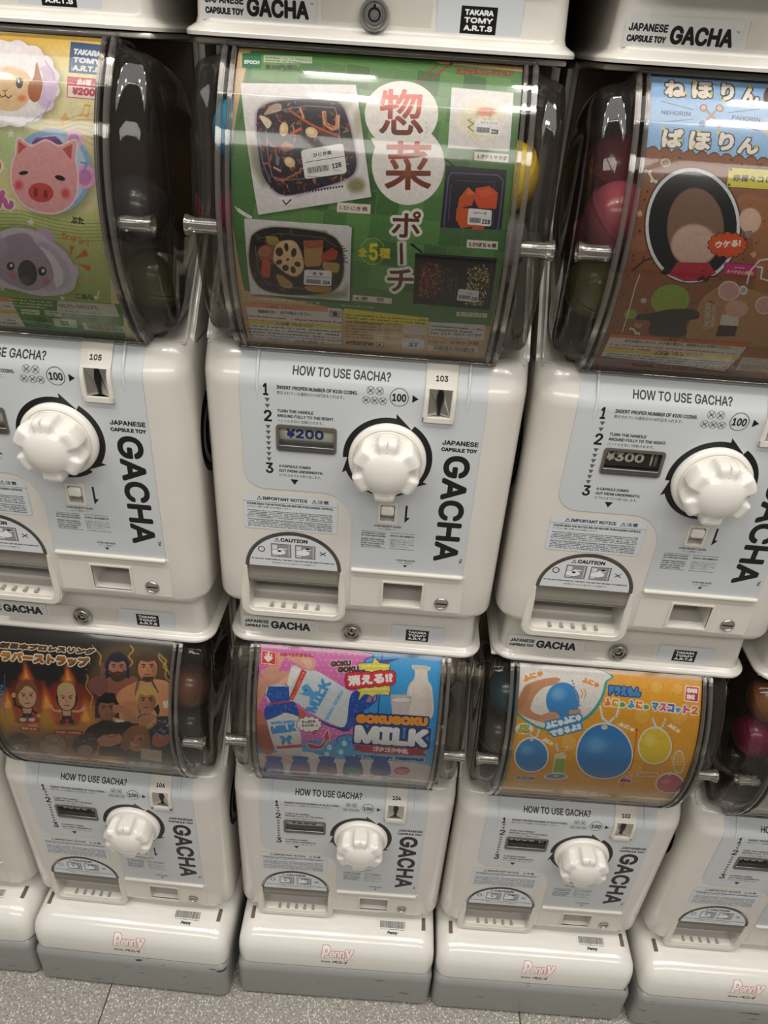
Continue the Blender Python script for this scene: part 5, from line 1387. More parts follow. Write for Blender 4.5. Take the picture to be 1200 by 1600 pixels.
SOIL = """p;-209,2769 2060,2823 2096,1896 -144,1851;8fb7e4;100;0;0
p;-115,2048 28,2073 43,2083 59,2087 75,2085 92,2077 111,2054 125,2071 140,2080 156,2084 172,2082 189,2075 208,2052 222,2068 237,2078 253,2082 269,2080 286,2072 305,2049 319,2066 334,2075 349,2079 366,2077 383,2070 402,2047 416,2063 431,2073 446,2077 463,2075 480,2067 498,2044 512,2061 527,2070 543,2074 559,2072 576,2065 595,2042 609,2058 624,2068 639,2072 656,2070 673,2063 692,2040 706,2056 721,2065 736,2069 752,2067 769,2060 788,2037 802,2053 817,2063 833,2067 849,2065 866,2058 885,2035 899,2051 913,2060 929,2064 945,2062 962,2055 981,2032 995,2048 1010,2058 1025,2062 1042,2060 1059,2053 1078,2030 1091,2046 1106,2055 1122,2060 1138,2058 1155,2050 1174,2027 1188,2043 1202,2053 1218,2057 1234,2055 1251,2048 1270,2025 1284,2041 1298,2050 1314,2055 1330,2053 1347,2045 1366,2022 1380,2039 1395,2048 1410,2052 1426,2050 1443,2043 1463,2020 1476,2036 1491,2046 1506,2050 1522,2048 1539,2040 1559,2018 1572,2034 1587,2043 1602,2047 1618,2045 1635,2038 1655,2015 1668,2031 1682,2041 1698,2045 1714,2043 1731,2036 1751,2013 1764,2029 1778,2038 1794,2042 1810,2040 1827,2033 1846,2010 1860,2026 1874,2036 1889,2040 1905,2038 1923,2031 1942,2008 1955,2024 1970,2033 1985,2037 2001,2035 2018,2028 2038,2005 2051,2022 2065,2031 2081,2035 2097,2033 2114,2026 2134,2003 2920,357 -188,175;3a2618;100;0;0
p;-114,2040 29,2066 44,2075 60,2079 76,2077 93,2070 112,2047 126,2063 141,2073 157,2077 173,2075 190,2068 209,2045 223,2061 238,2070 254,2075 270,2072 287,2065 306,2042 320,2058 335,2068 350,2072 367,2070 384,2063 403,2040 417,2056 432,2065 447,2070 463,2068 480,2060 499,2037 513,2053 528,2063 544,2067 560,2065 577,2058 596,2035 610,2051 625,2060 640,2065 657,2063 674,2055 693,2032 707,2048 721,2058 737,2062 753,2060 770,2053 789,2030 803,2046 818,2055 833,2060 850,2058 867,2050 886,2027 900,2044 914,2053 930,2057 946,2055 963,2048 982,2025 996,2041 1011,2051 1026,2055 1043,2053 1060,2045 1079,2022 1092,2039 1107,2048 1123,2052 1139,2050 1156,2043 1175,2020 1189,2036 1203,2046 1219,2050 1235,2048 1252,2040 1271,2018 1285,2034 1300,2043 1315,2047 1331,2045 1348,2038 1368,2015 1381,2031 1396,2041 1411,2045 1427,2043 1444,2036 1464,2013 1477,2029 1492,2038 1507,2042 1523,2040 1540,2033 1560,2010 1573,2026 1588,2036 1603,2040 1619,2038 1636,2031 1656,2008 1669,2024 1684,2033 1699,2038 1715,2036 1732,2028 1752,2006 1765,2022 1779,2031 1795,2035 1811,2033 1828,2026 1848,2003 1861,2019 1875,2029 1890,2033 1907,2031 1924,2023 1943,2001 1957,2017 1971,2026 1986,2030 2002,2028 2019,2021 2039,1998 2052,2014 2067,2024 2082,2028 2098,2026 2115,2019 2135,1996 2920,357 -188,175;8a5638;100;0;0
t;ね;115,2486,165,151;e6ded6;-8;104;104,3e3c38;;0;100
t;ほ;329,2490,165,158;e6ded6;-8;104;104,3e3c38;;0;100
t;り;559,2487,104,158;e6ded6;-8;104;104,3e3c38;;0;100
t;ん;718,2468,142,150;e6ded6;-7;103;103,3e3c38;;0;100
t;ぱ;121,2083,165,150;e6ded6;-6;97;97,3e3c38;;0;100
t;ほ;334,2079,170,145;e6ded6;-6;97;97,3e3c38;;0;100
t;り;566,2088,120,139;e6ded6;-6;97;97,3e3c38;;0;100
t;ん;718,2075,164,128;e6ded6;-6;97;97,3e3c38;;0;100
e;278,2532,15,13,80;d6c93a;100;0
e;349,2637,16,13,79;d6c93a;100;0
e;482,2533,15,13,79;d6c93a;100;0
e;789,2617,16,13,76;d6c93a;100;0
e;581,2489,15,13,79;d6c93a;100;0
e;130,2227,13,13,134;d6c93a;100;0
e;259,2142,13,13,152;d6c93a;100;0
e;405,2220,13,13,135;d6c93a;100;0
e;373,2101,13,13,154;d6c93a;100;0
e;558,2226,13,13,132;d6c93a;100;0
e;864,2128,13,13,150;d6c93a;100;0
t;NEHORIN;100,2336,228,34;3d4a66;6;17;;;0;100
t;PAHORIN;653,2335,222,37;44506c;-23;17;;;0;100
l;92,2445 347,2393;57;4a4f5c;100
l;99,2273 348,2315;55;4a4f5c;100
l;623,2388 867,2436;56;4a4f5c;100
l;627,2313 871,2258;55;4a4f5c;100
l;447,2398 551,2303;158;6a4a44;100
l;534,2410 443,2295;158;6a4a44;100
l;450,2396 549,2305;90;c08a7a;100
l;532,2408 445,2297;90;c08a7a;100
e;427,2414,32,29,-118;5a4440;100;0
e;427,2414,24,21,-121;c9a088;100;0
e;554,2420,32,30,111;5a4440;100;0
e;554,2420,24,22,119;c9a088;100;0
q;401,2298 436,2311 452,2282 437,2259 412,2271;3a4a9a;100;0;0
q;533,2288 545,2316 580,2296 575,2275 549,2260;b23a44;100;0;0
e;942,2543,87,49,88;5a3f30;100;0
e;956,2298,67,65,92;e0b89a;80;110
e;60,1989,9,8,104;3a2416;100;0
e;280,2012,9,8,104;3a2416;100;0
e;271,1956,9,8,106;3a2416;100;0
e;185,1881,9,8,108;3a2416;100;0
e;63,1748,9,8,111;3a2416;100;0
e;52,1686,9,8,112;3a2416;100;0
e;60,1452,10,8,115;3a2416;100;0
e;626,1993,9,8,106;3a2416;100;0
e;683,2024,9,8,105;3a2416;100;0
e;768,1998,9,8,106;3a2416;100;0
e;964,1559,10,7,119;3a2416;100;0
e;1032,1595,10,7,119;3a2416;100;0
e;852,1627,10,7,118;3a2416;100;0
e;172,1970,51,41,175;4a3a2a;100;0
e;172,1970,44,35,176;b8a084;100;0
l;172,1970 191,1977 192,1956 164,1952 154,1974 178,1990;53;4a3a2a;100
p;116,1928 153,1938 145,1916;4a3a2a;100;0;0
l;42,1899 100,1830;327;4a3a2a;100
e;27,1898,22,20,158;4a3a2a;100;0
e;59,1895,22,20,158;4a3a2a;100;0
e;85,1829,22,20,157;4a3a2a;100;0
e;117,1826,22,20,157;4a3a2a;100;0
l;42,1899 100,1830;192;d6ccb4;100
e;27,1898,16,15,158;d6ccb4;100;0
e;59,1895,16,15,158;d6ccb4;100;0
e;85,1829,16,15,157;d6ccb4;100;0
e;117,1826,16,15,157;d6ccb4;100;0
l;873,2001 932,2014 915,1981 887,1986 934,1997;43;2c2018;100
l;23,1561 32,1598 54,1573 27,1582;87;b8a084;100
e;35,1582,24,19,118;c4b498;80;0
q;781,1695 851,1782 1031,1763 1366,1744 1981,240 1378,158 1044,1298;a8774c;55;86;0
q;797,489 715,854 753,986 884,1082 1131,1041 1395,962 1808,576;b08458;90;0;0
p;-6,1402 137,1422 164,1304 16,1300;9c6a42;60;110;0
e;476,1507,472,373,121;4a3020;100;0
e;476,1507,461,362,120;d6dce0;100;0
e;476,1507,432,337,120;14161a;100;0
e;501,1498,315,221,113;7d5f50;100;44
e;521,1371,193,156,159;c8a898;95;89
p;381,1124 421,1231 681,1244 763,1164 658,1092 523,1078;b02c3c;100;0;0
e;917,1589,100,82,131;d8b8a8;95;43
p;670,1969 1320,1974 1348,1826 676,1822;d9cf3c;100;0;0
l;670,1969 1320,1974;53;4a4418;100
l;1348,1826 676,1822 670,1969;53;4a4418;100
t;赤裸々コレクション;716,1868,556,53;2c2c24;4;21;;;0;100
e;689,1953,12,11,154;5a5018;100;0
e;694,1839,12,11,154;5a5018;100;0
l;901,1356 924,1476;134;3a2a20;100
e;927,1485,29,21,119;8a8478;100;0
p;935,1404 944,1399 951,1393 955,1386 954,1379 950,1374 943,1369 933,1366 935,1359 938,1350 938,1343 934,1336 926,1333 916,1331 903,1332 900,1325 898,1316 893,1309 886,1304 876,1303 864,1304 851,1309 843,1306 837,1297 829,1292 819,1289 808,1290 797,1295 786,1302 776,1303 767,1297 756,1294 746,1294 736,1298 727,1304 720,1313 713,1318 701,1316 690,1316 681,1319 673,1324 669,1331 667,1340 665,1347 654,1349 644,1352 637,1357 633,1364 633,1371 636,1378 642,1384 633,1389 626,1396 623,1402 623,1409 627,1415 635,1419 645,1422 643,1430 640,1438 641,1445 645,1451 653,1455 664,1457 676,1456 680,1462 682,1471 687,1478 694,1483 704,1484 716,1482 728,1478 737,1481 743,1489 752,1495 761,1497 772,1496 783,1492 793,1485 802,1483 812,1489 823,1492 833,1492 843,1489 851,1483 857,1474 864,1469 876,1471 887,1471 897,1469 904,1464 908,1456 910,1448 911,1441 923,1439 932,1436 940,1431 943,1425 944,1418 940,1411;4a2a1c;100;0;0
p;928,1404 937,1399 944,1393 948,1387 948,1381 943,1375 936,1371 926,1368 929,1361 932,1353 932,1346 928,1340 920,1337 910,1336 898,1336 894,1330 893,1321 889,1314 881,1310 872,1309 860,1310 848,1315 840,1312 834,1304 826,1298 817,1295 807,1297 796,1301 786,1308 776,1310 767,1304 757,1300 747,1300 737,1303 729,1310 723,1318 716,1324 705,1321 694,1321 685,1323 678,1328 673,1335 672,1343 671,1350 660,1352 650,1355 643,1359 639,1365 639,1372 643,1378 649,1384 640,1390 633,1395 630,1402 630,1408 634,1413 642,1417 652,1420 649,1427 647,1435 647,1442 651,1448 659,1451 669,1452 681,1451 685,1457 687,1466 691,1473 698,1477 708,1478 720,1477 732,1472 740,1475 746,1483 754,1489 763,1491 773,1490 783,1485 793,1479 802,1477 812,1483 822,1486 832,1486 841,1483 849,1477 855,1469 862,1464 873,1466 883,1467 893,1464 899,1459 903,1453 905,1445 906,1438 917,1436 927,1433 934,1429 937,1423 937,1417 934,1410;cf4e22;100;0;0
t;ウケる!;694,1359,202,57;eadfd6;89;44;;;0;100
p;808,1241 810,1247 817,1252 829,1255 846,1256 1031,1256 1049,1255 1061,1252 1070,1247 1073,1240 1084,1167 1082,1161 1076,1156 1064,1153 1047,1152 862,1157 845,1158 832,1161 824,1166 820,1172;b82a78;100;0;0
l;806,1256 1071,1256 1086,1152 823,1158 806,1256;45;5a1a3c;100
s;899,1214,103,18;1;e6c8d8;3;100;80
t;タイチさん(仮名);845,1166,223,36;e4d27a;1;17;;;0;100
l;78,1139 132,1201 149,1225 207,1246;163;3a2818;100
l;140,1213 141,1258;114;3a2818;100
p;309,1133 333,1181 395,1169 383,1127 338,1121;33241a;100;0;0
p;987,1341 1019,1359 1042,1331 1025,1305;b8a084;100;0;0
l;635,1099 664,1119 699,1098 720,1123 769,1133;259;2a1e14;100
l;722,1117 771,1127;70;b8b03a;100
e;60,1454,8,6,124;3a2416;100;0
e;229,1206,8,6,123;3a2416;100;0
e;52,1256,8,7,122;3a2416;100;0
e;64,1219,8,7,122;3a2416;100;0
e;658,1175,9,6,125;3a2416;100;0
e;748,1055,9,6,124;3a2416;100;0
e;815,1117,9,6,125;3a2416;100;0
e;59,916,9,7,117;3a2416;100;0
e;102,889,9,7,117;3a2416;100;0
e;76,665,11,7,114;3a2416;100;0
e;1012,1421,8,6,128;3a2416;100;0
e;949,1292,8,6,127;3a2416;100;0
e;787,1242,8,6,126;3a2416;100;0
e;745,1212,8,6,126;3a2416;100;0
e;47,1084,9,7,120;3a2416;100;0
e;660,882,10,7,121;3a2416;100;0
e;222,984,9,7,120;3a2416;100;0
e;943,1508,8,6,128;3a2416;100;0
e;292,791,10,7,117;3a2416;100;0
l;225,587 289,541;333;4a3a2a;100
e;211,586,25,18,119;4a3a2a;100;0
e;240,582,25,18,119;4a3a2a;100;0
e;275,539,26,18,118;4a3a2a;100;0
e;304,535,26,18,118;4a3a2a;100;0
l;225,587 289,541;196;d6ccb4;100
e;211,586,18,13,119;d6ccb4;100;0
e;240,582,18,13,119;d6ccb4;100;0
e;275,539,19,13,118;d6ccb4;100;0
e;304,535,19,13,118;d6ccb4;100;0
l;237,650 269,633 294,648;68;d8cfc0;100
l;234,627 271,609 299,624;69;d8cfc0;100
e;239,881,33,27,150;8a7c68;100;0
e;239,881,25,21,150;c4b498;100;0
e;462,899,168,140,159;86a03a;100;0
q;347,768 465,813 615,833 728,815 752,748 670,704 702,546 406,541 355,683 238,687 223,736;2c2a28;100;0;0
e;168,739,58,48,153;86a03a;100;0
l;144,1109 135,987 152,540;82;d8d6d0;100
p;954,682 955,687 957,691 962,693 969,694 1097,700 1105,700 1110,698 1114,695 1115,690 1132,600 1132,595 1130,591 1125,589 1118,587 986,574 978,574 973,576 969,580 967,585;3a2c26;100;0;0
p;938,790 938,797 941,802 947,805 957,806 1060,810 1070,810 1078,807 1084,802 1087,795 1113,718 1114,711 1112,706 1105,703 1095,701 981,701 970,702 961,705 956,710 953,717;cfc8c0;100;0;0
e;1037,868,105,77,161;d0a08c;100;0
e;918,1024,101,78,145;dcd0c4;100;0
e;918,1024,90,70,145;c89a94;100;0
e;1259,919,95,70,141;dcd0c4;100;0
e;1259,919,84,62,141;c89a94;100;0
l;1043,1094 1030,1198 1080,1292 1143,1308;142;d9d2cc;100
l;1073,1241 1120,1239 1139,1148 1201,1136;137;d9d2cc;100
e;1033,1039,45,31,127;d4d4d4;100;0
e;1033,1039,26,19,128;a8a8aa;100;0
t;フ;833,864,31,36;2c2620;-1;0;51,d6cbb8;;0;100
t;レ;844,820,31,37;2c2620;-1;0;51,d6cbb8;;0;100
t;イ;855,774,31,38;2c2620;-1;0;52,d6cbb8;;0;100
t;ル;868,727,31,39;2c2620;-1;0;53,d6cbb8;;0;100
t;は;881,678,32,40;2c2620;-1;0;54,d6cbb8;;0;100
t;未;779,860,31,36;2c2620;-1;0;51,d6cbb8;;0;100
t;来;790,815,31,37;2c2620;-1;0;51,d6cbb8;;0;100
t;の;802,769,31,38;2c2620;-1;0;52,d6cbb8;;0;100
t;僕;814,722,31,39;2c2620;-1;0;53,d6cbb8;;0;100
t;だ;827,673,32,40;2c2620;-1;0;54,d6cbb8;;0;100
l;779,925 865,893;74;2c2620;100
l;825,629 907,686;55;d6cbb8;100
p;54,520 1297,524 1256,97 43,189;4a3a30;100;0;0
p;61,514 1294,519 1251,109 52,201;cfcac2;100;0;0
p;61,514 1294,519 1289,472 63,472;c86a2e;100;0;0
t;△警告（けいこく）;529,471,394,43;6a3418;20;12;;;0;100
t;必ずお読みください。お子様の場合は、保護者の方がお読みください。;206,421,963,38;3a3632;7;8;;;0;100
s;90,320,1137,81;2;a8423c;5;100;80
p;60,320 1295,344 1283,299 58,272;cfc23a;100;0;0
t;△注意（ちゅうい）;512,280,392,47;3c3814;19;17;;;0;100
s;103,91,1156,175;5;4a4a4c;6;100;80
p;1307,346 1922,350 1999,156 1332,145;bdb6aa;100;0;0
s;1352,160,529,85;3;5a534c;9;100;80"""

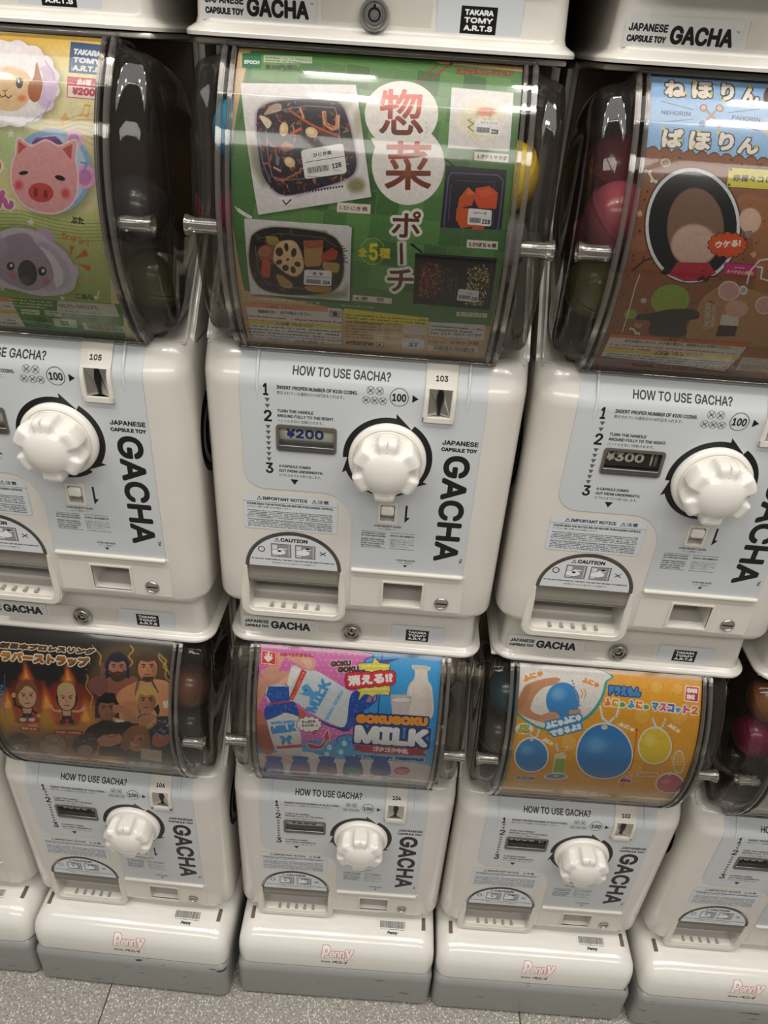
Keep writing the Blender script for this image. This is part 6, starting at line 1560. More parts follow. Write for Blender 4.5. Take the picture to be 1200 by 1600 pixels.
MILK = """p;-169,2790 2504,2847 2424,211 311,211;2f92d8;100;0;0
p;-99,1309 2607,1453 2424,211 311,211;!#4aa6e0#8fcbea,1035,1360,1042,808;100;0;0
p;1283,2761 2398,2707 2360,1952 1446,2045;3a9ede;80;664;0
q;-169,2790 1315,2631 1301,2521 1485,2117 1427,1998 1321,1919 1252,1557 1163,1549 1031,1480 1012,1358 877,1306 717,1391 605,1284 468,1270 -99,1309;22408c;100;0;156
q;-169,2790 1315,2631 1301,2521 1485,2117 1427,1998 1321,1919 1252,1557 1163,1549 1031,1480 1012,1358 877,1306 717,1391 605,1284 468,1270 -99,1309;cf6aae;100;0;0
e;-6,2517,10,10,156;e0a0cc;90;0
e;33,2454,10,10,159;e0a0cc;90;0
e;6,2387,10,10,162;e0a0cc;90;0
e;44,2324,10,10,165;e0a0cc;90;0
e;16,2256,10,10,-165;e0a0cc;90;0
e;54,2192,10,10,70;e0a0cc;90;0
e;25,2122,10,10,73;e0a0cc;90;0
e;62,2057,10,10,75;e0a0cc;90;0
e;32,1986,11,10,76;e0a0cc;90;0
e;68,1918,11,10,78;e0a0cc;90;0
e;37,1843,11,10,78;e0a0cc;90;0
e;72,1772,11,10,79;e0a0cc;90;0
e;40,1693,12,10,79;e0a0cc;90;0
e;74,1617,12,10,80;e0a0cc;90;0
e;41,1532,13,10,80;e0a0cc;90;0
e;74,1449,13,10,81;e0a0cc;90;0
e;38,1355,14,10,81;e0a0cc;90;0
e;61,2521,10,10,156;e0a0cc;90;0
e;100,2459,10,10,159;e0a0cc;90;0
e;72,2391,10,10,162;e0a0cc;90;0
e;110,2328,10,10,166;e0a0cc;90;0
e;82,2260,10,10,-174;e0a0cc;90;0
e;120,2197,10,10,70;e0a0cc;90;0
e;91,2127,10,10,74;e0a0cc;90;0
e;128,2062,10,10,76;e0a0cc;90;0
e;98,1991,10,10,77;e0a0cc;90;0
e;134,1923,11,10,78;e0a0cc;90;0
e;103,1848,11,10,79;e0a0cc;90;0
e;139,1777,11,10,79;e0a0cc;90;0
e;107,1699,12,10,80;e0a0cc;90;0
e;141,1623,12,10,81;e0a0cc;90;0
e;108,1538,13,10,81;e0a0cc;90;0
e;141,1456,13,10,81;e0a0cc;90;0
e;106,1362,14,10,82;e0a0cc;90;0
e;127,2526,10,10,157;e0a0cc;90;0
e;166,2463,10,10,160;e0a0cc;90;0
e;138,2396,10,10,162;e0a0cc;90;0
e;176,2333,10,10,166;e0a0cc;90;0
e;148,2265,10,10,-179;e0a0cc;90;0
e;186,2201,10,10,70;e0a0cc;90;0
e;157,2132,10,10,74;e0a0cc;90;0
e;194,2067,10,10,76;e0a0cc;90;0
e;164,1996,10,10,77;e0a0cc;90;0
e;201,1928,11,10,78;e0a0cc;90;0
e;170,1854,11,10,79;e0a0cc;90;0
e;205,1783,11,10,80;e0a0cc;90;0
e;174,1704,12,10,80;e0a0cc;90;0
e;208,1629,12,10,81;e0a0cc;90;0
e;175,1544,13,10,81;e0a0cc;90;0
e;209,1462,13,10,82;e0a0cc;90;0
e;174,1368,14,10,82;e0a0cc;90;0
e;193,2531,10,10,157;e0a0cc;90;0
e;232,2468,10,10,160;e0a0cc;90;0
e;204,2401,10,10,163;e0a0cc;90;0
e;242,2338,10,10,166;e0a0cc;90;0
e;214,2270,10,10,178;e0a0cc;90;0
e;252,2206,10,10,70;e0a0cc;90;0
e;223,2137,10,10,75;e0a0cc;90;0
e;260,2072,10,10,77;e0a0cc;90;0
e;231,2001,10,10,78;e0a0cc;90;0
e;267,1933,11,10,79;e0a0cc;90;0
e;236,1859,11,10,79;e0a0cc;90;0
e;272,1788,11,10,80;e0a0cc;90;0
e;241,1710,12,10,81;e0a0cc;90;0
e;276,1635,12,10,81;e0a0cc;90;0
e;243,1550,13,10,82;e0a0cc;90;0
e;277,1468,13,10,82;e0a0cc;90;0
e;242,1375,14,10,82;e0a0cc;90;0
e;259,2535,10,10,158;e0a0cc;90;0
e;298,2473,10,10,161;e0a0cc;90;0
e;270,2405,10,10,164;e0a0cc;90;0
e;308,2342,10,10,167;e0a0cc;90;0
e;280,2275,10,10,176;e0a0cc;90;0
e;318,2211,10,10,70;e0a0cc;90;0
e;289,2142,10,10,75;e0a0cc;90;0
e;326,2077,10,10,77;e0a0cc;90;0
e;297,2006,10,10,78;e0a0cc;90;0
e;333,1938,11,10,79;e0a0cc;90;0
e;303,1864,11,10,80;e0a0cc;90;0
e;339,1794,11,10,81;e0a0cc;90;0
e;307,1715,12,10,81;e0a0cc;90;0
e;343,1640,12,10,82;e0a0cc;90;0
e;310,1556,13,10,82;e0a0cc;90;0
e;344,1475,13,10,83;e0a0cc;90;0
e;310,1382,14,10,83;e0a0cc;90;0
e;325,2540,10,10,158;e0a0cc;90;0
e;364,2477,10,10,162;e0a0cc;90;0
e;336,2410,10,10,164;e0a0cc;90;0
e;374,2347,10,10,167;e0a0cc;90;0
e;346,2279,10,10,175;e0a0cc;90;0
e;384,2216,10,10,70;e0a0cc;90;0
e;355,2147,10,10,76;e0a0cc;90;0
e;392,2082,10,10,78;e0a0cc;90;0
e;363,2010,10,10,79;e0a0cc;90;0
e;400,1943,11,10,80;e0a0cc;90;0
e;369,1869,11,10,80;e0a0cc;90;0
e;405,1799,11,10,81;e0a0cc;90;0
e;374,1721,12,10,82;e0a0cc;90;0
e;410,1646,12,10,82;e0a0cc;90;0
e;377,1562,12,10,82;e0a0cc;90;0
e;412,1481,13,10,83;e0a0cc;90;0
e;378,1388,14,10,83;e0a0cc;90;0
e;391,2544,10,10,159;e0a0cc;90;0
e;430,2482,10,10,162;e0a0cc;90;0
e;402,2415,10,10,165;e0a0cc;90;0
e;440,2352,10,10,168;e0a0cc;90;0
e;412,2284,10,10,174;e0a0cc;90;0
e;450,2220,10,10,69;e0a0cc;90;0
e;421,2151,10,10,76;e0a0cc;90;0
e;459,2086,10,10,78;e0a0cc;90;0
e;429,2015,10,10,79;e0a0cc;90;0
e;466,1948,11,10,80;e0a0cc;90;0
e;436,1875,11,10,81;e0a0cc;90;0
e;472,1804,11,10,82;e0a0cc;90;0
e;441,1726,11,10,82;e0a0cc;90;0
e;477,1652,12,10,83;e0a0cc;90;0
e;445,1568,12,10,83;e0a0cc;90;0
e;479,1487,13,10,83;e0a0cc;90;0
e;446,1395,14,10,84;e0a0cc;90;0
e;457,2549,10,10,160;e0a0cc;90;0
e;496,2487,10,10,163;e0a0cc;90;0
e;468,2419,10,10,165;e0a0cc;90;0
e;506,2357,10,10,169;e0a0cc;90;0
e;478,2289,10,10,174;e0a0cc;90;0
e;516,2225,10,10,69;e0a0cc;90;0
e;487,2156,10,10,76;e0a0cc;90;0
e;525,2091,10,10,79;e0a0cc;90;0
e;495,2020,10,10,80;e0a0cc;90;0
e;532,1953,11,10,81;e0a0cc;90;0
e;502,1880,11,10,81;e0a0cc;90;0
e;538,1810,11,10,82;e0a0cc;90;0
e;508,1732,11,10,82;e0a0cc;90;0
e;543,1657,12,10,83;e0a0cc;90;0
e;512,1574,12,10,83;e0a0cc;90;0
e;547,1493,13,10,84;e0a0cc;90;0
e;514,1402,14,10,84;e0a0cc;90;0
e;523,2554,10,10,160;e0a0cc;90;0
e;562,2491,10,10,164;e0a0cc;90;0
e;534,2424,10,10,166;e0a0cc;90;0
e;572,2361,10,10,169;e0a0cc;90;0
e;544,2293,10,10,174;e0a0cc;90;0
e;582,2230,10,10,67;e0a0cc;90;0
e;554,2161,10,10,77;e0a0cc;90;0
e;591,2096,10,10,79;e0a0cc;90;0
e;562,2025,10,10,80;e0a0cc;90;0
e;598,1958,11,10,81;e0a0cc;90;0
e;569,1885,11,10,82;e0a0cc;90;0
e;605,1815,11,10,83;e0a0cc;90;0
e;574,1737,11,10,83;e0a0cc;90;0
e;610,1663,12,10,84;e0a0cc;90;0
e;579,1580,12,10,84;e0a0cc;90;0
e;614,1499,13,10,84;e0a0cc;90;0
e;582,1408,14,10,84;e0a0cc;90;0
e;589,2558,10,10,161;e0a0cc;90;0
e;628,2496,10,10,165;e0a0cc;90;0
e;600,2429,10,10,167;e0a0cc;90;0
e;638,2366,10,10,170;e0a0cc;90;0
e;610,2298,10,10,174;e0a0cc;90;0
e;648,2235,10,10,65;e0a0cc;90;0
e;620,2166,10,10,77;e0a0cc;90;0
e;657,2101,10,10,80;e0a0cc;90;0
e;628,2030,10,10,81;e0a0cc;90;0
e;665,1963,11,10,82;e0a0cc;90;0
e;635,1890,11,10,82;e0a0cc;90;0
e;671,1820,11,10,83;e0a0cc;90;0
e;641,1743,11,10,83;e0a0cc;90;0
e;677,1669,12,10,84;e0a0cc;90;0
e;646,1586,12,10,84;e0a0cc;90;0
e;682,1506,13,10,85;e0a0cc;90;0
e;649,1415,14,10,85;e0a0cc;90;0
e;655,2563,10,10,162;e0a0cc;90;0
e;694,2500,10,10,166;e0a0cc;90;0
e;666,2433,10,10,168;e0a0cc;90;0
e;704,2371,10,10,171;e0a0cc;90;0
e;676,2303,10,10,174;e0a0cc;90;0
e;714,2239,10,10,61;e0a0cc;90;0
e;686,2171,10,10,78;e0a0cc;90;0
e;723,2106,10,10,80;e0a0cc;90;0
e;694,2035,10,10,81;e0a0cc;90;0
e;731,1968,11,10,82;e0a0cc;90;0
e;701,1895,11,10,83;e0a0cc;90;0
e;738,1825,11,10,84;e0a0cc;90;0
e;708,1748,11,10,84;e0a0cc;90;0
e;744,1674,12,10,84;e0a0cc;90;0
e;713,1592,12,10,85;e0a0cc;90;0
e;749,1512,13,10,85;e0a0cc;90;0
e;717,1421,14,10,85;e0a0cc;90;0
e;722,2568,10,10,163;e0a0cc;90;0
e;760,2505,10,10,166;e0a0cc;90;0
e;732,2438,10,10,169;e0a0cc;90;0
e;770,2375,10,10,171;e0a0cc;90;0
e;742,2308,10,10,175;e0a0cc;90;0
e;780,2244,10,10,54;e0a0cc;90;0
e;752,2175,10,10,78;e0a0cc;90;0
e;789,2111,10,10,81;e0a0cc;90;0
e;760,2040,10,10,82;e0a0cc;90;0
e;797,1973,11,10,83;e0a0cc;90;0
e;768,1900,11,10,83;e0a0cc;90;0
e;804,1831,11,10,84;e0a0cc;90;0
e;774,1754,11,10,84;e0a0cc;90;0
e;811,1680,12,10,85;e0a0cc;90;0
e;780,1598,12,10,85;e0a0cc;90;0
e;816,1518,13,10,85;e0a0cc;90;0
e;784,1428,13,10,86;e0a0cc;90;0
e;788,2572,10,10,164;e0a0cc;90;0
e;826,2510,10,10,167;e0a0cc;90;0
e;798,2443,10,10,169;e0a0cc;90;0
e;836,2380,10,10,172;e0a0cc;90;0
e;808,2312,10,10,175;e0a0cc;90;0
e;846,2249,10,10,-136;e0a0cc;90;0
e;818,2180,10,10,79;e0a0cc;90;0
e;855,2116,10,10,82;e0a0cc;90;0
e;826,2045,10,10,82;e0a0cc;90;0
e;863,1979,10,10,84;e0a0cc;90;0
e;834,1905,11,10,84;e0a0cc;90;0
e;871,1836,11,10,85;e0a0cc;90;0
e;841,1759,11,10,85;e0a0cc;90;0
e;878,1686,12,10,85;e0a0cc;90;0
e;847,1604,12,10,85;e0a0cc;90;0
e;883,1524,13,10,86;e0a0cc;90;0
e;852,1434,13,10,86;e0a0cc;90;0
e;854,2577,10,10,165;e0a0cc;90;0
e;892,2514,10,10,169;e0a0cc;90;0
e;864,2447,10,10,170;e0a0cc;90;0
e;902,2385,10,10,173;e0a0cc;90;0
e;874,2317,10,10,176;e0a0cc;90;0
e;912,2254,10,10,-150;e0a0cc;90;0
e;884,2185,10,10,79;e0a0cc;90;0
e;921,2120,10,10,82;e0a0cc;90;0
e;892,2050,10,10,83;e0a0cc;90;0
e;929,1984,10,10,84;e0a0cc;90;0
e;900,1911,11,10,84;e0a0cc;90;0
e;937,1841,11,10,85;e0a0cc;90;0
e;908,1765,11,10,85;e0a0cc;90;0
e;944,1691,12,10,86;e0a0cc;90;0
e;914,1609,12,10,86;e0a0cc;90;0
e;950,1530,13,10,86;e0a0cc;90;0
e;919,1441,13,10,86;e0a0cc;90;0
e;920,2582,10,10,166;e0a0cc;90;0
e;958,2519,10,10,170;e0a0cc;90;0
e;930,2452,10,10,171;e0a0cc;90;0
e;968,2389,10,10,174;e0a0cc;90;0
e;940,2322,10,10,176;e0a0cc;90;0
e;978,2258,10,10,-160;e0a0cc;90;0
e;950,2190,10,10,80;e0a0cc;90;0
e;987,2125,10,10,83;e0a0cc;90;0
e;958,2055,10,10,84;e0a0cc;90;0
e;996,1989,10,10,85;e0a0cc;90;0
e;967,1916,11,10,85;e0a0cc;90;0
e;1004,1846,11,10,86;e0a0cc;90;0
e;974,1770,11,10,86;e0a0cc;90;0
e;1011,1697,12,10,86;e0a0cc;90;0
e;981,1615,12,10,86;e0a0cc;90;0
e;1018,1536,13,10,87;e0a0cc;90;0
e;987,1447,13,10,87;e0a0cc;90;0
e;986,2586,10,10,168;e0a0cc;90;0
e;1024,2524,10,10,171;e0a0cc;90;0
e;996,2457,10,10,172;e0a0cc;90;0
e;1034,2394,10,10,175;e0a0cc;90;0
e;1006,2326,10,10,177;e0a0cc;90;0
e;1044,2263,10,10,-166;e0a0cc;90;0
e;1016,2195,10,10,80;e0a0cc;90;0
e;1053,2130,10,10,83;e0a0cc;90;0
e;1024,2060,10,10,84;e0a0cc;90;0
e;1062,1994,10,10,85;e0a0cc;90;0
e;1033,1921,11,10,86;e0a0cc;90;0
e;1070,1852,11,10,86;e0a0cc;90;0
e;1041,1775,11,10,86;e0a0cc;90;0
e;1078,1702,12,10,87;e0a0cc;90;0
e;1048,1621,12,10,87;e0a0cc;90;0
e;1085,1542,13,10,87;e0a0cc;90;0
e;1054,1453,13,10,87;e0a0cc;90;0
e;1052,2591,10,10,169;e0a0cc;90;0
e;1090,2528,10,10,172;e0a0cc;90;0
e;1062,2461,10,10,174;e0a0cc;90;0
e;1100,2399,10,10,176;e0a0cc;90;0
e;1072,2331,10,10,178;e0a0cc;90;0
e;1110,2268,10,10,-170;e0a0cc;90;0
e;1082,2199,10,10,80;e0a0cc;90;0
e;1119,2135,10,10,84;e0a0cc;90;0
e;1091,2065,10,10,85;e0a0cc;90;0
e;1128,1999,10,10,86;e0a0cc;90;0
e;1099,1926,11,10,86;e0a0cc;90;0
e;1136,1857,11,10,87;e0a0cc;90;0
e;1107,1781,11,10,87;e0a0cc;90;0
e;1144,1708,12,10,87;e0a0cc;90;0
e;1115,1627,12,10,87;e0a0cc;90;0
e;1152,1548,13,10,88;e0a0cc;90;0
e;1122,1460,13,10,88;e0a0cc;90;0
e;1118,2596,10,10,171;e0a0cc;90;0
e;1157,2533,10,10,174;e0a0cc;90;0
e;1128,2466,10,10,175;e0a0cc;90;0
e;1166,2403,10,10,177;e0a0cc;90;0
e;1138,2336,10,10,178;e0a0cc;90;0
e;1176,2273,10,10,-172;e0a0cc;90;0
e;1148,2204,10,10,81;e0a0cc;90;0
e;1185,2140,10,10,85;e0a0cc;90;0
e;1157,2070,10,10,86;e0a0cc;90;0
e;1194,2003,10,10,86;e0a0cc;90;0
e;1165,1931,11,10,87;e0a0cc;90;0
e;1203,1862,11,10,87;e0a0cc;90;0
e;1174,1786,11,10,87;e0a0cc;90;0
e;1211,1713,12,10,88;e0a0cc;90;0
e;1181,1632,12,10,88;e0a0cc;90;0
e;1189,1466,13,10,88;e0a0cc;90;0
e;1185,2600,10,10,172;e0a0cc;90;0
e;1223,2538,10,10,175;e0a0cc;90;0
e;1195,2470,10,10,176;e0a0cc;90;0
e;1232,2408,10,10,178;e0a0cc;90;0
e;1204,2340,10,10,179;e0a0cc;90;0
e;1242,2277,10,10,-173;e0a0cc;90;0
e;1214,2209,10,10,81;e0a0cc;90;0
e;1251,2145,10,10,85;e0a0cc;90;0
e;1223,2075,10,10,86;e0a0cc;90;0
e;1260,2008,10,10,87;e0a0cc;90;0
e;1231,1936,11,10,87;e0a0cc;90;0
e;1269,1867,11,10,88;e0a0cc;90;0
e;1240,1791,11,10,88;e0a0cc;90;0
e;1251,2605,10,10,174;e0a0cc;90;0
e;1261,2475,10,10,177;e0a0cc;90;0
e;1270,2345,10,10,-180;e0a0cc;90;0
e;1279,2214,10,10,81;e0a0cc;90;0
e;1289,2079,10,10,87;e0a0cc;90;0
e;1298,1941,11,10,88;e0a0cc;90;0
p;1407,2594 1498,2557 1761,2597 1418,2443;22408c;100;0;0
q;34,1223 650,1384 1078,1426 1356,1264 1495,1210 1366,957 -134,773;4aa6e0;70;289;0
q;-118,973 234,1061 579,1024 765,1126 1087,1056 1500,1092 2335,1002 2387,190 31,211;d7d0cf;100;0;0
q;-68,1023 581,1171 810,1093 578,972 -78,877;e0dedf;100;0;0
e;1084,1217,56,32,89;cfe6f2;100;0
e;1124,1385,49,32,89;cfe6f2;100;0
e;934,1292,53,32,88;cfe6f2;100;0
e;902,1142,60,32,88;cfe6f2;100;0
q;15,2278 116,2394 80,2544 413,2546 613,2538 707,2480 692,2391 628,2361 421,2459 307,2495 213,2292;d49a86;100;0;0
q;-63,2116 81,2271 232,2326 409,2328 438,2242 289,2142 138,2085 56,1941 -50,1712;d49a86;100;0;0
p;409,2328 438,2242 289,2142 222,2159;e2b4a0;100;0;0
q;-50,1762 105,1775 153,1597 194,1241 33,1188 -54,1314;b8705e;100;0;0
q;-27,1526 153,1570 216,1208 165,1052 53,1117;9c5a4c;100;0;0
q;480,1878 616,1816 598,1714 508,1732;c0604c;100;0;0
p;33,1188 581,1104 527,830 60,859;c08a7e;50;353;0
p;505,2509 639,2497 686,2413 604,2385;e0b6a6;80;131;0
q;404,2393 538,2381 627,2365 761,2353 1129,2158 1221,2097 1157,1683 1115,1627 797,1756 522,1929 396,2013;cdd6de;100;0;0
p;538,2381 602,2346 454,1971 400,1990;cf3f36;100;0;0
p;400,2388 517,2368 421,2151 365,2170;e6e4e2;100;0;0
t;おいしくはおいりま;453,1989,369,31;f0dcd6;697;0;;;0;100
q;1176,2116 1418,2134 1449,1999 1324,1872 1183,1606 1094,1598 867,1659 798,1730 1113,1653;1d4aa8;100;0;0
r;1198,2118 1419,2112 1428,1975 1280,1868 1153,1759;60;3c78d0,183a8c,6a9ce0,2a5cb8;357;400;5;;100
p;890,1660 1159,1631 1117,1573;16357c;100;0;0
p;1397,2110 1443,2091 1425,2021 1359,2016;d98ab0;70;0;0
t;MILK;737,1806,466,139;4a9ad8;662;117;;;0;100
t;GOKU GOKU;900,1724,445,45;6aaee0;666;48;;;0;100
q;554,2150 617,2199 670,2143 735,2084 785,2178 798,2138 749,2039 697,1989 689,1913 654,1951 661,2033 582,2050 525,2080 580,2084;5aa6de;100;0;0
e;605,2120,14,13,79;1d4aa8;100;0
q;135,2131 388,2149 414,1968 482,1926 529,1759 582,1214 513,1152 283,1137 217,1243 130,1675 103,1848 168,1914 121,1969;d3d7db;100;0;0
p;135,2131 388,2149 414,1968 179,1914 115,2015;2858b4;100;0;0
q;168,1902 421,1957 489,1926 540,1760 462,1779 350,1794 262,1737 118,1674 100,1824;2450a8;100;0;0
r;125,1874 478,1926 505,1807 151,1728;60;3c78d0,183a8c,6a9ce0,5a8cd8;370;400;8;;100
r;136,2119 382,2137 398,1978 167,1937;40;3468c4,183a8c,4a80d0;491;300;9;;100
l;164,1901 428,1957;207;c8384a;100
t;GOKU GOKU;184,1605,312,45;4a9ad8;98;49;;;0;100
t;MILK;202,1450,326,127;3c92d6;149;156;;;0;100
q;292,1410 333,1444 378,1404 412,1458 455,1426 428,1362 446,1294 405,1296 378,1357 345,1277 314,1293 324,1365;4a9ad8;100;0;0
p;245,1239 582,1315 587,1256 257,1185;cf3a44;100;0;0
e;409,1129,174,52,-172;c4d4dc;80;0
p;814,1665 822,1658 828,1650 832,1642 832,1633 828,1625 821,1619 811,1614 800,1611 797,1603 799,1591 797,1580 793,1571 785,1564 775,1561 764,1560 751,1563 742,1561 737,1548 731,1537 722,1529 712,1524 701,1524 690,1528 679,1535 669,1544 660,1533 649,1524 638,1518 628,1517 618,1519 609,1526 602,1536 597,1548 587,1548 575,1543 563,1542 553,1544 545,1549 540,1558 538,1568 539,1580 536,1588 525,1589 515,1592 507,1597 503,1605 503,1614 506,1623 512,1632 519,1639 511,1646 505,1654 501,1662 502,1671 505,1678 512,1685 522,1690 534,1693 536,1700 535,1711 536,1721 541,1730 548,1736 558,1739 569,1740 582,1738 591,1739 596,1751 602,1761 611,1768 620,1772 631,1773 642,1769 653,1763 663,1755 672,1765 683,1773 693,1778 704,1779 714,1777 723,1771 730,1762 735,1751 745,1751 757,1755 769,1757 779,1755 786,1750 791,1742 793,1732 793,1722 796,1715 807,1713 817,1710 825,1705 829,1698 830,1690 827,1681 821,1672;3a3a40;100;0;0
p;805,1664 813,1658 819,1651 823,1643 823,1635 819,1628 812,1622 803,1618 792,1615 790,1608 791,1597 790,1587 786,1578 779,1572 770,1569 758,1569 746,1572 737,1570 733,1558 727,1547 719,1539 710,1535 700,1535 689,1539 679,1546 669,1555 660,1544 650,1535 640,1529 630,1528 620,1530 612,1537 606,1547 601,1558 592,1558 580,1553 569,1551 559,1552 552,1557 547,1565 546,1575 546,1586 544,1593 533,1594 523,1597 516,1602 512,1608 511,1616 514,1625 520,1633 528,1640 520,1646 514,1653 510,1661 510,1669 514,1676 521,1682 530,1686 542,1688 544,1696 542,1706 543,1715 547,1723 554,1729 564,1732 575,1732 587,1730 596,1731 600,1742 606,1752 614,1759 623,1763 633,1763 644,1760 654,1753 663,1745 672,1755 682,1763 692,1768 702,1769 712,1767 720,1761 726,1752 731,1742 740,1742 752,1747 763,1748 773,1747 780,1743 785,1735 786,1726 786,1716 788,1709 800,1708 809,1706 817,1701 821,1695 821,1687 818,1679 812,1671;e6e4e4;100;0;0
t;たっぷりの;577,1655,171,47;2c2c30;83;24;;;0;100
t;ミルクが…?;578,1602,203,42;2c2c30;80;25;;;0;100
l;714,1542 754,1568 751,1512 720,1509;101;3a3a40;100
q;661,1339 809,1312 879,1437 852,1449 904,1581 931,1418 906,1424 832,1268 684,1246;e8e4e4;100;0;82
q;661,1339 809,1312 879,1437 852,1449 904,1581 931,1418 906,1424 832,1268 684,1246;cc3048;100;0;0
q;1921,2526 2125,2518 2128,2475 2102,2458 2120,2351 2179,2234 2194,1867 1879,1867 1874,2234 1943,2360 1943,2458 1915,2478;d9d2ca;100;0;0
p;1916,2526 2129,2519 2128,2471 1915,2478;c4bdb4;100;0;0
p;2088,2338 2175,2223 2189,1867 2123,1862;c4bbb0;50;175;0
l;1914,2237 1915,1918;110;ece8e2;100
p;1661,2130 1930,2138 1911,1889 1705,1882;b4aaa8;100;0;0
p;1679,2063 1921,2072 1911,1889 1705,1882;c8bfc0;100;0;0
e;1799,2081,119,27,-176;e2dcdc;100;0
e;1795,2133,132,18,-176;c8c4c4;70;0
p;1237,2495 1413,2512 1430,2583 1501,2518 1634,2512 1618,2424 1710,2376 1640,2273 1656,2196 1639,2128 1505,2152 1443,2091 1351,2141 1270,2032 1285,2136 1215,2182;2c4a9c;100;0;109
p;1237,2495 1413,2512 1430,2583 1501,2518 1634,2512 1618,2424 1710,2376 1640,2273 1656,2196 1639,2128 1505,2152 1443,2091 1351,2141 1270,2032 1285,2136 1215,2182;d9cf3a;100;0;0
p;1283,2477 1613,2500 1614,2478 1284,2455;e6e2b0;70;0;0
p;1287,2420 1617,2444 1618,2422 1288,2399;e6e2b0;70;0;0
p;1291,2364 1621,2387 1622,2366 1292,2342;e6e2b0;70;0;0
p;1295,2307 1625,2331 1626,2309 1297,2286;e6e2b0;70;0;0
p;1299,2250 1629,2274 1630,2252 1301,2228;e6e2b0;70;0;0
p;1303,2193 1633,2217 1634,2195 1305,2171;e6e2b0;70;0;0
p;1307,2135 1637,2159 1638,2137 1309,2113;e6e2b0;70;0;0
t;GOKU;895,2428,258,74;4a2c2c;69;88;88,d8b8c8;;0;100
t;GOKU…;988,2364,342,74;4a2c2c;62;88;88,d8b8c8;;0;100
t;消える!?;1130,2203,566,136;ece6e4;90;111;376,cf2c3e;464,4a1c24;0;100
t;GOKUGOKU;1253,1722,907,129;e8952c;15;191;263,1c2f74;;0;100
t;MILK;1245,1406,942,289;e6e8ee;4;291;423,1c2f74;;0;100
p;1224,1373 2181,1387 2134,1329 2202,1253 2014,1267 1356,1247 1333,1268 1242,1265 1274,1321;b02a3a;100;0;0
p;1362,1380 2062,1382 2016,1250 1356,1244;c03044;100;0;0
t;ゴクゴク牛乳;1487,1278,464,96;e9e0e0;-13;84;;;0;100
t;ゴクゴク消えちゃう！不思議な牛乳瓶;1251,1124,911,80;28407c;7;76;91,dfe6ee;;0;100
p;6,2583 211,2571 218,2393 18,2401;cf2a38;100;0;0
l;20,2571 199,2559 204,2405 30,2412 20,2571;88;e6d8d8;100
l;106,2551 111,2459;263;e6dede;100
l;63,2495 112,2446 156,2493;263;e6dede;100
l;68,2539 95,2489;131;e6dede;100
l;152,2536 126,2487;131;e6dede;100
s;62,2407,115,20;1;e6dede;3;100;80
t;※食べられません。;252,2513,418,52;a8303c;22;44;;;0;100
q;107,1004 311,1009 291,894 319,795 266,199 16,210 78,782 114,891;3458a4;100;0;0
e;176,525,247,113,79;6a5aa8;80;357
r;106,982 310,997 292,669 82,659;20;4a74c0,203f8c;472;300;140;;100
q;455,1049 658,1054 642,945 673,853 649,413 400,380 434,841 466,943;3458a4;100;0;0
e;541,616,202,112,79;b83a6a;80;302
r;455,1028 658,1042 650,739 442,730;20;4a74c0,203f8c;455;300;290;;100
q;801,1092 1003,1097 990,993 1023,907 1015,529 770,506 786,896 815,991;3458a4;100;0;0
e;899,692,174,111,80;9c4a3a;80;270
r;801,1072 1004,1086 1004,802 798,794;20;4a74c0,203f8c;441;300;440;;100
q;1141,1133 1342,1138 1331,1039 1366,957 1369,618 1126,599 1130,946 1156,1036;3458a4;100;0;0
e;1249,759,156,111,80;3f8c50;80;248
r;1141,1114 1342,1127 1350,858 1145,851;20;4a74c0,203f8c;429;300;588;;100
q;1498,1175 1699,1180 1691,1084 1727,1007 1739,697 1498,681 1492,996 1516,1082;3458a4;100;0;0
e;1616,823,141,111,80;34508c;80;232
r;1499,1157 1700,1169 1714,914 1510,908;20;4a74c0,203f8c;418;300;745;;100
e;1896,868,123,106,77;c8506a;100;0
s;1827,804,147,121;2;eadcdc;4;100;80"""

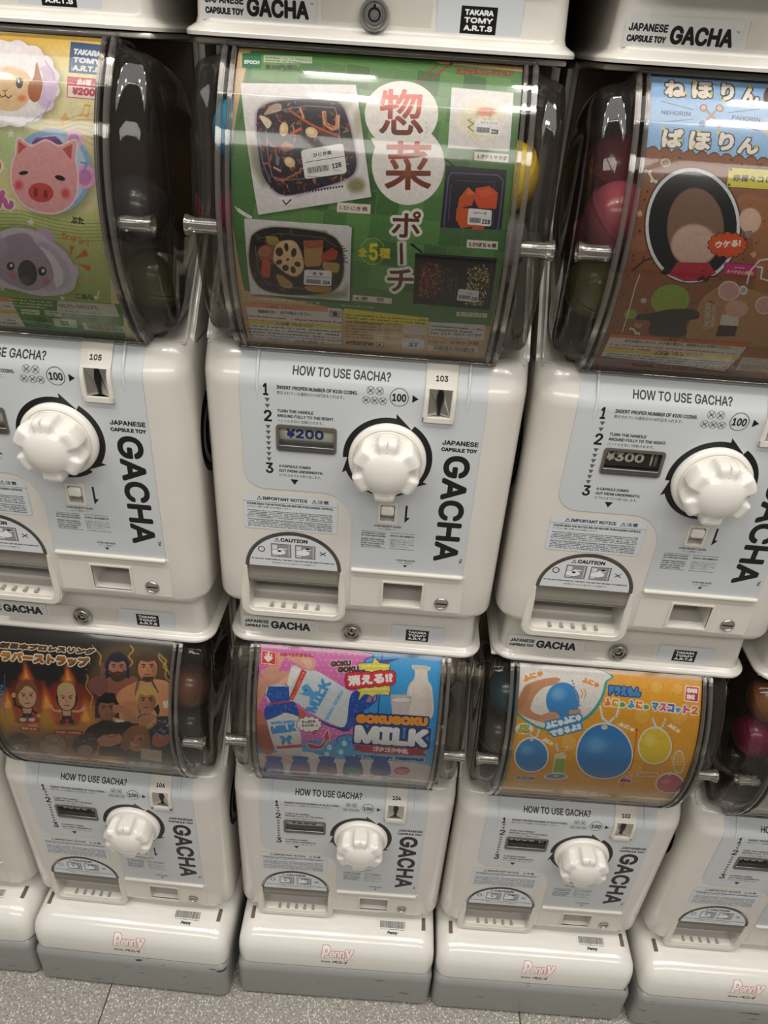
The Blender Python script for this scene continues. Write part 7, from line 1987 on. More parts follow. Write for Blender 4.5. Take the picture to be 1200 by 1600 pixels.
CHARM = """p;-254,2819 2487,2792 2371,211 -487,211;e0a02c;100;0;0
e;1552,2106,93,90,113;e6b65a;70;0
e;2013,2141,102,99,115;e6b65a;70;0
e;698,1676,114,95,106;e6b65a;70;0
e;1710,2480,69,66,-144;e6b65a;70;0
e;1614,1282,140,90,108;e6b65a;70;0
e;2086,1537,107,80,112;e6b65a;70;0
e;1970,2476,60,57,-144;e6b65a;70;0
q;-255,2864 1072,2623 1098,2491 1041,2263 882,2019 561,1842 265,1848 -80,2110 -110,2604;3f9c9c;100;0;0
q;-255,2864 1040,2620 1061,2488 1007,2272 845,2040 557,1882 261,1882 -83,2151 -110,2604;dcdad8;100;0;0
q;61,2348 215,2449 439,2506 508,2482 443,2421 298,2366 204,2246 172,2082 314,2023 469,2058 733,2148 795,2095 745,2020 549,1945 300,1937 66,2003 -10,2092;c08a66;100;0;0
q;61,2348 150,2389 116,2217 37,2072 -7,2104;a87250;70;135;0
e;557,2227,227,208,95;3a86c8;100;0
e;495,2302,90,76,-175;7ab4e0;70;271
q;314,2023 468,2077 543,2005 437,1931 300,1937;c99470;100;0;0
p;645,2119 780,2129 797,2072 655,2013;c99470;100;0;0
e;662,2482,14,13,-148;8a9098;100;0
e;675,2445,14,13,-148;8a9098;100;0
e;688,2408,14,13,-149;8a9098;100;0
e;702,2371,14,13,-149;8a9098;100;0
e;715,2334,14,13,-148;8a9098;100;0
e;729,2296,14,13,-145;8a9098;100;0
e;743,2259,14,14,56;8a9098;100;0
e;757,2221,14,14,102;8a9098;100;0
e;771,2183,14,14,108;8a9098;100;0
l;774,2378 799,2335 780,2277;112;d98a3a;100
l;812,2392 837,2338 819,2269;112;d98a3a;100
t;ふにゅ;62,2416,261,80;dd8a34;230;67;;;0;100
t;ふにゅ;776,2468,218,77;dd8a34;-149;67;;;0;100
t;ふにゅふにゅ;392,1828,460,104;e9ecee;213;96;216,3a8ccc;;0;100
t;できるよ!!;462,1731,400,98;e9ecee;211;98;220,3a8ccc;;0;100
t;ドラえもん;1118,2341,398,121;3f86c4;-3;112;135,243c7c;;0;100
t;ふ;1069,2201,86,104;e07a3a;-3;91;136,efe6d8;;0;100
t;に;1167,2199,86,104;d9a02c;-3;91;136,efe6d8;;0;100
t;ゅ;1266,2197,68,68;5aa04a;-15;91;136,efe6d8;;0;100
t;ふ;1364,2195,86,104;3f9ccc;-3;91;136,efe6d8;;0;100
t;に;1463,2192,86,104;e0783a;-3;91;136,efe6d8;;0;100
t;ゅ;1562,2190,68,68;5aa04a;-15;91;136,efe6d8;;0;100
t;マ;1660,2188,86,104;3f86c4;-3;91;136,efe6d8;;0;100
t;ス;1759,2186,86,104;c75a9c;-3;91;136,efe6d8;;0;100
t;コ;1857,2184,86,104;5a6ac0;-3;91;136,efe6d8;;0;100
t;ッ;1956,2181,68,68;3f9ccc;-15;91;136,efe6d8;;0;100
t;ト;2054,2179,86,104;c75a9c;-3;91;136,efe6d8;;0;100
t;2;2153,2177,86,104;e07a3a;-3;91;136,efe6d8;;0;100
p;2065,2508 2067,2517 2071,2523 2077,2527 2085,2528 2230,2526 2238,2524 2243,2521 2246,2514 2246,2505 2237,2344 2235,2336 2232,2329 2226,2326 2218,2325 2073,2332 2065,2334 2059,2338 2056,2344 2055,2353;e8dcd8;100;0;0
p;2079,2499 2080,2506 2084,2511 2089,2514 2096,2515 2219,2512 2226,2510 2230,2507 2233,2502 2233,2494 2225,2356 2223,2349 2220,2343 2215,2340 2208,2340 2083,2347 2076,2348 2072,2352 2069,2357 2068,2364;b82a3c;100;0;0
t;BAN;2086,2440,131,62;ecdfe0;-17;90;;;0;100
t;DAI;2085,2360,104,63;ecdfe0;-20;90;;;0;100
e;1033,2178,18,18,109;8a7a60;70;0
e;1029,2182,18,18,109;d8d8d8;100;0
e;1027,2187,7,7,109;f6f6f6;100;0
e;1043,2144,18,18,111;8a7a60;70;0
e;1039,2148,18,18,111;d8d8d8;100;0
e;1036,2153,7,7,110;f6f6f6;100;0
e;1053,2110,19,18,111;8a7a60;70;0
e;1049,2114,19,18,111;d8d8d8;100;0
e;1046,2119,7,7,111;f6f6f6;100;0
e;1063,2076,19,18,111;8a7a60;70;0
e;1059,2080,19,18,111;d8d8d8;100;0
e;1056,2085,7,7,111;f6f6f6;100;0
e;1073,2041,19,18,111;8a7a60;70;0
e;1069,2046,19,18,111;d8d8d8;100;0
e;1067,2050,8,7,111;f6f6f6;100;0
e;1088,2026,19,18,111;8a7a60;70;0
e;1085,2030,19,18,111;d8d8d8;100;0
e;1082,2035,8,7,111;f6f6f6;100;0
e;1113,2009,19,18,111;8a7a60;70;0
e;1109,2013,19,18,111;d8d8d8;100;0
e;1106,2018,8,7,111;f6f6f6;100;0
e;1138,1991,19,18,111;8a7a60;70;0
e;1134,1996,19,18,111;d8d8d8;100;0
e;1131,2001,8,7,111;f6f6f6;100;0
e;1162,1974,19,18,111;8a7a60;70;0
e;1158,1979,19,18,111;d8d8d8;100;0
e;1156,1983,8,7,111;f6f6f6;100;0
e;1173,1999,19,18,111;8a7a60;70;0
e;1169,2004,19,18,111;d8d8d8;100;0
e;1166,2008,8,7,111;f6f6f6;100;0
e;1191,2022,19,18,111;8a7a60;70;0
e;1187,2026,19,18,111;d8d8d8;100;0
e;1184,2031,8,7,111;f6f6f6;100;0
e;1209,2045,19,18,112;8a7a60;70;0
e;1205,2049,19,18,112;d8d8d8;100;0
e;1202,2054,8,7,112;f6f6f6;100;0
e;1242,2078,19,18,112;8a7a60;70;0
e;1238,2082,19,18,112;d8d8d8;100;0
e;1235,2087,7,7,112;f6f6f6;100;0
e;1247,2111,19,18,112;8a7a60;70;0
e;1244,2115,19,18,112;d8d8d8;100;0
e;1241,2120,7,7,112;f6f6f6;100;0
e;1253,2144,18,18,112;8a7a60;70;0
e;1250,2148,18,18,112;d8d8d8;100;0
e;1247,2153,7,7,111;f6f6f6;100;0
e;1260,2177,18,18,111;8a7a60;70;0
e;1256,2181,18,18,110;d8d8d8;100;0
e;1253,2185,7,7,110;f6f6f6;100;0
e;1694,2077,16,16,114;8a7a60;70;0
e;1691,2082,16,16,114;d8d8d8;100;0
e;1688,2086,7,6,114;f6f6f6;100;0
e;1709,2048,17,16,114;8a7a60;70;0
e;1705,2052,17,16,114;d8d8d8;100;0
e;1702,2057,7,6,114;f6f6f6;100;0
e;1724,2018,17,16,114;8a7a60;70;0
e;1720,2023,17,16,114;d8d8d8;100;0
e;1717,2027,7,6,114;f6f6f6;100;0
e;1739,1988,17,16,114;8a7a60;70;0
e;1735,1993,17,16,114;d8d8d8;100;0
e;1732,1997,7,6,114;f6f6f6;100;0
e;1771,1969,17,16,114;8a7a60;70;0
e;1767,1974,17,16,114;d8d8d8;100;0
e;1764,1978,7,6,114;f6f6f6;100;0
e;1807,1967,17,16,114;8a7a60;70;0
e;1803,1972,17,16,114;d8d8d8;100;0
e;1800,1976,7,6,114;f6f6f6;100;0
e;1830,1998,17,16,114;8a7a60;70;0
e;1826,2002,17,16,114;d8d8d8;100;0
e;1824,2007,7,6,114;f6f6f6;100;0
e;1839,2037,17,16,114;8a7a60;70;0
e;1835,2041,17,16,114;d8d8d8;100;0
e;1833,2046,7,6,114;f6f6f6;100;0
e;1849,2075,16,16,115;8a7a60;70;0
e;1845,2080,16,16,115;d8d8d8;100;0
e;1842,2084,7,6,115;f6f6f6;100;0
e;308,1816,15,14,105;8a7a60;70;0
e;304,1821,15,14,105;d8d8d8;100;0
e;301,1826,6,5,105;f6f6f6;100;0
e;305,1788,15,14,104;8a7a60;70;0
e;301,1792,15,14,104;d8d8d8;100;0
e;298,1797,6,5,104;f6f6f6;100;0
e;301,1759,16,14,104;8a7a60;70;0
e;297,1764,16,14,104;d8d8d8;100;0
e;295,1769,6,5,104;f6f6f6;100;0
e;298,1730,16,14,104;8a7a60;70;0
e;294,1735,16,14,104;d8d8d8;100;0
e;291,1740,6,5,104;f6f6f6;100;0
e;276,1709,16,14,104;8a7a60;70;0
e;272,1714,16,14,104;d8d8d8;100;0
e;269,1719,6,5,104;f6f6f6;100;0
e;243,1712,16,14,103;8a7a60;70;0
e;239,1717,16,14,103;d8d8d8;100;0
e;236,1722,6,5,103;f6f6f6;100;0
e;217,1736,16,14,103;8a7a60;70;0
e;213,1741,16,14,103;d8d8d8;100;0
e;211,1746,6,5,103;f6f6f6;100;0
e;196,1760,16,14,103;8a7a60;70;0
e;192,1765,16,14,104;d8d8d8;100;0
e;189,1770,6,5,104;f6f6f6;100;0
e;553,1625,17,14,105;8a7a60;70;0
e;549,1630,17,14,105;d8d8d8;100;0
e;546,1636,7,5,105;f6f6f6;100;0
e;565,1593,17,14,105;8a7a60;70;0
e;560,1598,17,14,105;d8d8d8;100;0
e;557,1603,7,5,105;f6f6f6;100;0
e;577,1560,17,14,104;8a7a60;70;0
e;572,1565,17,14,104;d8d8d8;100;0
e;569,1570,7,5,104;f6f6f6;100;0
e;589,1526,18,14,104;8a7a60;70;0
e;584,1531,18,14,104;d8d8d8;100;0
e;581,1537,7,5,104;f6f6f6;100;0
e;631,1479,18,14,104;8a7a60;70;0
e;626,1485,18,14,104;d8d8d8;100;0
e;623,1491,7,5,104;f6f6f6;100;0
e;660,1497,18,14,104;8a7a60;70;0
e;656,1503,18,14,104;d8d8d8;100;0
e;652,1508,7,5,105;f6f6f6;100;0
e;680,1543,17,14,105;8a7a60;70;0
e;676,1549,17,14,105;d8d8d8;100;0
e;673,1554,7,5,105;f6f6f6;100;0
e;691,1593,17,14,105;8a7a60;70;0
e;687,1598,17,14,105;d8d8d8;100;0
e;683,1603,7,5,105;f6f6f6;100;0
e;2191,1496,15,11,112;8a7a60;70;0
e;2186,1502,15,11,112;d8d8d8;100;0
e;2182,1508,6,4,112;f6f6f6;100;0
e;2200,1448,16,11,112;8a7a60;70;0
e;2195,1454,16,11,112;d8d8d8;100;0
e;2191,1460,6,4,112;f6f6f6;100;0
e;2204,1402,16,11,111;8a7a60;70;0
e;2199,1408,16,11,111;d8d8d8;100;0
e;2195,1414,6,4,111;f6f6f6;100;0
e;2204,1360,17,11,111;8a7a60;70;0
e;2199,1366,17,11,111;d8d8d8;100;0
e;2195,1372,7,4,111;f6f6f6;100;0
e;2198,1327,17,11,111;8a7a60;70;0
e;2193,1333,17,11,111;d8d8d8;100;0
e;2189,1339,7,4,111;f6f6f6;100;0
e;2187,1305,17,11,111;8a7a60;70;0
e;2182,1311,17,11,111;d8d8d8;100;0
e;2178,1317,7,4,111;f6f6f6;100;0
e;2171,1296,18,11,111;8a7a60;70;0
e;2166,1302,17,11,111;d8d8d8;100;0
e;2162,1308,7,4,111;f6f6f6;100;0
e;2152,1301,17,11,111;8a7a60;70;0
e;2147,1307,17,11,111;d8d8d8;100;0
e;2143,1313,7,4,111;f6f6f6;100;0
e;2130,1319,17,11,111;8a7a60;70;0
e;2125,1326,17,11,111;d8d8d8;100;0
e;2121,1332,7,4,111;f6f6f6;100;0
e;2108,1350,17,11,111;8a7a60;70;0
e;2103,1356,17,11,111;d8d8d8;100;0
e;2099,1362,7,4,111;f6f6f6;100;0
e;2087,1390,16,11,111;8a7a60;70;0
e;2082,1395,16,11,111;d8d8d8;100;0
e;2079,1401,6,4,111;f6f6f6;100;0
e;2069,1435,16,11,111;8a7a60;70;0
e;2065,1441,16,11,111;d8d8d8;100;0
e;2061,1447,6,4,111;f6f6f6;100;0
e;2056,1483,15,11,111;8a7a60;70;0
e;2051,1488,15,11,111;d8d8d8;100;0
e;2048,1494,6,4,111;f6f6f6;100;0
e;2048,1530,15,11,111;8a7a60;70;0
e;2043,1535,15,11,111;d8d8d8;100;0
e;2040,1541,6,4,111;f6f6f6;100;0
e;2045,1573,14,11,112;8a7a60;70;0
e;2041,1578,14,11,112;d8d8d8;100;0
e;2037,1584,6,4,112;f6f6f6;100;0
e;2048,1610,14,11,112;8a7a60;70;0
e;2044,1615,14,11,112;d8d8d8;100;0
e;2041,1620,6,4,112;f6f6f6;100;0
e;2057,1638,14,11,112;8a7a60;70;0
e;2052,1643,14,11,112;d8d8d8;100;0
e;2049,1648,6,4,112;f6f6f6;100;0
e;2070,1656,14,11,112;8a7a60;70;0
e;2065,1661,14,11,112;d8d8d8;100;0
e;2062,1667,6,4,112;f6f6f6;100;0
e;2086,1664,14,11,113;8a7a60;70;0
e;2082,1669,14,11,113;d8d8d8;100;0
e;2078,1674,5,4,113;f6f6f6;100;0
e;2105,1660,14,11,113;8a7a60;70;0
e;2100,1665,14,11,113;d8d8d8;100;0
e;2097,1670,6,4,113;f6f6f6;100;0
e;2124,1645,14,11,113;8a7a60;70;0
e;2120,1650,14,11,113;d8d8d8;100;0
e;2116,1655,6,4,113;f6f6f6;100;0
e;2144,1619,14,11,112;8a7a60;70;0
e;2139,1624,14,11,112;d8d8d8;100;0
e;2136,1629,6,4,112;f6f6f6;100;0
e;2162,1585,14,11,112;8a7a60;70;0
e;2157,1590,14,11,112;d8d8d8;100;0
e;2154,1595,6,4,112;f6f6f6;100;0
e;2178,1543,15,11,112;8a7a60;70;0
e;2173,1548,15,11,112;d8d8d8;100;0
e;2170,1554,6,4,112;f6f6f6;100;0
e;1186,1500,473,351,107;8a5a14;35;184
e;1170,1523,473,356,107;e9e4da;100;0
e;1170,1523,449,338,107;2f7fc4;100;0
e;1043,1661,137,123,168;74b2e2;60;449
e;1108,1926,41,33,179;c8c8c8;100;0
e;280,1379,314,215,101;8a5a14;35;192
e;265,1403,316,220,101;e9e4da;100;0
e;265,1403,290,201,101;3a86c8;100;0
e;190,1494,83,79,130;7ab4e0;60;278
e;227,1673,24,22,171;c8c8c8;100;0
e;1787,1683,283,206,106;8a5a14;35;174
e;1772,1703,285,210,106;e9e4da;100;0
e;1772,1703,264,192,106;e0c234;100;0
e;1699,1787,80,74,150;f0e08a;60;249
e;1733,1954,23,21,170;c8c8c8;100;0
e;2140,1023,263,175,114;8a5a14;35;237
e;2118,1055,263,179,114;e9e4da;100;0
e;2118,1055,228,161,115;c05a68;100;0
e;2048,1122,69,59,154;e09aa4;60;273
e;2061,1259,20,16,170;c8c8c8;100;0
p;551,1444 551,1459 553,1469 557,1476 564,1478 681,1482 688,1480 693,1474 697,1464 699,1449 732,1145 734,1126 733,1112 729,1104 722,1101 594,1101 587,1104 581,1112 577,1125 574,1144;d8dcb0;100;0;0
p;576,1379 576,1389 578,1397 582,1401 588,1403 687,1406 693,1404 697,1400 700,1392 702,1382 722,1169 723,1156 722,1147 718,1141 712,1140 599,1138 593,1140 588,1145 585,1154 584,1167;8fae4e;100;0;0
e;642,1038,153,78,-173;e4e4de;100;0
e;641,1046,125,56,-173;4a90c4;100;0
e;644,1055,37,30,-178;d9c044;100;0
e;117,1823,113,81,-177;e8e8dc;100;0
t;ほぼ;66,1826,105,50;c8c03a;20;48;48,3a5a34;;0;100
t;等寸大;46,1763,146,51;c8c03a;8;49;49,3a5a34;;0;100
t;ふにゅ;1262,1965,229,61;f2ead8;-206;70;;;0;100
t;ふにゅ;350,1673,160,65;f2ead8;-281;75;;;0;100
t;ふにゅ;1876,2002,181,59;f2ead8;-296;70;;;0;100
l;1511,1919 1537,1528 1546,1274;94;c03030;100
e;1510,1922,17,16,112;c03030;100;0
l;1534,1082 1537,871;129;c03030;100
t;約56;1467,1021,150,106;a83a68;-21;101;135,f0e6da;;0;100
t;サイズ;1481,1124,104,53;a83a68;-15;31;94,f0e6da;;0;100
p;127,958 130,973 144,984 169,991 205,995 315,1000 352,1000 378,995 395,987 402,974 408,933 405,918 391,907 366,898 330,893 220,884 183,883 157,887 140,897 132,912;efe6d8;100;0;0
p;137,954 140,965 154,974 178,979 211,982 314,986 348,986 372,983 388,977 394,967 397,937 394,926 380,918 357,912 323,907 221,899 187,898 162,901 147,909 141,920;5a76b0;100;0;0
s;167,922,201,47;1;efe6d8;2;100;80
p;1652,1242 1655,1254 1668,1263 1693,1270 1728,1274 1836,1282 1871,1283 1898,1280 1915,1272 1922,1261 1930,1224 1927,1212 1914,1202 1889,1195 1854,1191 1746,1184 1710,1183 1683,1187 1666,1194 1659,1206;efe6d8;100;0;0
p;1662,1239 1665,1248 1678,1255 1701,1260 1734,1264 1835,1271 1868,1272 1892,1270 1908,1265 1914,1256 1919,1228 1916,1218 1904,1210 1881,1205 1848,1201 1747,1195 1713,1195 1689,1197 1673,1203 1667,1211;d99a5a;100;0;0
s;1693,1212,198,35;1;efe6d8;2;100;80
s;519,821,264,73;1;d08ab0;3;100;80
s;1129,702,285,75;1;8a9cc0;3;100;80
p;22,801 922,759 2132,744 2326,601 2004,211 -194,211;d9bf7c;50;814;0"""

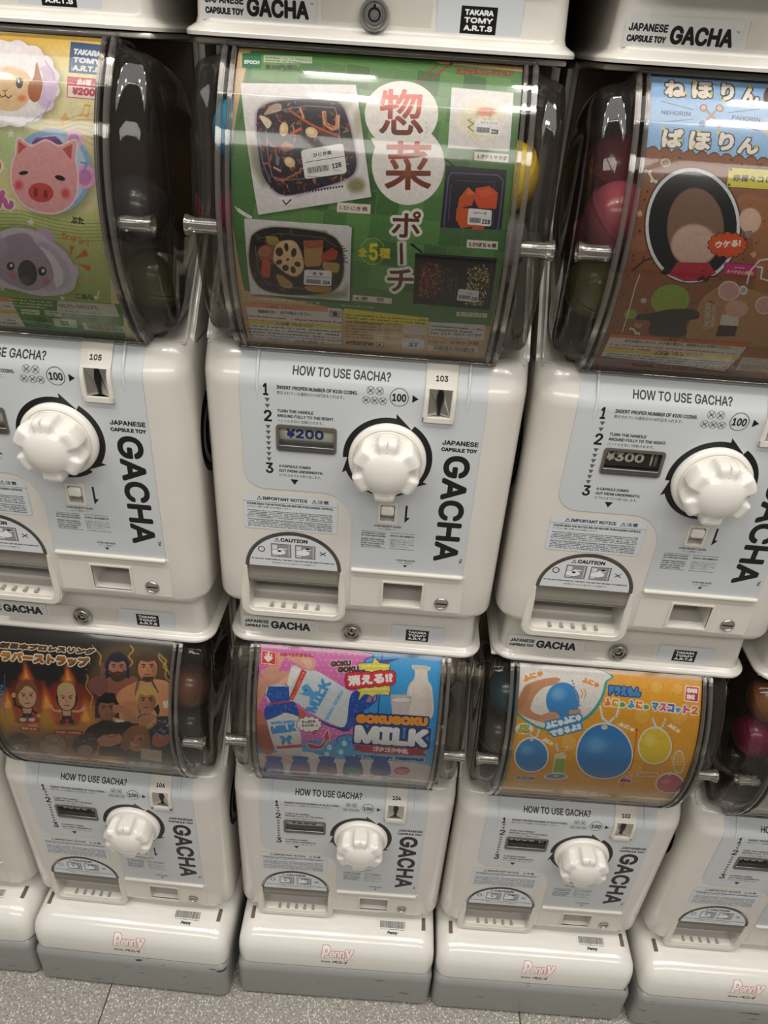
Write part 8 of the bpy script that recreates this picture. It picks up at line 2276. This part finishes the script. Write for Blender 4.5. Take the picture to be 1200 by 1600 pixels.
WREST = """p;-1740,2476 2592,2643 2358,150 -3372,211;120d0c;100;0;0
p;-1750,1566 1323,2000 1576,211 -3716,211;!#7a2c14#c8922c,494,1917,445,1380;100;689;0
p;-1773,1465 1205,1800 1082,599 -3040,211;cf9c34;65;1200;0
p;-641,1109 1285,1328 1128,613 -770,211;6a4a2c;80;1158;0
p;372,1905 352,2030 410,2119 406,2300 473,2165 513,2108 556,2029 537,1921;cf5a1c;85;212;0
p;401,1908 388,1990 427,2048 428,2169 469,2079 494,2041 522,1989 508,1919;eeb04a;85;138;0
p;907,1938 884,2062 941,2150 936,2331 1003,2196 1044,2139 1088,2061 1071,1955;cf5a1c;85;210;0
p;936,1941 921,2022 959,2080 959,2200 1000,2111 1026,2073 1054,2022 1042,1952;eeb04a;85;137;0
p;126,1567 123,1679 178,1757 192,1913 231,1798 257,1748 284,1679 258,1583;cf5a1c;85;181;0
p;149,1570 147,1644 184,1696 197,1801 220,1723 236,1690 252,1643 235,1580;eeb04a;85;118;0
p;595,1621 585,1760 650,1857 660,2049 717,1907 753,1845 791,1760 762,1640;cf5a1c;85;228;0
p;624,1625 618,1716 662,1780 672,1911 706,1814 729,1773 752,1716 733,1637;eeb04a;85;148;0
p;743,1418 740,1621 831,1756 848,2019 922,1825 968,1740 1015,1620 969,1447;cf5a1c;85;328;0
p;783,1423 781,1558 844,1650 862,1831 904,1697 933,1639 961,1557 930,1442;eeb04a;85;213;0
p;1108,1464 1103,1598 1164,1690 1179,1872 1225,1738 1255,1679 1286,1598 1257,1482;cf5a1c;85;213;0
p;1134,1467 1131,1556 1172,1617 1185,1741 1212,1650 1231,1610 1251,1555 1231,1479;eeb04a;85;139;0
p;366,1199 380,1377 461,1494 495,1717 535,1553 564,1481 590,1377 540,1224;cf5a1c;85;277;0
p;396,1203 407,1322 462,1402 491,1558 512,1443 529,1393 544,1322 510,1220;eeb04a;85;180;0
p;-170,1508 -173,1702 -80,1833 -64,2090 10,1901 57,1818 103,1701 56,1535;cf5a1c;85;319;0
p;-131,1513 -131,1641 -68,1730 -49,1906 -7,1776 21,1719 49,1641 17,1531;eeb04a;85;207;0
p;-479,1420 -472,1639 -368,1784 -345,2067 -267,1859 -219,1768 -172,1638 -231,1451;cf5a1c;85;360;0
p;-436,1425 -430,1571 -358,1670 -332,1865 -290,1721 -261,1658 -233,1570 -274,1445;eeb04a;85;234;0
q;1200,1689 1284,1787 1443,1868 1363,2004 1204,2049 1269,2252 1328,2431 1431,2536 1738,2583 2015,2571 2207,2455 2284,2290 2150,211 1324,211;c8a04a;35;557;0
l;1252,2520 1269,2489 1305,2461 1345,2432 1372,2403 1379,2372 1373,2339 1370,2307 1387,2276 1421,2247 1460,2219 1485,2188 1490,2156;309;d8b060;18
l;1252,2520 1269,2489 1305,2461 1345,2432 1372,2403 1379,2372 1373,2339 1370,2307 1387,2276 1421,2247 1460,2219 1485,2188 1490,2156;154;d8b060;30
l;1252,2520 1269,2489 1305,2461 1345,2432 1372,2403 1379,2372 1373,2339 1370,2307 1387,2276 1421,2247 1460,2219 1485,2188 1490,2156;58;d8b060;55
l;1722,2563 1746,2543 1768,2522 1772,2501 1757,2477 1735,2453 1723,2429 1732,2408 1756,2388 1777,2367 1780,2345 1764,2321 1741,2297;308;d8b060;18
l;1722,2563 1746,2543 1768,2522 1772,2501 1757,2477 1735,2453 1723,2429 1732,2408 1756,2388 1777,2367 1780,2345 1764,2321 1741,2297;154;d8b060;30
l;1722,2563 1746,2543 1768,2522 1772,2501 1757,2477 1735,2453 1723,2429 1732,2408 1756,2388 1777,2367 1780,2345 1764,2321 1741,2297;58;d8b060;55
l;2100,2502 2096,2468 2109,2436 2141,2406 2180,2376 2207,2345 2213,2312 2205,2278 2200,2243 2212,2211 2243,2180 2281,2149 2306,2117;307;d8b060;18
l;2100,2502 2096,2468 2109,2436 2141,2406 2180,2376 2207,2345 2213,2312 2205,2278 2200,2243 2212,2211 2243,2180 2281,2149 2306,2117;154;d8b060;30
l;2100,2502 2096,2468 2109,2436 2141,2406 2180,2376 2207,2345 2213,2312 2205,2278 2200,2243 2212,2211 2243,2180 2281,2149 2306,2117;58;d8b060;55
l;1218,2150 1236,2115 1233,2079 1219,2041 1212,2003 1224,1967 1253,1932 1284,1897 1299,1860 1294,1820 1277,1779 1267,1738 1277,1698;314;d8b060;18
l;1218,2150 1236,2115 1233,2079 1219,2041 1212,2003 1224,1967 1253,1932 1284,1897 1299,1860 1294,1820 1277,1779 1267,1738 1277,1698;157;d8b060;30
l;1218,2150 1236,2115 1233,2079 1219,2041 1212,2003 1224,1967 1253,1932 1284,1897 1299,1860 1294,1820 1277,1779 1267,1738 1277,1698;59;d8b060;55
l;2119,2485 2130,2465 2158,2447 2187,2429 2201,2410 2194,2389 2178,2366 2169,2345 2181,2325 2208,2307 2237,2289 2250,2269 2242,2247;307;d8b060;18
l;2119,2485 2130,2465 2158,2447 2187,2429 2201,2410 2194,2389 2178,2366 2169,2345 2181,2325 2208,2307 2237,2289 2250,2269 2242,2247;154;d8b060;30
l;2119,2485 2130,2465 2158,2447 2187,2429 2201,2410 2194,2389 2178,2366 2169,2345 2181,2325 2208,2307 2237,2289 2250,2269 2242,2247;58;d8b060;55
t;新日本プロレスリング;80,2377,1209,76;4a2c1c;13;97;117,d6cbb4;;12;100
t;ラバーストラップ;116,2221,1123,127;!#b87a34#5a3418,666,2370,683,2197;10;137;137,e0d8c8;;0;100
l;180,2059 138,1380;80;3a78c0;100
t;プ;107,1846,52,67;4a8cc8;36;41;;;0;100
t;ロ;102,1759,52,69;4a8cc8;37;42;;;0;100
t;レ;94,1669,53,72;4a8cc8;39;44;;;0;100
t;ス;84,1574,53,75;4a8cc8;40;45;;;0;100
q;1264,1995 1360,2084 1472,2174 1595,2087 1785,2185 1878,2115 1876,1871 1482,1829;8c5644;100;0;0
q;1377,2262 1404,2323 1431,2287 1446,2152 1486,2077 1482,1955 1364,1902 1265,1954 1243,2053 1317,2136 1385,2150;7a4a48;100;0;0
e;1594,2311,157,138,97;1c2036;100;0
p;1443,2334 1455,2123 1538,2162 1674,2175 1760,2152 1736,2362;1c2036;100;0;0
e;1598,2265,150,113,95;a8705a;100;0
p;1482,2293 1510,2348 1591,2336 1668,2363 1707,2314 1671,2430 1491,2413;1c2036;100;0;0
q;1493,2233 1546,2211 1601,2229 1659,2222 1707,2254 1676,2137 1610,2104 1540,2124;3a2620;90;0;0
l;1572,2301 1524,2306;136;2a1a14;100
e;1551,2278,16,8,-175;1c1210;100;0
l;1617,2305 1663,2319;136;2a1a14;100
e;1641,2287,16,8,-175;1c1210;100;0
l;1597,2281 1608,2232 1590,2228;76;7a4632;80
l;1570,2192 1638,2199;122;7a2f28;100
p;1629,2352 1708,2299 1696,2177 1658,2158;5a2c1c;30;134;0
q;1601,1884 1677,2015 1829,2110 1906,2137 2118,2177 2280,2095 2290,1606 1585,1498;c98c62;100;0;0
p;1679,1850 1876,1871 1868,1556 1667,1532;b0744c;60;205;0
e;1970,2349,168,147,99;4a3424;100;0
e;1975,2299,161,121,96;b47c58;100;0
p;1850,2330 1880,2389 1967,2376 2048,2404 2090,2352 2051,2477 1859,2459;4a3424;100;0;0
l;1946,2339 1895,2343;146;2a1a14;100
e;1925,2314,17,9,-175;1c1210;100;0
l;1994,2343 2044,2357;146;2a1a14;100
e;2021,2323,17,9,-175;1c1210;100;0
l;1973,2317 1985,2265 1966,2260;81;7a4632;80
l;1945,2222 2017,2229;130;7a2f28;100
p;2007,2392 2092,2336 2080,2205 2039,2185;5a2c1c;30;143;0
p;1921,2194 2057,2207 2061,2152 1994,2126 1925,2139;2a1a14;80;0;0
e;1868,2114,18,16,-166;3a3a3c;100;0
e;1868,2114,8,7,-167;9a9a9a;100;0
e;1862,2084,18,16,-164;3a3a3c;100;0
e;1862,2084,8,7,-166;9a9a9a;100;0
e;1857,2053,18,16,-162;3a3a3c;100;0
e;1857,2053,8,7,-164;9a9a9a;100;0
e;1853,2023,18,16,-160;3a3a3c;100;0
e;1853,2023,8,7,-162;9a9a9a;100;0
e;1851,1992,18,16,-157;3a3a3c;100;0
e;1851,1992,8,7,-160;9a9a9a;100;0
e;1851,1962,18,16,-155;3a3a3c;100;0
e;1851,1962,8,7,-157;9a9a9a;100;0
e;1854,1931,18,16,-152;3a3a3c;100;0
e;1854,1931,8,7,-155;9a9a9a;100;0
e;1859,1900,18,16,-149;3a3a3c;100;0
e;1859,1900,8,7,-152;9a9a9a;100;0
e;1865,1870,18,16,-146;3a3a3c;100;0
e;1865,1870,8,7,-150;9a9a9a;100;0
e;1873,1839,18,16,-143;3a3a3c;100;0
e;1873,1839,8,7,-147;9a9a9a;100;0
e;1881,1807,19,16,-140;3a3a3c;100;0
e;1881,1807,8,7,-144;9a9a9a;100;0
e;1888,1775,19,17,-138;3a3a3c;100;0
e;1888,1775,8,7,-141;9a9a9a;100;0
e;1893,1743,19,17,-135;3a3a3c;100;0
e;1893,1743,8,7,-138;9a9a9a;100;0
e;1896,1710,19,17,-132;3a3a3c;100;0
e;1896,1710,8,7,-135;9a9a9a;100;0
e;2042,2150,14,13,51;4a4a4c;100;0
e;2051,2136,14,13,53;4a4a4c;100;0
e;2059,2121,14,13,55;4a4a4c;100;0
e;2068,2106,14,13,56;4a4a4c;100;0
e;2077,2091,14,13,57;4a4a4c;100;0
e;2085,2076,14,13,58;4a4a4c;100;0
e;2094,2061,14,13,59;4a4a4c;100;0
e;2103,2045,14,13,60;4a4a4c;100;0
e;2111,2030,14,13,61;4a4a4c;100;0
e;2120,2015,14,13,62;4a4a4c;100;0
p;2186,1892 2283,1929 2293,1825 2203,1803;d6d2cc;100;0;0
p;1582,1570 1686,1568 1682,1519 1582,1517;d6d2cc;100;0;0
q;1121,1125 1190,1370 1345,1493 1449,1543 1587,1523 1868,1556 1792,1197 1440,1042;16120f;100;0;0
e;1211,1238,67,48,55;7a2020;80;0
e;1481,1761,174,137,74;17110f;100;0
p;1332,1786 1313,1547 1403,1593 1543,1609 1628,1584 1631,1817;17110f;100;0;0
e;1479,1710,168,114,80;8a5c46;100;0
p;1365,1741 1401,1801 1481,1789 1562,1818 1595,1765 1574,1890 1391,1871;17110f;100;0;0
l;1457,1751 1409,1755;140;2a1a14;100
e;1434,1725,16,9,-170;1c1210;100;0
l;1503,1756 1552,1770;140;2a1a14;100
e;1526,1735,16,9,-170;1c1210;100;0
l;1480,1728 1484,1674 1466,1669;78;7a4632;80
l;1440,1628 1510,1636;129;7a2f28;100
p;1522,1806 1595,1749 1566,1612 1524,1589;5a2c1c;30;144;0
q;1560,1773 1679,1786 1776,1708 1880,1605 1877,1545 1767,1544 1656,1672 1566,1662;a87458;100;0;0
p;1462,1943 1580,1944 1591,1862 1364,1860;17110f;100;0;0
q;1904,1512 1872,1651 1993,1710 2110,1678 2291,1641 2240,1038 1944,1125;2a2834;100;0;0
r;2069,1627 2287,1640 2270,1295 2048,1321;46;6a6a7a,14141c,8a8a9a,3a3a4a;650;130;7;45;100
e;1985,1925,179,143,83;c0a05a;100;0
e;1986,1872,173,117,86;a87656;100;0
p;1868,1904 1902,1967 1985,1953 2066,1983 2103,1928 2075,2059 1887,2040;c0a05a;100;0;0
l;1962,1914 1912,1919;149;2a1a14;100
e;1939,1887,17,9,-172;1c1210;100;0
l;2009,1919 2058,1934;149;2a1a14;100
e;2033,1897,17,9,-172;1c1210;100;0
l;1986,1891 1993,1834 1975,1829;83;7a4632;80
l;1951,1787 2022,1795;136;7a2f28;100
p;2025,1971 2103,1911 2080,1769 2039,1747;5a2c1c;30;144;0
q;1892,1653 2071,1696 2107,1584 1979,1446 1903,1487;a87656;100;0;0
p;2073,1784 2132,1855 2151,1771 2130,1680;1a1412;100;0;0
l;1983,1497 2047,1577 2089,1629;113;c8b878;100
q;2053,1376 2150,1335 2235,1400 2243,1263 2109,1151 2014,1199;a8604c;100;0;0
q;1249,1113 1355,1253 1441,1294 1606,1316 1605,1168 1398,1035;b88468;100;0;0
l;1419,1276 1497,1258 1608,1339;227;a8404a;100
e;1813,1284,234,147,72;8a6038;100;0
p;1654,1315 1594,972 1702,1045 1859,1072 1948,1035 1983,1359;8a6038;100;0;0
e;1804,1215,234,122,76;b87c5c;100;0
p;1684,1255 1732,1335 1817,1320 1908,1359 1938,1291 1929,1449 1729,1424;8a6038;100;0;0
l;1786,1270 1734,1275;168;2a1a14;100
e;1757,1235,19,12,-160;1c1210;100;0
l;1837,1277 1892,1297;167;2a1a14;100
e;1859,1250,18,12,-161;1c1210;100;0
l;1807,1240 1805,1165 1784,1157;95;7a4632;80
l;1749,1099 1827,1111;166;7a2f28;100
p;1863,1343 1936,1269 1885,1076 1835,1042;5a2c1c;30;181;0
q;1782,1472 1981,1471 1965,1061 1870,1045 1926,1304 1810,1344 1659,1008 1564,991 1646,1322;8a6038;95;0;0
l;1729,1187 1760,1122 1824,1139;159;e0c8b8;100
p;1845,1075 2119,1070 2065,751 1791,785;c8b8ac;90;0;0
p;1296,1035 1603,1035 1659,803 1208,747;2c2c38;100;0;0
q;274,1976 654,2014 676,1766 599,1491 544,1378 279,1344 262,1470 252,1721;8a2014;60;182;0
l;393,1586 296,1642 287,1761;357;1c1412;100
e;288,1783,38,29,72;c89c7c;100;0
l;497,1598 555,1546 577,1519;311;1c1412;100
e;582,1509,36,28,52;c89c7c;100;0
p;378,1623 520,1639 494,1519 376,1505;1c1412;100;0;0
p;386,1620 510,1634 486,1528 387,1516;c89c7c;100;0;0
p;378,1521 496,1535 505,1459 446,1451 432,1491 406,1447 347,1439;241c20;100;0;0
e;363,1416,47,31,-159;d8d0c8;100;0
e;481,1431,47,30,-159;d8d0c8;100;0
e;461,1797,199,141,78;1c1412;100;0
q;310,1727 325,1922 426,2000 541,1994 610,1865 633,1689 565,1644 336,1656;7a4c2c;100;0;0
e;460,1783,172,113,80;c89c7c;100;0
q;340,1802 351,1942 439,2001 553,1979 583,1828 528,1900 452,1926 387,1860;7a4c2c;100;0;0
e;412,1788,18,11,-169;1c1412;100;0
l;439,1812 383,1824;104;3a2418;100
e;509,1799,18,11,-169;1c1412;100;0
l;485,1817 542,1841;104;3a2418;100
l;460,1779 449,1731;84;7a5038;100
l;418,1687 453,1680 491,1699;129;7a3028;100
q;785,1996 1151,2033 1176,1787 1108,1515 1058,1405 803,1372 783,1496 768,1743;8a2014;60;181;0
l;907,1619 807,1608 762,1650;329;c89c7c;100
e;757,1669,34,27,63;c89c7c;100;0
l;1007,1631 1106,1633 1171,1677;328;c89c7c;100
e;1177,1688,33,27,65;c89c7c;100;0
p;891,1646 1028,1662 1006,1543 893,1530;1c1412;100;0;0
p;899,1643 1019,1657 998,1552 902,1541;c89c7c;100;0;0
p;894,1546 1007,1559 1018,1484 961,1477 947,1516 923,1473 866,1465;241c20;100;0;0
e;882,1442,45,30,-159;241c20;100;0
e;996,1457,45,30,-160;241c20;100;0
e;968,1818,196,136,81;1c1412;100;0
e;967,1804,170,110,82;c89c7c;100;0
q;851,1824 859,1962 944,2020 1054,1998 1085,1848 1031,1920 957,1946 896,1880;b8a870;100;0;0
e;921,1810,17,10,-169;1c1412;100;0
l;946,1834 892,1845;103;3a2418;100
e;1015,1820,17,10,-170;1c1412;100;0
l;990,1838 1045,1861;103;3a2418;100
l;967,1801 958,1753;83;7a5038;100
l;929,1710 963,1703 998,1721;128;7a3028;100
p;292,1266 300,1276 317,1285 343,1291 378,1295 483,1302 517,1303 541,1301 554,1294 556,1284 548,1250 540,1239 524,1230 498,1224 463,1220 357,1214 323,1214 299,1217 286,1224 284,1234;a82c28;100;0;0
t;棚橋 弘至;311,1233,206,45;e6d4c8;24;26;;;0;100
p;748,1268 758,1281 781,1291 818,1298 868,1304 1020,1316 1069,1318 1103,1315 1123,1309 1128,1298 1120,1261 1111,1248 1087,1238 1051,1230 1000,1224 848,1213 798,1211 764,1213 744,1221 740,1232;a82c28;100;0;0
t;オカダ・カズチカ;766,1227,324,44;e6d4c8;40;26;;;0;100
e;129,790,421,180,63;8a2c20;70;192
e;138,815,358,161,62;4a4038;100;0
r;50,999 354,1051 287,824 -31,753;26;b8a890,2c2622,6a5c4e;747;500;120;;100
e;79,648,249,98,61;b09078;80;0
e;632,894,358,181,63;8a2c20;70;169
e;638,916,307,161,62;8a7a66;100;0
r;536,1081 834,1129 785,924 477,864;26;b8a890,2c2622,6a5c4e;694;500;345;;100
e;598,776,197,98,60;b09078;80;0
e;1089,980,315,173,65;8a2c20;70;155
e;1093,1000,272,153,65;38342f;100;0
r;982,1152 1275,1196 1239,1007 938,953;26;b8a890,2c2622,6a5c4e;656;500;555;;100
e;1064,876,167,93,61;b09078;80;0"""

WHITE = """p;-585,3203 2907,3203 3427,457 -193,491;d4cfc8;100;0;0
l;-176,1202 -157,1272 -105,1289 -89,1247 -121,1209 -150,1186 -100,1188 -59,1146 -44,1071 -7,1128;93;3a3634;100
e;-128,1249,40,30,-123;4a4642;80;0"""

def rounded(P, n=5):
    # Catmull-Rom through the corners
    P = np.array(P); A, B, C, D = np.roll(P, 1, 0), P, np.roll(P, -1, 0), np.roll(P, -2, 0); out = []
    for i in range(len(P)):
        for k in range(n):
            t = k / n; out.append(0.5 * (2 * B[i] + (C[i] - A[i]) * t + (2 * A[i] - 5 * B[i] + 4 * C[i] - D[i]) * t * t + (3 * B[i] - A[i] - 3 * C[i] + D[i]) * t ** 3))
    return np.array(out)
def draw(cv, ops):
    # one drawing step a line, kind first; lengths in tenths of a millimetre, weights in hundredths
    num = lambda t: [int(v) / 10 for v in t.split(',')]
    pts = lambda t: [tuple(num(q)) for q in t.split(' ')]
    def col(t):
        if t[0] != '!': return '#' + t
        v = t[14 + 1:].lstrip(',').split(','); n = [int(q) / 10 for q in v]
        return ('g', t[1:8], t[8:15], (n[0], n[1]), (n[2], n[3]))
    pen = lambda t: (int(t.split(',')[0]) / 100, '#' + t.split(',')[1]) if t else None
    for line in ops.strip().split('\n'):
        f = line.split(';'); k = f[0]; f = f[1:]
        if k in 'pq': cv.poly(pts(f[0]) if k == 'p' else rounded(pts(f[0])), col(f[1]), int(f[2]) / 100, int(f[3]) / 100, int(f[4]) / 100)
        elif k == 'e':
            x, y, rx, ry, an = num(f[0]); cv.ell(x, y, rx, ry, col(f[1]), int(f[2]) / 100, ang=an * 10, soft=int(f[3]) / 100, n=16 if rx < 2 else 44)
        elif k == 'l': cv.line(pts(f[0]), int(f[1]) / 100, col(f[2]), int(f[3]) / 100)
        elif k == 't':
            x, y, w_, h = num(f[1]); cv.text(f[0], x, y, w_, h, col(f[2]), ang=int(f[3]) / 10, bold=int(f[4]) / 100, out=pen(f[5]), out2=pen(f[6]), shear=int(f[7]), alpha=int(f[8]) / 100)
        elif k == 's': cv.small(*num(f[0]), int(f[1]), col(f[2]), random.Random(int(f[3])), alpha=int(f[4]) / 100, fill=int(f[5]) / 100)
        elif k == 'b': cv.bars(*num(f[0]), col(f[1]), random.Random(int(f[2])))
        elif k == 'r':
            P = pts(f[0]); n = int(f[1]); cols = ['#' + q for q in f[2].split(',')]; sz = int(f[3]) / 100; asp = int(f[4]) / 100; rg = random.Random(int(f[5])); ang = float(f[6]) if f[6] else None
            for _ in range(n):
                x, y = rg.uniform(min(p[0] for p in P), max(p[0] for p in P)), rg.uniform(min(p[1] for p in P), max(p[1] for p in P)); ins = False
                for (xa, ya), (xb, yb) in zip(P, P[1:] + P[:1]):
                    if (ya > y) != (yb > y) and x < (xb - xa) * (y - ya) / (yb - ya) + xa: ins = not ins
                if not ins: continue
                a = rg.uniform(0, 180) if ang is None else ang + rg.uniform(-25, 25); s_ = sz * rg.uniform(0.5, 1.1)
                cv.ell(x, y, s_ / 2, s_ / 2 / asp * rg.uniform(0.7, 1.4), rg.choice(cols), int(f[7]) / 100, ang=a, n=7)
for k, r, nm, base, ops, ppm, label in (
    (0, 0, 'food card', '#c4a67c', FOOD, 7, 'green printed card with five lunch box pouches and a white gourd shape'),
    (1, 0, 'soil card', '#8a5638', SOIL, 7, 'brown and sky blue printed card with bones and a dark round window'),
    (-1, 0, 'tambourine card', '#dcd39a', TAMB, 7, 'yellow green printed card with sheep, pig and koala tambourines'),
    (0, 1, 'milk card', '#2f92d8', MILK, 6, 'pink and blue printed card with milk bottles held in a hand'),
    (1, 1, 'charm card', '#e0a02c', CHARM, 6, 'orange printed card with bead chain charms and a white circle'),
    (-1, 1, 'wrestler card', '#120d0c', WREST, 6, 'black and fiery printed card with wrestlers and rubber figures'),
    (2, 1, 'white card', '#d4cfc8', WHITE, 3, 'plain white printed card at the right edge with a small squiggle')):
    cv = poster(ppm, base); draw(cv, ops); cv.noise(0, 0, CW, CL, 0.08, 3, np.random.default_rng(1)); cv.noise(0, 0, CW, CL, 0.08, 11, np.random.default_rng(2)); card(k, r, nm, cv, label)

# ---------------------------------------------------------------- capsules inside the domes
cap_clear = clear('clear capsule half', '#e8e4de', 1.3, 0.08, 0.25, '#d8d2c8')
def capsule_mat(c): return mat('capsule ' + c, c, 0.25, coat=0.3)
cm = {}
def capsule(k, r, x, y, z, col, label, tilt=(0.3, 0.5, 0.2), rad=31):
    if col not in cm: cm[col] = capsule_mat(col)
    root = empty('toy_capsule', label, 'capsule', 'toy capsules inside the domes')
    ring, Rm, rot = frame(k, r); root.location = ring + Rm @ Vector((x / 1000, y / 1000, (z - rad) / 1000)); 
    E_ = Matrix.Rotation(tilt[0], 3, 'X') @ Matrix.Rotation(tilt[1], 3, 'Y'); rr = rad / 1000
    for nm, a0, a1, m, sc in (('lid', 0, 92, cm[col], 1.0), ('cup', 88, 180, cap_clear if tilt[2] > 0 else cm[col], 0.985)):
        bm = bmesh.new(); rings = []
        for i in range(13):
            a = R(max(0.5, min(179.5, a0 + (a1 - a0) * i / 12))); rings.append([(rr * sc * math.sin(a) * math.cos(2 * math.pi * j / 28), rr * sc * math.sin(a) * math.sin(2 * math.pi * j / 28), rr * sc * math.cos(a) * 0.96) for j in range(28)])
        loft(bm, rings, False, False); bmesh.ops.recalc_face_normals(bm, faces=bm.faces)
        for v in bm.verts: v.co = E_ @ v.co + Vector((0, 0, rr))
        finish(bm, nm, m, root, smooth=60, remap=False)
    bm = bmesh.new(); rings = []
    for q, z_ in ((1.03, -0.06), (1.05, 0), (1.03, 0.06)): rings.append([(rr * q * math.cos(2 * math.pi * j / 28), rr * q * math.sin(2 * math.pi * j / 28), rr * z_) for j in range(28)])
    loft(bm, rings, False, False)
    for v in bm.verts: v.co = E_ @ v.co + Vector((0, 0, rr))
    finish(bm, 'band', cm[col], root, smooth=60, remap=False)
CAPS = [
 (-1, 0, 88, 72, 146, '#5b5f33', 'olive green capsule behind the clear boss right of the pig card', (0.2, 0.3, -1)),
 (-1, 0, 84, 60, 212, '#3c3c42', 'dark capsule above the olive one in the upper left dome', (0.9, 0.3, 1)),
 (0, 0, -142, 50, 282, '#3f9cc9', 'sky blue capsule left of the green food card', (0.5, 0.9, -1)),
 (0, 0, -140, 52, 146, '#7a7a80', 'grey capsule low at the left end of the centre dome', (0.4, 0.2, 1)),
 (0, 0, -140, 56, 214, '#b8325c', 'raspberry capsule between the blue and the grey one in the centre dome', (1.4, 0.2, 1)),
 (0, 0, 86, 50, 262, '#e0c42c', 'yellow capsule right of the green food card', (0.6, -0.8, -1)),
 (0, 0, 84, 50, 209, '#8d8f96', 'silver grey capsule under the yellow one in the centre dome', (0.3, 0.5, 1)),
 (0, 0, 82, 60, 147, '#4a4438', 'dark brown capsule at the foot of the right end of the centre dome', (0.3, 0.1, -1)),
 (1, 0, -139, 42, 236, '#a84c60', 'rosy pink capsule left of the brown card, in front of the darker ones', (0.5, 0.6, -1)),
 (1, 0, -138, 92, 268, '#7d2b3c', 'dark red capsule high and to the back of the right dome', (0.3, 0.2, -1)),
 (1, 0, -140, 62, 168, '#6d6b38', 'khaki capsule behind the clear boss left of the brown card', (0.6, 0.2, -1)),
 (1, 0, -138, 96, 205, '#8a3848', 'wine red capsule at the back of the right dome', (0.6, 0.2, 1)),
 (-1, 1, 86, 60, 236, '#7b5446', 'brown capsule right of the wrestlers card', (0.6, 0.6, 1)),
 (-1, 1, 84, 52, 170, '#4b4641', 'charcoal capsule under the brown one right of the wrestlers card', (0.2, 0.6, 1)),
 (0, 1, -140, 56, 230, '#55504a', 'dull grey capsule left of the milk bottle card', (0.2, 0.6, 1)),
 (0, 1, 84, 60, 226, '#4d4843', 'dull brown capsule right of the milk bottle card', (0.9, 0.2, 1)),
 (1, 1, -140, 58, 262, '#1d4250', 'deep teal capsule left of the orange mascot card', (0.5, 0.5, -1)),
 (1, 1, -142, 52, 188, '#55524d', 'grey capsule under the teal one left of the orange mascot card', (0.5, 0.5, 1)),
 (2, 1, -140, 46, 298, '#7c4a1c', 'amber brown capsule at the top left of the dome with the white card', (0.5, 0.5, -1)),
 (2, 1, -140, 44, 234, '#8c2450', 'magenta capsule left of the white card', (0.4, 0.9, -1)),
 (2, 1, -140, 66, 166, '#3d3835', 'blackish capsule under the magenta one left of the white card', (0.2, 0.3, 1)),
 (2, 1, -92, 62, 200, '#28508c', 'blue capsule behind the white card, showing through the dome end', (0.2, 0.3, 1)),
]
for k, r, x, y, z, c, lab, tl in CAPS: capsule(k, r, x, y, z, c, lab, tl)
bpy.data.objects.remove(_fo); bpy.data.curves.remove(_fc)
